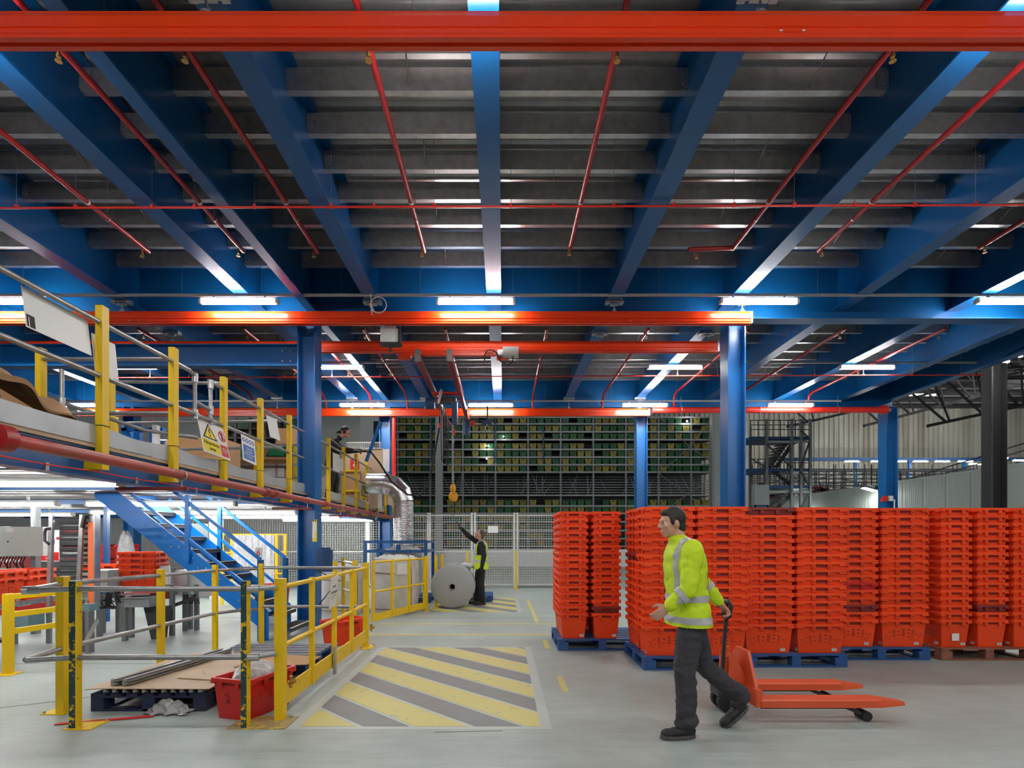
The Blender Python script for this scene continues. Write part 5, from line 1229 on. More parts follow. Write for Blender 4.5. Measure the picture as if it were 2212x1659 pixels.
def stack(x, y, rz, n, where, group, special={}, z0=.157, step=.0915):
    for k in range(n):
        pos = 'topmost' if k == n-1 else 'bottom' if k == 0 else ORD[n-1-k]+' from top'
        put_crate(x, y, z0+k*step, rz, 'red crate, %s in the %s' % (pos, where), group, special.get(k, 'crate'), k == 0)
H2 = math.pi/2
# pallets: left rear pair, front pair, next, brown at right
put_pallet(pal_proto, True, (.745+.6, 7.32+.5, 0), 0, 'blue pallet under the leftmost stacks of red crates', 'blue pallets under the red crates')
put_pallet(pal_proto, False, (1.615+.6, 6.22+.5, 0), 0, 'blue pallet with its near corner jutting out, behind the walking person', 'blue pallets under the red crates')
put_pallet(pal_proto, False, (2.83+.6, 6.36+.5, 0), .012, 'blue pallet right of the walking person, rounded corner block at its right', 'blue pallets under the red crates')
put_pallet(pal_proto, False, (4.10+.6, 6.74+.5, 0), 0, 'blue pallet set back under the two crate stacks right of centre', 'blue pallets under the red crates')
put_pallet(pal_brown, True, (5.42+.6, 6.72+.5, 0), 0, 'red brown wooden pallet at the right edge under the end-on crates')
g = 'nested stacks of red crates'
stack(.745+.215, 7.32+.31, H2, 16, 'leftmost end-on stack, first pallet', g)
stack(.745+.655, 7.32+.31, H2, 16, 'second end-on stack from left, first pallet', g, {1: 'crate_dark'})
stack(.745+.32, 7.32+.83, 0, 16, 'rear left stack, first pallet', g)
for i, xx in enumerate((1.615+.305, 1.615+.91)):
    stack(xx, 6.22+.22, 0, 16, '%s stack behind the walking person' % ['left front', 'right front'][i], g, {15: 'crate'} if i else {})
stack(1.615+.215, 6.22+.74, H2, 16, 'rear stack, left side of second pallet', g, {9: 'crate_dark'})
for i, xx in enumerate((2.83+.305, 2.83+.915)):
    stack(xx, 6.36+.22, 0, 16, '%s stack on the third pallet' % ['left front', 'right front'][i], g, {15: 'crate_dark'} if i == 0 else {})
for i, xx in enumerate((4.10+.28, 4.10+.905)):
    stack(xx, 6.74+.22, 0, 16, '%s stack on the fourth pallet' % ['left front', 'right front'][i], g, {2: 'crate_dark', 5: 'crate_red'} if i == 0 else {}, step=.0925)
for i, xx in enumerate((5.42+.20, 5.42+.655, 5.42+1.1)):
    stack(xx, 6.72+.31, H2, 16, '%s end-on stack on the brown pallet' % ['left', 'middle', 'right'][i], g, {2: 'crate_dark'} if i == 1 else {}, step=.0925)
q = MB().box2(5.42+.16, 5.42+.25, 6.712+.045, 6.714+.045, .24, .33); solo('white_label', q, 'sign_white', 'torn white label on the lowest crate of the brown pallet', 'label')

# ---------------------------------------------------------------- yellow barrier pen in the foreground
def bpost(name, lb, x, y, h=1.17, wx=.045, wy=.07, mat='yellow', plate=(.2, .2), off=(0, 0), rz=0, grp='yellow barrier posts round the floor pen'):
    t = thing(name, lb, 'post', (x, y, 0), group=grp)
    part('upright', MB().box((x, y, .008+(h-.008)/2), (wx, wy, h-.008), rz), mat, t)
    if mat == 'yellow_worn':
        t.children[0].data.materials[0] = M['yellow_scuff']
        part('worn_face', MB().box((x, y-wy/2-.0015, .008+(h-.008)/2), (wx*.98, .003, h-.008)), 'yellow_worn', t, 'face worn to dark green under paint')
    part('cap', MB().box((x, y, h+.002), (wx*1.02, wy*1.02, .004), rz), 'dark_steel' if mat != 'yellow' else 'yellow', t)
    if plate:
        cx, cy = x+off[0], y+off[1]
        part('base_plate', MB().box((cx, cy, .004), (plate[0], plate[1], .008), rz), 'worn_plate' if plate[0] > .3 else 'yellow_scuff', t)
        for sx, sy in ((-.4, -.35), (.4, .35)): part('anchor_bolt', MB().cyl((cx+plate[0]*sx, cy+plate[1]*sy, .008), (cx+plate[0]*sx, cy+plate[1]*sy, .028), .012, n=6), 'galv', t)
    return t
bpost('barrier_post', 'yellow post with worn dark green left face, front left corner of the pen', -3.40, 4.33, 1.165, .05, .07, 'yellow_worn', (.22, .24), (.05, .06))
bpost('barrier_post', 'clean yellow post just behind the worn post, front left corner of the pen', -3.80, 4.70, 1.175, .07, .075, 'yellow', (.2, .16), (-.05, .02))
bpost('barrier_post', 'yellow post with scuffed dark paint, front right of the pen before the red crate', -2.05, 4.34, 1.165, .045, .07, 'yellow_worn', (.46, .30), (.10, .10))
bpost('barrier_post', 'thick yellow gate post at the front right corner of the pen', -1.85, 4.53, 1.17, .075, .08, 'yellow', None)
bpost('barrier_post', 'yellow rear post of the pen, left one', -3.74, 5.95, 1.17, .06, .06, 'yellow', (.14, .14))
bpost('barrier_post', 'yellow rear post of the pen, middle one', -3.66, 6.92, 1.17, .055, .055, 'yellow', (.14, .14))
bpost('barrier_post', 'yellow rear post of the pen, in front of the stair foot', -3.24, 7.30, 1.17, .055, .055, 'yellow', (.14, .14))
z1, z2 = 1.105, .56
tube_run('grey front top rail of the pen', [[(-3.70, 4.22, z1), (-3.66, 4.20, z1), (-3.40, 4.33, z1), (-2.05, 4.34, z1), (-1.98, 4.36, z1), (-1.87, 4.47, z1)]], fit=[((-2.0, 4.345, z1), (1, .2, 0)), ((-3.66, 4.22, z1), (1, .4, 0))])
tube_run('grey front lower rail of the pen', [[(-3.70, 4.22, z2), (-3.40, 4.33, z2), (-2.05, 4.34, z2), (-1.98, 4.36, z2), (-1.87, 4.47, z2)]], fit=[((-2.0, 4.345, z2), (1, .2, 0))])
tube_run('grey left top rail of the pen running back to the middle rear post', [[(-3.72, 4.24, z1), (-3.80, 4.70, z1+.01), (-3.74, 5.95, z1), (-3.66, 6.92, z1), (-3.42, 7.28, z1), (-3.24, 7.30, z1)]], fit=[((-3.44, 7.26, z1), (1, .8, 0))])
tube_run('grey left lower rail of the pen', [[(-3.72, 4.24, z2), (-3.80, 4.70, z2), (-3.74, 5.95, z2), (-3.66, 6.92, z2), (-3.42, 7.28, z2), (-3.24, 7.30, z2)]], fit=[((-3.44, 7.26, z2), (1, .8, 0))])
tube_run('grey rear top rail of the pen passing in front of the blue column', [[(-3.24, 7.30, 1.12), (-1.90, 7.25, 1.12)]])
tube_run('grey rear lower rail of the pen passing in front of the blue column', [[(-3.24, 7.30, .60), (-1.90, 7.25, .60)]])
def gate(name, lb, p0, p1, zs, n_up, kick, h=1.13, mat='yellow', ends=True):
    p0 = Vector(p0); p1 = Vector(p1); t = thing(name, lb, 'gate', (p0.x, p0.y, 0)); d = p1-p0
    for z in zs: part('rail', MB().cyl(p0+Vector((0,0,z)), p1+Vector((0,0,z)), .021, n=10), mat, t)
    for k in range(n_up):
        f = k/(n_up-1) if ends else (k+1)/(n_up+1); p = p0+d*f
        part('upright', MB().bar(p+Vector((0,0,kick[0])), p+Vector((0,0,h)), .045, .045, up=d), mat, t)
    part('kick_plate', MB().bar(p0+Vector((0,0,(kick[0]+kick[1])/2)), p1+Vector((0,0,(kick[0]+kick[1])/2)), .012, kick[1]-kick[0], up=(0,0,1)), 'yellow_scuff', t)
    return t
gt = gate('swing_gate', 'yellow swing gate with kick plate along the right side of the pen', (-1.86, 4.60, 0), (-1.89, 7.50, 0), (1.10, .60), 3, (.09, .25), ends=False)
part('latch_plate', MB().box((-1.845, 5.98, .17), (.03, .05, .3)), 'galv', gt, 'grey latch bar')
for y in (4.62, 7.45): part('hinge_pin', MB().cyl((-1.82, y, .28), (-1.76, y, .30), .018, n=8).cyl((-1.80, y, .24), (-1.80, y, .34), .014, n=8), 'brass', gt)
bpost('barrier_post', 'yellow gate post at the far end of the swing gate beside the red bin', -1.90, 7.56, 1.17, .07, .07, 'yellow', (.16, .3), (.02, 0))
g2 = gate('swing_gate', 'open yellow swing gate in front of the white bulk bag', (-2.27, 9.53, 0), (-1.63, 11.3, 0), (1.10, .58), 4, (.06, .19))
for lb, x, y in (('left of the open gate', -2.62, 8.5), ('behind the blue column near the drum', -2.9, 9.9), ('at the hinge end of the open gate', -1.60, 11.4), ('between the blue frame and the fabric roll', -1.46, 11.9), ('just behind the fabric roll at left', -1.40, 12.6), ('standing before the mesh fence right of the worker', .40, 16.4), ('behind the roll against the mesh fence', -1.05, 16.2), ('before the bulk bag at left', -2.45, 9.0)):
    bpost('barrier_post', 'yellow post '+lb, x, y, 1.15, .06, .06, 'yellow', (.16, .16), grp=None)
tube_run('grey rail linking the posts behind the blue column', [[(-2.9, 9.9, 1.1), (-2.45, 9.0, 1.1)], [(-2.9, 9.9, .6), (-2.45, 9.0, .6)], [(-3.6, 10.4, 1.1), (-2.9, 9.9, 1.1)]])
# short yellow guard at left by the machines
g3 = thing('machine_guard', 'low yellow three bar guard in front of the conveyor at left', 'guard', (-5.2, 6.2, 0))
a, b = Vector((-5.50, 6.05, 0)), Vector((-5.33, 6.75, 0))
for p, s in ((a, 'l'), (b, 'r')):
    part('upright', MB().box((p.x, p.y, .45), (.075, .075, .89)), 'yellow', g3)
    part('base_plate', MB().box((p.x, p.y, .004), (.2, .18, .008)), 'yellow', g3)
for z in (.86, .66, .47): part('cross_bar', MB().bar(a+Vector((0,0,z)), b+Vector((0,0,z)), .05, .06, up=(0,0,1)), 'yellow', g3)

# inside the pen: front pallet with boards and profiles
pd = make_pallet('pallet_dark'); pd['label'] = 'dark blue pallet in the pen loaded with aluminium profiles and board'; pd.location = (-3.09, 5.34, 0); pd.rotation_euler = (0, 0, H2)
for o_ in pd.children: pass
pd.rotation_euler = (0, 0, H2); pd.scale = (1, 1, 1)
EX = [(0,0),(.02,0),(.026,.01),(.05,.01),(.05,.014),(.03,.02),(.04,.034),(.036,.036),(.022,.022),(.018,.022),(.018,.03),(.012,.03),(.012,.022),(.004,.03),(0,.026),(.006,.014),(0,.014)]
k = 0
for xx in (-3.50,-3.42,-3.33,-3.24,-3.16,-3.08,-2.99,-2.91,-2.83,-2.75,-2.67):
    q = MB().extrude(EX, (xx, 4.76, .157), (1,0,0), (0,0,1), (0,1.15,0)).box2(xx, xx+.06, 4.762, 5.9, .157, .160); k += 1
    solo('aluminium_profile', q, 'galv', 'aluminium profile under the board on the dark pallet, %s from left' % ORD[k-1], 'profile', 'aluminium profiles under the board')
sheet = MB().extrude([(-3.63,.19),(-3.5,.200),(-2.55,.197),(-2.55,.203),(-3.5,.206),(-3.63,.196)], (0, 4.72, 0), (1,0,0), (0,0,1), (0,1.5,0))
solo('hardboard_sheet', sheet, 'wood', 'thin pale brown board lying over the profiles on the dark pallet', 'board')
for i, xx in enumerate((-3.46, -3.36)):
    q = MB()
    for zz in (.208, .235): q.extrude(EX, (xx, 4.80, zz), (1.4,0,0), (0,0,1), (.25,1.35,0))
    solo('aluminium_profile', q, 'galv', '%s pair of aluminium profiles lying on top of the board' % ['left', 'right'][i], 'profile', 'aluminium profiles on the board')
q = MB().extrude([(0,0),(.55,-.1),(.95,.12),(.8,.36),(.1,.25),(.2,.12)], (-3.02, 5.05, .207), (1,0,0), (0,1,0), (0,0,.008))
solo('plywood_scrap', q, 'wood', 'ragged yellowish plywood scrap on the board in the pen', 'board')
q = MB().extrude([(0,0),(.7,.1),(.72,.5),(.1,.6)], (-2.72, 5.5, .206), (1,0,0), (0,1,0), (0,0,.006))
solo('kraft_sheet', q, 'card', 'brown card sheet at the back of the board in the pen', 'sheet')
# second pallet, third red bin, near crate
pg = make_pallet('pallet', 'pallet_grey'); pg.location = (-2.79, 6.53, 0); pg.rotation_euler = (0, 0, 0); pg['label'] = 'empty blue pallet with grey worn boards lying in the pen'
# near open crate, bigger detail with bag
an = math.atan2(.1, -.303)  # direction
o = put_crate(-2.165, 4.76, .002, math.radians(72), 'open red crate with a handwritten 2 at the front of the pen', None, 'crate_red', True)
text_part('handwritten_mark', '2', .12, (0, 0, 0), (1,0,0), (0,0,1), 'crate_shade_and_mark', o)
tp = [c_ for c_ in o.children if c_.name.startswith('handwritten')][0]; tp.location = (-(CL/2-.022-.012+.004), .04, .17); tp.rotation_euler = (0, 0, -H2)
rn = random.Random(4)
q = MB().ball((0, 0, 0), (.235, .14, .13), 40, 24, jit=0)
q.v = [(x*(1+.05*math.sin(z*60+y*30)), y*(1+.06*math.sin(x*45+z*20)), z+.012*math.sin(x*50+y*70)) for x, y, z in q.v]
q.v = [tuple(Matrix.Rotation(math.radians(72), 3, 'Z') @ Vector(p)+Vector((-2.165, 4.76, .30))) for p in q.v]
solo('plastic_bag', q, 'clear_bag', 'clear plastic bag bulging out of the red crate in the pen', 'bag')
put_crate(-2.30, 7.92, .002, math.radians(58), 'open empty red crate behind the swing gate, beside the blue column', None, 'crate', True)
q = MB().grid(lambda u, v: (-3.06+u*.36+.02*math.sin(v*20), 4.62+v*.16+.02*math.sin(u*19), .012+.10*math.sin(u*math.pi)*math.sin(v*math.pi)+.018*math.sin(u*33+v*17)*math.sin(v*math.pi)), 30, 16)
solo('plastic_scrap', q, 'film', 'crumpled printed plastic bag on the floor beside the dark pallet', 'bag')
q = MB().bar((-3.28, 4.50, .006), (-2.95, 4.60, .008), .05, .006).bar((-3.62, 4.40, .006), (-3.28, 4.50, .006), .04, .006)
solo('red_strip', q, 'sign_red', 'flat red strip of scrap on the floor behind the worn post', 'scrap')
q = MB()
t, sh, p0, U, V, N = board('paper_sign', 'white paper notice tied to the top rail of the swing gate', 'sign', (-1.80, 5.80, .94), (-.1, 1, .02), (.12, -.12, 1), .36, .34)
text_part('lettering', 'Required', .05, p0+V*.0+U*.06+N*.003, U, V, 'steel_grey', t)
for k_, (a_, b_, c_) in enumerate(((-.08, .08, .06), (-.14, -.04, .0), (-.14, .12, -.045), (-.10, .04, -.07))): sh('faint_print', R2(a_, b_, c_-(.012 if k_ < 2 else .004), c_+(.012 if k_ < 2 else .004)), 'steel_grey')
t, sh, p0, U, V, N = board('number_card', 'small white card with a red 6 on the stair post', 'sign', (-3.60, 8.02, 1.30), (1, .1, 0), (.1, 0, 1), .11, .16)
text_part('lettering', '6', .13, p0+N*.003, U, V, 'sign_red', t)
q = MB().cyl((-3.05, 9.30, .95), (-3.05, 9.30, 1.32), .14, n=18).cyl((-3.05, 9.30, 1.32), (-3.05, 9.30, 1.36), .10, n=18)
solo('blue_bin', q, 'dark_blue', 'dark blue drum shaped bin hung beside the blue column base', 'bin')
# thin hose by column
solo('black_hose', MB().tube([(-3.2, 9.2, 1.0), (-2.6, 8.6, .85), (-3.0, 9.1, .5), (-3.25, 9.3, .25), (-3.22, 9.3, .02)], .01, 6), 'rubber', 'thin black hose running down beside the blue column', 'hose')
# ---------------------------------------------------------------- blue stair under the platform
Y0s, Y1s = 8.05, 8.90
t = thing('steel_stair', 'bright blue steel stair with dark treads climbing left under the platform', 'stair', (-3.9, 8.4, 0))
top = Vector((XA(262, Y0s)-.6, 0, 2.5)); bot = Vector((XA(560, Y0s), 0, .02))
def pt(px, py, Y): return W(px, py, Y)
A = pt(255, 1095, Y0s); B = pt(577, 1350, Y0s)
d = Vector((B.x-A.x, 0, B.z-A.z)).normalized()
Lh = .16
for Ys, nm in ((Y0s, 'near'), (Y1s, 'far')):
    a = Vector((A.x, Ys, A.z-.0)); b = Vector((B.x, Ys, .0))
    slope = (A.z-B.z)/(B.x-A.x)
    zt = lambda xx: A.z-slope*(xx-A.x)
    xe = B.x
    pf = [(A.x-.35, zt(A.x-.35)-.22), (A.x-.35, zt(A.x-.35)+.05), (xe+.08, max(.0, zt(xe+.08))+.12), (xe+.08, .0), (xe-.08, .0)]
    pf[2] = (xe+.1, .16)
    q = MB().extrude([(A.x-.35, zt(A.x-.35)-.13), (A.x-.35, zt(A.x-.35)+.22), (xe+.02, zt(xe+.02)+.22), (xe+.02, 0), (xe-.13, 0), (xe-.13, zt(xe-.13)-.13 if zt(xe-.13)-.13 > 0 else 0)], (0, Ys, 0), (1,0,0), (0,0,1), (0,.012,0))
    st = part('stringer', q, 'bright_blue', t)
    if nm == 'near':
        q = MB(); nst = 11
        for k in range(nst):
            xx = A.x-.1+(xe-A.x)*(k+.4)/nst; zz = zt(xx)+.03
            for dx in (0, .12): q.ball((xx+dx, Ys-.004, zz), (.012, .006, .012), 8, 6)
        part('bolt_heads', q, 'galv', st, 'silver bolt heads')
nst = 11
for k in range(nst):
    z = .19*(k+1)*((A.z+.2)/(.19*11.2)); xx = A.x+(A.z-z+.14)/slope
    if z > 2.15: continue
    q = MB().box2(xx-.12, xx+.13, Y0s+.014, Y1s-.002, z-.03, z-.02).box2(xx+.12, xx+.13, Y0s+.014, Y1s-.002, z-.075, z-.02).box2(xx-.13, xx-.12, Y0s+.014, Y1s-.002, z-.075, z-.02)
    for m_ in range(20):
        yy = Y0s+.03+m_*.041; q.box2(xx-.11, xx+.135, yy, yy+.012, z-.022, z-.014)
    tr = part('tread', q, 'dark_steel', t)
    part('nosing', MB().box2(xx+.105, xx+.135, Y0s+.014, Y1s-.002, z-.02, z-.012), 'white_metal', tr, 'pale tread nosing')
for Ys in (Y0s-.03, Y1s+.03):
    p1 = Vector((XA(563, Y0s)+(0 if Ys < 8.5 else .0), Ys, 0)); tz = 1.42
    xs = XA(565, Y0s); ztop = lambda xx, h: zt(xx)+h
    q = MB().box2(xs-.035, xs+.035, Ys-.035, Ys+.035, 0, 1.20)
    part('newel_post', q, 'blue', t)
    xm = XA(408, Y0s); part('baluster', MB().box2(xm-.03, xm+.03, Ys-.03, Ys+.03, zt(xm), min(2.15, zt(xm)+1.05)), 'bright_blue', t)
    xa = xs-1.45
    part('handrail', MB().bar((xs, Ys, 1.20), (xa, Ys, 1.20+slope*1.45), .04, .05), 'bright_blue', t)
    xb = xs-1.9
    part('mid_rail', MB().bar((xs, Ys, .66), (xb, Ys, .66+slope*1.9), .04, .04), 'bright_blue', t)
# ---------------------------------------------------------------- white mesh fence at the back
Yf = 16.8
def fence(x0, x1, lb, dense=True, Y=Yf, h=2.26, z0=.08, pitch=.075, kick=False):
    t = thing('mesh_fence', lb, 'fence', ((x0+x1)/2, Y, 0))
    q = MB().box2(x0, x1, Y-.02, Y+.02, h-.04, h).box2(x0, x1, Y-.02, Y+.02, z0, z0+.04).box2(x0, x1, Y-.02, Y+.02, 1.10, 1.14).box2(x0, x0+.04, Y-.02, Y+.02, z0, h).box2(x1-.04, x1, Y-.02, Y+.02, z0, h)
    part('frame', q, 'white_metal', t)
    for xx in (x0, x1): part('fence_post', MB().box2(xx-.03, xx+.03, Y-.03, Y+.03, 0, h+.06), 'white_metal', t)
    q = MB(); n = int((x1-x0)/pitch)
    for k in range(1, n): xx = x0+(x1-x0)*k/n; q.box2(xx-.0045, xx+.0045, Y-.004, Y+.004, z0, h)
    m_ = int((h-z0)/pitch) if dense else 6
    for k in range(1, m_): z = z0+(h-z0)*k/m_; q.box2(x0, x1, Y-.004, Y+.004, z-.0045, z+.0045)
    part('wire_mesh', q, 'white_metal', t)
    return t
fence(-6.0, -4.2, 'white mesh fence panel behind the blue column, left of the bulk bag')
fence(-4.14, -2.3, 'white mesh fence panel behind the ribbed duct')
fence(-2.25, -.95, 'white mesh fence panel behind the roll, left of the reaching worker')
f4 = fence(-.86, .36, 'white mesh door panel behind the reaching worker, with a blank white sign')
part('sign', MB().box2(XA(1054, Yf), XA(1076, Yf), Yf-.03, Yf-.025, ZA(1151, Yf), ZA(1136, Yf)), 'sign_white', f4, 'blank white sign')
f5 = fence(.45, 2.4, 'white mesh fence panel next to the red crates')
part('door_track', MB().box2(.45, 2.4, Yf-.04, Yf+.04, 0, .06), 'steel_grey', f5)
fence(-9.5, -6.1, 'white mesh fence far behind the blue stair', Y=16.9)
fence(-13, -9.6, 'white mesh fence far behind the conveyor machines', Y=16.9)
struct('trim_2', MB().box2(-8, 12, 29.9, 30.0, 0, .95), 'white')
# ---------------------------------------------------------------- roll, worker's spot
rl = thing('fabric_roll', 'big grey roll of foam sheet standing on the far hatched floor', 'roll', (-1.09, 12.0, 0))
R = .475
part('rolled_sheet', MB().lathe([(.085, 0), (.44, 0), (.47, .02), (.475, .06), (.475, .50), (.46, .54), (.085, .54)], (-1.09, 11.75, R), (0,1,0), 48), 'rings', rl)
part('core_tube', MB().lathe([(.06, -.01), (.085, -.012), (.085, .5), (.06, .5), (.06, -.01)], (-1.09, 11.75, R), (0,1,0), 24), 'foam', rl, 'grey cardboard core')
q = MB().lathe([(.479, .15), (.483, .2), (.48, .54), (.3, .56)], (-1.09, 11.75, R), (0,1,0), 40)
q.v = [(x+.006*math.sin(z*50+y*30), y, z+.006*math.sin(x*40)) for x, y, z in q.v]
part('core_end', MB().cyl((-1.09, 12.2, R), (-1.09, 12.22, R), .062, n=20), 'dark_steel', rl)
part('wrapping', q, 'clear_bag', rl, 'loose white wrapping')
q = MB().grid(lambda u, v: (-.95+u*.33, 12.2+v*.4, .93-.13*u+.05*math.sin(u*17+v*9)+.04*math.sin(v*23)), 16, 14)
q = MB().ball((-.80, 12.45, .90), (.20, .14, .07), 24, 14); q.v = [(x+.012*math.sin(y*60+z*40), y, z+.014*math.sin(x*38+y*21)) for x, y, z in q.v]
solo('wrap_sheet', q, 'clear_bag', 'crumpled white wrapping lying on top of the roll beside the worker', 'wrapping')
# bulk bags
def bulk_bag(x0, x1, Y, h, lb, mat='bag', d=.9, z0=0):
    xc = (x0+x1)/2; hw = (x1-x0)/2
    def fn(u, v):
        a = u*2*math.pi; k = (abs(math.cos(a))**4+abs(math.sin(a))**4)**(-.25); bul = 1+.05*math.sin(v*math.pi)+.012*math.sin(a*7+v*11)
        return (xc+hw*k*math.cos(a)*.93*bul, Y+d/2+d/2*k*math.sin(a)*bul, z0+v*h+.012*math.sin(a*5)*v)
    t = thing('bulk_bag', lb, 'bag', (xc, Y+d/2, 0))
    q = MB().grid(fn, 56, 18); q.grid(lambda u, v: (lambda p: (xc+(p[0]-xc)*(1-v), Y+d/2+(p[1]-Y-d/2)*(1-v), p[2]+.05*math.sin(v*3)+.03*math.sin(v*20+u*30)*v*(1-v)*4))(fn(u, 1)), 56, 8)
    part('body', q, mat, t)
    if mat == 'bag':
        q = MB()
        for u in (.625, .875):
            q.tube([Vector(fn(u, v/10))+Vector(((.01 if u > .7 else -.01), -.012, 0)) for v in range(11)], .010, 5)
        q.tube([Vector(fn(.625+k*.025, .74))+Vector((0, -.012, 0)) for k in range(7)], .012, 5); q.tube([Vector(fn(.625+k*.025, .08))+Vector((0, -.012, 0)) for k in range(11)], .009, 5)
        part('stitched_tape', q, 'kraft', t, 'dark seam tape')
        part('document_pouch', MB().box2(xc+.12, xc+.32, Y-.03, Y-.02, h*.72, h*.92), 'white', t)
    return t
bulk_bag(-2.72, -1.78, 11.0, 1.10, 'white woven bulk bag behind the open yellow gate')
bulk_bag(-3.75, -2.85, 10.9, .92, 'white woven bulk bag at the left, partly behind the yellow posts')
bulk_bag(-2.85, -1.98, 12.75, 1.10, 'grey plastic waste bag under the duct inside the blue frame', 'film', 1.0, .158)
t = thing('bag_stand', 'blue tubular frame standing round the waste bag under the duct', 'frame', (-2.4, 13.2, 0))
xa, xb = XA(798, 13.0), XA(925, 13.0)
for (xx, yy) in ((xa, 12.6), (xb, 12.6), (xa, 13.9), (xb, 13.9)): part('leg', MB().box2(xx-.035, xx+.035, yy-.035, yy+.035, 0, 1.46), 'blue', t)
for z in (1.44, 1.22):
    for yy in (12.6, 13.9): part('cross_bar', MB().box2(xa-.035, xb+.035, yy-.03, yy+.03, z-.03, z+.03), 'blue', t)
    for xx in (xa, xb): part('cross_bar', MB().box2(xx-.03, xx+.03, 12.63, 13.87, z-.03, z+.03), 'blue', t)
part('bracket', MB().box2(-2.46, -2.36, 12.54, 12.57, 1.2, 1.38), 'blue', t)
put_pallet(pal_proto, False, (-2.3, 13.3, 0), 0, 'blue pallet under the waste bag in the blue frame', None)
put_pallet(pal_proto, False, (-.85, 13.5, 0), 0, 'blue pallet behind the legs of the reaching worker', None)
# ---------------------------------------------------------------- tote racking far behind
YR = 31.0; SR = FPX/YR
bx = [XA(859+70.45*k, YR) for k in range(0, 11)]
bx[-1] = XA(1537, YR); bx = bx[:10]+[XA(1537, YR)]
lv_px = [901.5, 916, 933, 950, 971, 987.6, 1004, 1020, 1070, 1093, 1109, 1127, 1146, 1163.5, 1180, 1217]
rk = thing('tote_racking', 'tall grey steel racking full of green and yellow totes at the back', 'rack', (3, YR+.6, 0))
for k, xx in enumerate(bx):
    part('upright', MB().box2(xx-.055, xx+.055, YR-.02, YR+.08, 0, 8.6), 'steel_grey', rk)
for p in lv_px:
    z = ZA(p, YR); part('shelf_beam', MB().box2(bx[0]-1, bx[-1], YR-.06, YR-.025, z-.05, z+.04), 'column_grey', rk)
for z in (ZA(1048, YR),): part('tie_rod', MB().box2(bx[0]-1, bx[-1], YR-.03, YR-.02, z-.012, z+.012), 'steel_grey', rk)
q = MB()
for p in lv_px: z = ZA(p, YR); q.box2(bx[0]-1, bx[-1], YR+.09, YR+1.2, z-.03, z-.01)
part('shelf_panels', q, 'dark_steel', rk)
q = MB()
for xx in (XA(933, 30.9), XA(1070, 30.9), XA(1174, 30.9)): q.bar((xx-.0, YR-.12, ZA(1000, YR)), (xx+.001, YR-.12, ZA(905 if xx < 0 else 925, YR)), .07, .07)
part('blue_guard', q, 'dark_blue', rk)
x0, x1 = XA(1425, 30.8), XA(1540, 30.8)
q = MB()
for a, b in (((1425, 900), (1490, 965)), ((1490, 965), (1540, 905)), ((1425, 1025), (1490, 965)), ((1490, 965), (1540, 1000)), ((1425, 1025), (1530, 1100)), ((1540, 1030), (1440, 1100)), ((1020, 1040), (1030, 1070)), ((1125, 1070), (1138, 1040)), ((1175, 1068), (1192, 1045))):
    part('cross_brace', MB().bar(W(*a, 30.8), W(*b, 30.8), .035, .035), 'steel_grey', rk)
q = MB()
rn = random.Random(9)
for k in range(46):
    xx = rn.uniform(bx[0], bx[-1]); q.bar((xx, YR+rn.uniform(.2, .9), ZA(1068, YR)), (xx+rn.choice((0, 0, .5, -.5)), YR+rn.uniform(.2, .9), ZA(1024, YR)), .03, .03)
for k in range(7): q.box2(bx[0], bx[-1], YR+.3+.1*k, YR+.34+.1*k, ZA(1064-k*6, YR), ZA(1062-k*6, YR))
part('conveyor_level', q, 'mid_grey', rk)
def tote_mesh(mat):
    q = MB(); a, b, h = .19, .155, .30
    vs = [(-b,0,0),(b,0,0),(b,.5,0),(-b,.5,0),(-a,-.02,h),(a,-.02,h),(a,.52,h),(-a,.52,h),(-a+.012,0,h),(a-.012,0,h),(a-.012,.5,h),(-a+.012,.5,h),(-b+.01,.01,.02),(b-.01,.01,.02),(b-.01,.49,.02),(-b+.01,.49,.02)]
    fs = [(3,2,1,0),(12,13,14,15)]
    for i in range(4):
        j = (i+1) % 4; fs += [(i,j,j+4,i+4),(i+4,j+4,j+8,i+8),(i+8,j+8,j+12,i+12)]
    q.add(vs, fs); q.box2(-a-.004, a+.004, -.034, -.018, h-.035, h); q.box2(-.055, .055, -.026, -.012, h-.085, h-.055, 1)
    for k in range(4): q.box2(-.15, .15, -.012-.004*k, .002, .05+k*.045, .058+k*.045)
    return q.mesh('tote', [mat, 'tote_slot'])
TM = {'green': tote_mesh('tote_green'), 'yellow': tote_mesh('tote_yellow')}
specs = []
rn = random.Random(21)
rows = [i for i in range(len(lv_px)) if i not in (0, 8)]
for i in rows:
    z = ZA(lv_px[i], YR)+.045
    for bi in range(len(bx)-1):
        w_ = bx[bi+1]-bx[bi]; n = 4 if bi < 9 else 2
        for k in range(n):
            xx = bx[bi]+.07+(w_-.14)*(k+.5)/n; px = VX+xx*SR; py = lv_px[i]
            if py > 1112 and px > 1186: continue
            if 944 < px < 957 or (1372 < px < 1398): continue
            r = rn.random()
            if r < .05: continue
            pg = .62 if px > 1130 else .42
            if i == 8 or py in (1093, 1109): pg = .4
            specs.append((i, bi, k, xx, z, 'green' if rn.random() < pg else 'yellow'))
vis = [s for s in specs if lv_px[s[0]] < 1112]; rest = [s for s in specs if lv_px[s[0]] >= 1112]
ind = (vis+rest)[:296]; stuff = (vis+rest)[296:]
rown = {i: ORD[n] for n, i in enumerate(rows)}
for (i, bi, k, xx, z, c_) in ind:
    o = bpy.data.objects.new('tote', TM[c_]); o.location = (xx, YR+.0+.02, z); C.objects.link(o); OFF[o.name] = (0, 0, 0)
    tag(o, '%s tote, %s row from top, rack bay %s from left, %s in its bay' % (c_, rown[i], ORD[bi], ORD[k]), 'tote', 'totes in the tall racking')
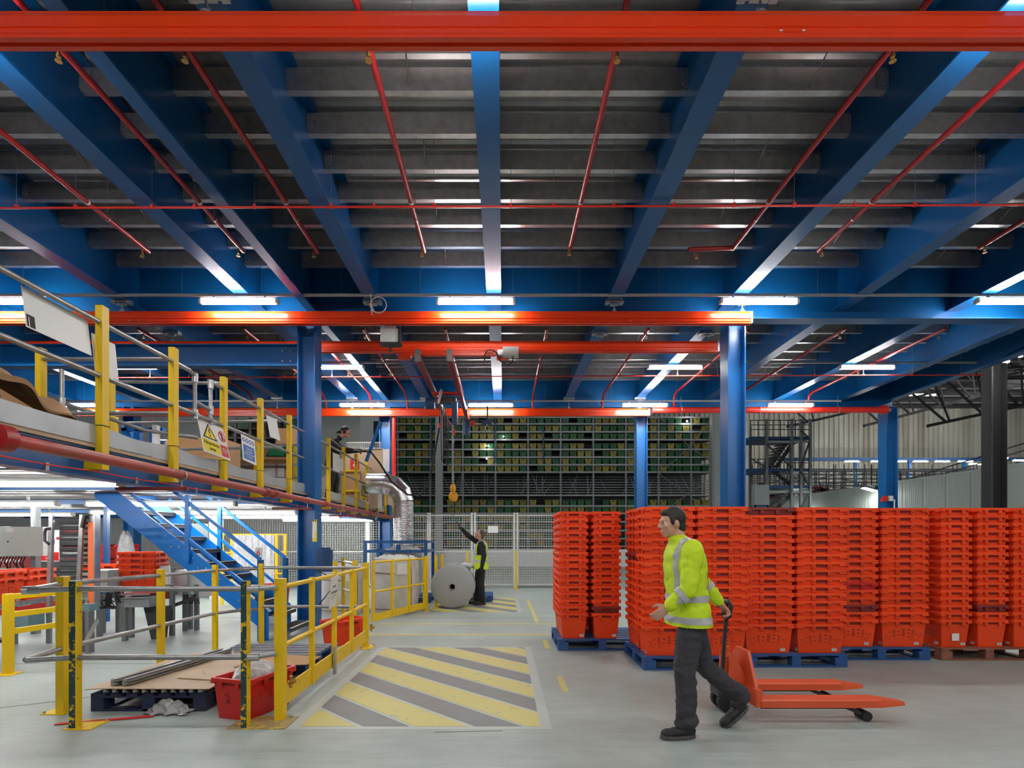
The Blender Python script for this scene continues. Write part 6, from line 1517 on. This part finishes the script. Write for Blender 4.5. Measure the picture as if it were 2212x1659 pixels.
if stuff:
    for cc in ('green', 'yellow'):
        q = MB(); src = TM[cc]
        for (i, bi, k, xx, z, c_) in stuff:
            if c_ != cc: continue
            o0 = len(q.v); q.v += [(v.co.x+xx, v.co.y+YR+.02, v.co.z+z) for v in src.vertices]
            for p in src.polygons: q.f.append([a+o0 for a in p.vertices]); q.m.append(p.material_index); q.sm.append(False)
        if q.v: solo('lower_totes', q, ['tote_'+cc, 'tote_slot'], '%s totes on the lower rows of the racking, seen through the mesh fence' % cc, 'tote', None, 'stuff')
# hall lamps that light the racking aisle
for i, (xx, yy, z) in enumerate(((-2, 24.5, 8.4), (4, 24.5, 8.4), (10, 24.5, 8.4), (-2, 19.5, 8.4), (6, 19.5, 8.4))):
    batten(xx, yy, z, 1.6, 'high bay tube light in the aisle before the racking, %s' % ['left rear','centre rear','right rear','left front','right front'][i], 'lamp_far', 'aisle tube lights')
# small lamps glinting inside the racking
q = MB()
for a, b in ((1050, 963), (1055, 963), (1088, 943), (1051, 991)): q.ball(W(a, b, 30.7), .03, 8, 6)
solo('pick_light', q.ball(W(1484, 910, 30.7), .05, 8, 6), 'lamp', 'small bright indicator lights on the racking face', 'light', None, 'stuff')

# ---------------------------------------------------------------- stair tower
YT = 23.5; zt_ = lambda p: ZA(p, YT)
t = thing('stair_tower', 'grey steel stair tower with blue landings between the column and the pale partition', 'tower', (12.2, YT, 0))
xs_ = [XA(p, YT) for p in (1621, 1656, 1710, 1730, 1750)]
for xx in (xs_[1], xs_[2], xs_[3], xs_[4]): part('upright', MB().box2(xx-.05, xx+.05, YT-.05, YT+.05, 0, zt_(905)), 'steel_grey', t)
for xx in (xs_[1], xs_[4]): part('upright', MB().box2(xx-.05, xx+.05, YT+1.5, YT+1.6, 0, zt_(905)), 'steel_grey', t)
for p in (946, 1015, 1052): part('landing', MB().box2(xs_[0] if p < 1050 else xs_[1], xs_[4], YT, YT+1.5, zt_(p)-.06, zt_(p)+.06), 'dark_blue', t)
for p in (953, 1061): part('landing_edge', MB().box2(xs_[1], xs_[4], YT-.02, YT, zt_(p)-.08, zt_(p)+.02), 'column_grey', t)
q = MB()
for a, b, c_, d_ in ((1662,1010,1700,955),(1676,1010,1714,955),(1662,1100,1700,1065),(1676,1100,1714,1065),(1662,1012,1712,1050)):
    q.bar(W(a, b, YT+.4), W(c_, d_, YT+.4), .08, .14)
part('stair_stringer', q, 'dark_steel', t)
for (b0, b1) in ((955, 1010), (1065, 1100)):
    for k in range(9): f = k/8; part('tread', MB().box2(XA(1662+38*f, YT), XA(1676+38*f, YT), YT+.3, YT+1.1, ZA(b1+(b0-b1)*f, YT)-.02, ZA(b1+(b0-b1)*f, YT)+.02), 'steel_grey', t)
q = MB()
for a, b, c_, d_ in ((1729,930,1748,946),(1729,1010,1748,955),(1729,1018,1748,1050),(1729,1100,1748,1066),(1656,960,1710,1010),(1710,1060,1656,1100),(1621,990,1655,1010)):
    q.bar(W(a, b, YT-.06), W(c_, d_, YT-.06), .05, .05)
part('cross_brace', q, 'dark_steel', t)
q = MB()
for b in (908, 918, 928, 992, 1000, 1030, 1038): q.box2(xs_[0], xs_[4], YT-.03, YT, zt_(b)-.015, zt_(b)+.015)
for k in range(9): xx = xs_[0]+(xs_[4]-xs_[0])*k/8; q.box2(xx-.015, xx+.015, YT-.03, YT, zt_(946), zt_(908)); q.box2(xx-.015, xx+.015, YT-.03, YT, zt_(1015), zt_(992))
part('guard_railing', q, 'dark_steel', t)
part('switch_cabinet', MB().box2(XA(1621, YT), XA(1652, YT), YT-.4, YT-.1, zt_(1092), zt_(1049)), 'mid_grey', t)
part('cabinet_stand', MB().box2(XA(1622, YT), XA(1625, YT), YT-.35, YT-.3, 0, zt_(1092)).box2(XA(1648, YT), XA(1651, YT), YT-.35, YT-.3, 0, zt_(1092)).box2(XA(1622, YT), XA(1651, YT), YT-.35, YT-.3, zt_(1096), zt_(1092)), 'dark_blue', t)

# ---------------------------------------------------------------- far right hall: gantry, conveyor decks, trusses
YG = 40.0
t = thing('blue_gantry', 'blue steel gantry line with lamps before the stained cladding wall, far right', 'gantry', (32, YG, 0))
z = ZA(992, YG); part('beam', MB().box2(20, 56, YG, YG+.2, z-.12, z+.12), 'dark_blue', t)
for k in range(9): xx = 22+k*4.0; part('post', MB().box2(xx-.1, xx+.1, YG+.02, YG+.18, 0, z-.12), 'blue', t)
for i, p in enumerate((1840, 1897, 1942, 1988, 2035, 2085, 2110)):
    batten(XA(p, 38), 38, ZA(997+(6 if i == 6 else 0), 38), 1.0, 'small tube light in the far right row, %s from left' % ORD[i], 'lamp_far', 'far right row of lamps', .07)
batten(XA(2160, 36), 36, ZA(990, 36), 1.0, 'small tube light above the partition, second from the right edge', 'lamp_far', 'far right row of lamps', .07)
batten(XA(2205, 36), 36, ZA(995, 36), 1.0, 'small tube light above the partition, at the right edge', 'lamp_far', 'far right row of lamps', .07)
rn = random.Random(5)
t = thing('conveyor_deck', 'tangle of grey conveyor frames on the deck beyond the pale partition', 'conveyor', (30, 36, 0))
for Yc, b in ((36, 1014), (36, 1018), (35.6, 1025), (35.2, 1034), (35, 1042), (34.5, 1049), (34.2, 1058), (34, 1066)):
    part('deck_rail', MB().box2(16, 50, Yc, Yc+.1, ZA(b, Yc)-.05, ZA(b, Yc)+.05), 'steel_grey', t)
q = MB()
for k in range(190):
    xx = 15.5+k*.17+rn.uniform(-.1, .1); Yc = rn.choice((34, 35, 36)); q.box2(xx-.02, xx+.02, Yc, Yc+.04, 0, ZA(rn.choice((1003, 1018, 1042)), Yc))
part('stanchion', q, 'dark_steel', t, kind='stuff')
q = MB()
for k in range(90):
    xx = rn.uniform(15.5, 46); b = rn.uniform(1020, 1070); q.bar((xx, 35, ZA(b, 35)), (xx+rn.uniform(.8, 2.4), 35.5, ZA(b-rn.uniform(-6, 14), 35)), .05, .07)
part('inclined_belt', q, 'mid_grey', t, kind='stuff')
q = MB()
for k in range(36):
    xx = rn.uniform(15.6, 34); q.box2(xx, xx+.5, 34.2, 34.7, ZA(1075, 34)-.1, ZA(1058-rn.uniform(0, 8), 34))
part('boxed_goods', q, 'maroon', t, kind='stuff')
solo('inclined_handrail', MB().bar(W(1940, 1042, 30), W(2230, 952, 24), .05, .05).bar(W(1940, 1052, 30), W(2230, 968, 24), .04, .04), 'dark_steel', 'dark sloping handrail climbing right above the pale partition', 'rail')
def truss(x0, y0, x1, y1, Y, lb, hgt=2.4, n=7):
    t = thing('roof_truss', lb, 'truss', tuple(W(x0, y0, Y)))
    a = W(x0, y0, Y); b = W(x1, y1, Y)
    part('bottom_chord', MB().bar(a, b, .15, .14), 'dark_steel', t)
    a2 = a+Vector((-2, 0, hgt)); b2 = Vector((b.x, b.y, b.z+hgt*.6)); part('top_chord', MB().bar(a2, b2, .11, .11), 'dark_steel', t)
    q = MB()
    for k in range(n):
        f0 = k/n; f1 = (k+.5)/n; f2 = (k+1)/n
        q.bar(a.lerp(b, f1), a2.lerp(b2, f0+.04), .08, .08); q.bar(a.lerp(b, f1+.02), a2.lerp(b2, f2), .06, .06)
    part('web_members', q, 'dark_steel', t)
truss(1700, 922, 2330, 775, 35, 'dark roof truss far right, its left end lowest behind the red main pipe')
truss(1866, 920, 2330, 800, 30.5, 'dark roof truss far right, middle one behind the rightmost blue column', 2.2)
truss(2004, 920, 2400, 835, 26, 'dark roof truss far right, nearest one beside the dark column', 2.2, 5)
t = thing('wall_lamp', 'bright wall lamp on a bracket on the pale partition beside the rightmost blue column', 'light', (14.7, 21.7, 3.6))
Yl = 21.6
part('lamp_head', MB().box((14.55, Yl, 3.52), (.55, .3, .06), 0, rot=Matrix.Rotation(.25, 3, 'Y')), 'dark_steel', t)
part('lens', MB().box((14.55, Yl, 3.48), (.48, .26, .02), 0, rot=Matrix.Rotation(.25, 3, 'Y')), 'lamp_spot', t)
part('bracket', MB().box2(14.8, 15, Yl-.03, Yl+.03, 3.5, 3.62), 'dark_steel', t)
t = thing('wall_lamp', 'second wall lamp on the pale partition, behind the stair tower', 'light', (14.7, 27, 3.0))
part('lens', MB().box((14.55, 27, 2.92), (.48, .26, .02)), 'lamp_spot', t)
part('lamp_head', MB().box((14.6, 27, 2.97), (.7, .3, .05)), 'dark_steel', t)
# lamps hung on the mezzanine edge at the right
for i, (a, b, Y, L) in enumerate(((2185, 770, 14, .5), (2165, 782, 14, .3))):
    p = W(a, b, Y); batten(p.x, Y, p.z, L, 'small bright lamp hung outside the deck edge at far right, %s' % ['upper', 'lower'][i], 'lamp_far', 'small lamps outside the deck edge', .04)

for i, (xx, yy) in enumerate(((20, 38), (29, 38), (38, 38), (20, 26), (30, 26))):  # lamps added to brighten the cladding and hall at far right
    batten(xx, yy, 11.6, 2.4, 'added high bay lamp under the far right hall roof, %s' % ['left rear', 'middle rear', 'right rear', 'left front', 'right front'][i], 'lamp_hall', 'added high bay lamps of the far right hall', .12)
# ---------------------------------------------------------------- conveyor line under the platform, left
def at(px, py, Y): return W(px, py, Y)
Y = 8.4
t = thing('control_cabinet', 'pale grey control cabinet hanging under the platform at the left edge', 'cabinet', (XA(50, Y), Y, .9))
part('housing', MB().box2(XA(-60, Y), XA(8, Y), Y, Y+.12, ZA(1202, Y), ZA(1137, Y)), 'cabinet', t)
dd = part('door', MB().box2(XA(9, Y), XA(95, Y), Y-.02, Y+.10, ZA(1201, Y), ZA(1138, Y)), 'cabinet', t)
part('lock', MB().cyl((XA(20, Y), Y-.03, ZA(1170, Y)), (XA(20, Y), Y-.02, ZA(1170, Y)), .012, n=10), 'black', dd)
part('name_plate', MB().box2(XA(14, Y), XA(31, Y), Y-.024, Y-.021, ZA(1149, Y), ZA(1141, Y)), 'sign_white', dd)
part('hanger', MB().box2(XA(54, Y), XA(60, Y), Y+.1, Y+.14, ZA(1137, Y), 2.0).box2(XA(-40, Y), XA(-34, Y), Y+.1, Y+.14, ZA(1137, Y), 2.0), 'steel_grey', t)
q = MB()
rn = random.Random(3)
for k in range(14):
    a = -30+k*6.5; q.tube([at(a, 1203, Y+.1), at(a-6, 1215, Y+.12), at(a+rn.uniform(-12, 8), 1232, Y+.15)], .010, 6)
solo('cable_bundle', q, 'rubber', 'bundle of dark cables under the pale control cabinet', 'cable')
q = MB().box2(XA(-50, 8.8), XA(66, 8.8), 8.8, 8.82, ZA(1240, 8.8), ZA(1203, 8.8)); solo('maroon_backing', q, 'maroon', 'dark maroon panel with white tags behind the cables at left', 'panel')
for i in range(5):
    a = 2+i*9; solo('cable_tag', MB().box2(XA(a, 8.75), XA(a+5, 8.75), 8.75, 8.753, ZA(1214, 8.75), ZA(1208, 8.75)), 'sign_white', 'small white cable tag under the control cabinet, %s from left' % ORD[i], 'tag', 'white cable tags')
for i, (a, b) in enumerate(((-40, 30), (32, 68))): solo('grey_duct_box', MB().box2(XA(a, 8.5), XA(b, 8.5), 8.5, 8.7, ZA(1246, 8.5), ZA(1228, 8.5)), 'cabinet', 'grey cable duct box below the cabinet, %s one' % ['left', 'right'][i], 'box')
solo('machine_post', MB().box2(XA(66, 8.6), XA(77, 8.6), 8.6, 8.7, 0, 2.1), 'steel_grey', 'grey steel post right of the control cabinet', 'post')
# do not enter sign
Ys = 8.9
t = thing('do_not_enter_sign', 'red and white Do not enter sign beside the control cabinet', 'sign', (XA(105, Ys), Ys, 1.2))
p0 = Vector((XA(105, Ys), Ys, ZA(1178, Ys))); U = Vector((1, 0, 0)); V = Vector((0, 0, 1)); N = Vector((0, -1, 0))
part('panel', MB().box2(XA(82, Ys), XA(128, Ys), Ys, Ys+.003, ZA(1213, Ys), ZA(1145, Ys)), 'sign_white', t)
part('red_field', MB().box2(XA(83, Ys), XA(127, Ys), Ys-.002, Ys, ZA(1211, Ys), ZA(1193, Ys)), 'sign_red', t)
part('prohibition_ring', ring(.085, .105, (0, .05), Vector((XA(105, Ys), Ys-.0, ZA(1170, Ys)-.05)), U, V, N), 'sign_red', t)
part('red_bar', MB().bar((XA(105, Ys)-.07, Ys-.003, ZA(1170, Ys)+.07), (XA(105, Ys)+.07, Ys-.003, ZA(1170, Ys)-.07), .002, .022, up=(0,0,1)), 'sign_red', t)
part('walking_figure', MB().extrude([(-.03,-.06),(.0,-.02),(.03,-.06),(.02,.03),(.03,.06),(-.02,.06)], (XA(105, Ys), Ys-.002, ZA(1170, Ys)), (1,0,0), (0,0,1), (0,-.001,0)), 'ink', t)
text_part('lettering', 'Do not\nenter', .055, (XA(106, Ys), Ys-.003, ZA(1202, Ys)), U, V, 'sign_white', t)
# crates on the feed conveyor at left
cz = ZA(1318, 6.0)
t = thing('feed_conveyor', 'grey feed conveyor with silver side rails carrying red crates, left edge', 'conveyor', (-5.8, 6.3, 0))
ca, cb = Vector((-6.38, 5.2, 0)), Vector((-6.80, 8.1, 0)); cd = (cb-ca).normalized(); cn = Vector((cd.y, -cd.x, 0))
for s_, zz in ((.25, .65), (-.25, .65)): part('side_rail', MB().bar(ca+cn*s_+Vector((0,0,zz)), cb+cn*s_+Vector((0,0,zz)), .04, .06, up=(0,0,1)), 'galv', t)
part('lower_rail', MB().bar(ca+cn*.25+Vector((0,0,.57)), cb+cn*.25+Vector((0,0,.57)), .03, .07, up=(0,0,1)), 'thin_red', t)
q = MB()
for k in range(30): p = ca.lerp(cb, (k+.5)/30); q.cyl(p-cn*.22+Vector((0,0,.625)), p+cn*.22+Vector((0,0,.625)), .02, n=8)
part('rollers', q, 'galv_dark', t)
for f in (.1, .5, .9):
    for s_ in (.22, -.22): p = ca.lerp(cb, f)+cn*s_; part('leg', MB().box((p.x, p.y, .30), (.05, .05, .60)), 'steel_grey', t)
part('gear_box', MB().box2(-6.22, -6.02, 6.9, 7.15, .38, .54), 'teal', t); part('lower_tray', MB().box2(-6.7, -6.3, 6.2, 7.0, .2, .24), 'dark_steel', t)
rzc = math.atan2(cd.y, cd.x)
for i in range(3):
    p = ca+cd*(1.35+i*.60); lb = ['left', 'middle', 'right'][i]
    put_crate(p.x, p.y, .647, rzc, 'red crate on the feed conveyor at left, lower %s one' % lb, 'red crates on the feed conveyor', 'crate', i == 1)
    put_crate(p.x, p.y, .738, rzc, 'red crate nested on top on the feed conveyor, %s one' % lb, 'red crates on the feed conveyor', 'crate', False)
# roller magazine tower
Y = 7.2
t = thing('roller_tower', 'upright roller conveyor tower with dark rollers and an orange edge strip, under the platform', 'machine', (XA(160, Y), Y, 0))
part('edge_strip', MB().box2(XA(196, Y), XA(208, Y), Y-.05, Y, ZA(1310, Y), ZA(1128, Y)), 'orange_panel', t, 'orange edge strip')
part('edge_frame', MB().box2(XA(208, Y), XA(211, Y), Y-.05, Y+.05, ZA(1310, Y), ZA(1112, Y)).box2(XA(199, Y), XA(211, Y), Y-.055, Y-.052, ZA(1127, Y), ZA(1114, Y)), 'galv', t)
for i, (a, b) in enumerate((((112, 1112), (106, 1310)), ((178, 1112), (168, 1310)))): part('side_frame', MB().bar(at(*a, Y-.08), at(*b, Y-.08), .05, .04), 'galv', t)
q = MB()
for k in range(14): zz = 1118+k*11.6; q.cyl(at(131, zz, Y), at(197, zz, Y), .017, n=10)
part('rollers', q, 'dark_steel', t)
for i, b in enumerate((1128, 1145, 1160, 1175, 1190, 1206)): part('cross_bar', MB().box2(XA(131, Y), XA(196, Y), Y+.03, Y+.05, ZA(b+7, Y), ZA(b, Y)), 'sheet_grey' if i % 2 == 0 else 'maroon', t)
part('grab_handle', MB().tube([at(110, 1142, Y-.1), at(99, 1143, Y-.1), at(97, 1150, Y-.1), at(97, 1168, Y-.1), at(107, 1176, Y-.1)], .018, 8), 'black', t)
part('chain_guide', MB().bar(at(184, 1112, Y-.1), at(178, 1140, Y-.1), .03, .05), 'black', t); part('leg', MB().box2(XA(190, Y), XA(198, Y), Y-.05, Y+.05, 0, .7).box2(XA(172, Y), XA(178, Y), Y-.05, Y+.05, 0, .7), 'steel_grey', t)
part('red_lamp', MB().cyl(at(125, 1163, Y-.1), at(125, 1163, Y-.14), .02, n=10), 'sign_red', t)
part('brace_foot', MB().bar(at(210, 1340, 6.9), at(186, 1385, 6.6), .03, .04), 'galv', t); part('teal_motor', MB().box2(XA(179, 7), XA(206, 7), 6.9, 7.05, ZA(1318, 7), ZA(1304, 7)), 'teal', t)
# sorting machine in the middle
Y = 8.6
t = thing('sorting_machine', 'grey sorting machine with cabinets, tray and many cables behind the pen rails', 'machine', (XA(300, Y), Y, 0))
part('left_cabinet', MB().box2(XA(208, Y), XA(262, Y), Y-.3, Y+.2, ZA(1275, Y), ZA(1230, Y)), 'cabinet', t); part('cabinet_side', MB().box2(XA(263, Y), XA(272, Y), Y-.28, Y+.18, ZA(1275, Y), ZA(1229, Y)), 'mid_grey', t)
part('right_cabinet', MB().box2(XA(376, Y+.3), XA(404, Y+.3), Y+.3, Y+.7, ZA(1285, Y+.3), ZA(1232, Y+.3)), 'cabinet', t); part('white_cabinet', MB().box2(XA(405, Y+.4), XA(440, Y+.4), Y+.4, Y+.8, ZA(1290, Y+.4), ZA(1235, Y+.4)), 'white', t)
part('tray', MB().box2(XA(268, Y-.6), XA(322, Y-.6), Y-.6, Y-.3, ZA(1312, Y-.6), ZA(1290, Y-.6)), 'mid_grey', t); part('tray_rail', MB().box2(XA(264, Y-.6), XA(324, Y-.6), Y-.63, Y-.6, ZA(1286, Y-.6), ZA(1282, Y-.6)).box2(XA(264, Y-.6), XA(324, Y-.6), Y-.63, Y-.6, ZA(1293, Y-.6), ZA(1291, Y-.6)), 'galv', t)
part('belt', MB().box2(XA(270, Y-.4), XA(330, Y-.4), Y-.55, Y+.3, ZA(1281, Y-.4)-.02, ZA(1281, Y-.4)), 'maroon', t); part('red_side', MB().box2(XA(330, Y), XA(372, Y), Y-.1, Y-.08, ZA(1292, Y), ZA(1277, Y)), 'dusty_pipe', t)
part('hopper', MB().extrude([(0,0),(.30,0),(.22,-.55),(.13,-.55)], (XA(305, Y-.5), Y-.45, ZA(1312, Y-.5)), (1,0,0), (0,0,1), (0,.2,0)), 'dark_steel', t)
for i, (a, dy) in enumerate(((215, -.2), (222, .1), (256, .2), (270, -.55), (284, -.3), (342, -.3), (372, -.1), (400, .3), (412, .5), (425, .4))): part('leg', MB().box2(XA(a, Y+dy)-.03, XA(a, Y+dy)+.03, Y+dy-.03, Y+dy+.03, 0, .62 if i < 6 else .75), 'steel_grey', t)
part('frame_rail', MB().box2(XA(218, Y), XA(268, Y), Y-.2, Y-.15, ZA(1312, Y), ZA(1306, Y)), 'dark_steel', t); part('frame_rail', MB().bar(at(375, 1308, Y), at(425, 1290, Y), .05, .05), 'dark_steel', t)
for k in range(26):
    q = MB(); a = rn.uniform(216, 268); b = rn.uniform(1276, 1284); q.tube([at(a, b, Y-.25), at(a+rn.uniform(-10, 10), b+14, Y-.27), at(a+rn.uniform(-14, 14), b+rn.uniform(16, 30), Y-.2)], rn.choice((.008, .012, .018)), 6); part('cable', q, 'rubber', t)
for k in range(12):
    q = MB()
    a = rn.uniform(388, 425); q.tube([at(a, 1284, Y+.2), at(a+rn.uniform(-6, 6), 1296, Y+.18), at(a+rn.uniform(-8, 8), 1304, Y+.2)], .010, 6); part('cable', q, 'rubber', t)
part('coil_hose', MB().tube([at(232+12*math.cos(k*.4), 1316-10*abs(math.sin(k*.4)), Y-.2) for k in range(5)], .014, 6), 'black', t)
part('guard_plate', MB().box2(XA(338, Y), XA(365, Y), Y-.0, Y+.02, ZA(1262, Y), ZA(1222, Y)), 'white', t)
q = MB()
for b, z in enumerate((0, 1, 2)): pass
p = at(305, 1276, Y); 
for k in range(4): put_crate(p.x, Y+.05, ZA(1276, Y)+k*.09, .05, 'red crate in the stack on the sorting machine, %s from the top' % ORD[3-k], 'red crates on the sorting machine', 'crate', False)
for i, xx in enumerate((226, 250)): put_crate(XA(xx, 9.3), 9.3, ZA(1262, 9.3), .1, 'red crate behind the grey cabinet of the sorting machine, %s one' % ['left', 'right'][i], 'red crates behind the grey cabinet', 'crate', False)
# far stacks behind
g = 'distant red crates behind the machines'
for i, xx in enumerate((238, 268)):
    for k in range(3): put_crate(XA(xx, 14.2), 14.2, .3+k*.36, 0, 'distant red crate behind the machines, %s stack, %s from the top' % (['left', 'right'][i], ORD[2-k]), g, 'crate_red', False)
solo('crate_trolley', MB().box2(XA(222, 14.2), XA(286, 14.2), 13.9, 14.5, 0, .295), 'dark_steel', 'dark trolley under the distant red crates', 'trolley')
solo('wrapped_bundle', MB().ball((XA(272, 13.2), 13.2, .85), (.16, .25, .85), 22, 14, jit=.06, rnd=random.Random(2)), 'film', 'grey plastic wrapped bundle beside the distant red crates', 'bundle')
for i, (a, Yb, w_) in enumerate(((227, 9.9, .07),)): solo('blue_support', MB().box2(XA(a, Yb)-w_/2, XA(a, Yb)+w_/2, Yb, Yb+.08, 0, 2.1), 'blue', 'slim blue support post behind the roller tower', 'post')
# yellow cage with grey sheeting behind the stair
Y = 12.5
t = thing('sheeted_cage', 'yellow framed cage with hanging grey translucent sheets behind the blue stair', 'cage', (XA(540, Y), Y, 0))
for a in (478, 500, 560, 596, 615): part('upright', MB().box2(XA(a, Y)-.03, XA(a, Y)+.03, Y, Y+.06, 0, ZA(1153, Y)), 'yellow', t)
for b in (1154, 1193, 1238): part('cross_bar', MB().box2(XA(478, Y), XA(618, Y), Y-.02, Y+.02, ZA(b+2, Y), ZA(b-1, Y)), 'yellow', t)
part('sheeting', MB().grid(lambda u, v: (XA(505+88*u, Y), Y-.04+.02*math.sin(u*40), ZA(1290-134*v, Y)), 60, 3), 'clear_bag', t, 'grey translucent sheet')
solo('white_partition', MB().box2(XA(452, 13.6), XA(478, 13.6), 13.6, 13.7, 0, 2.0), 'white', 'white panel seen through the stair', 'panel')
solo('dark_mesh_cage', MB().box2(XA(414, 13.9), XA(450, 13.9), 13.9, 14.6, .2, 1.9), 'steel_grey', 'dark grey mesh cage seen through the stair', 'cage')
put_crate(XA(588, 9.8), 9.8, .35, .2, 'red crate standing behind the stair foot', None, 'crate', False)
solo('crate_plinth', MB().box2(XA(588, 9.8)-.25, XA(588, 9.8)+.25, 9.65, 9.98, 0, .345), 'white', 'white box under the red crate behind the stair foot', 'box')
solo('barrel_sheet', MB().grid(lambda u, v: (XA(340+28*u, 10), 10, ZA(1262-40*v*(.4+.6*math.sin(u*1.57)), 10)), 8, 6), 'white', 'white curved hood behind the sorting machine', 'hood')
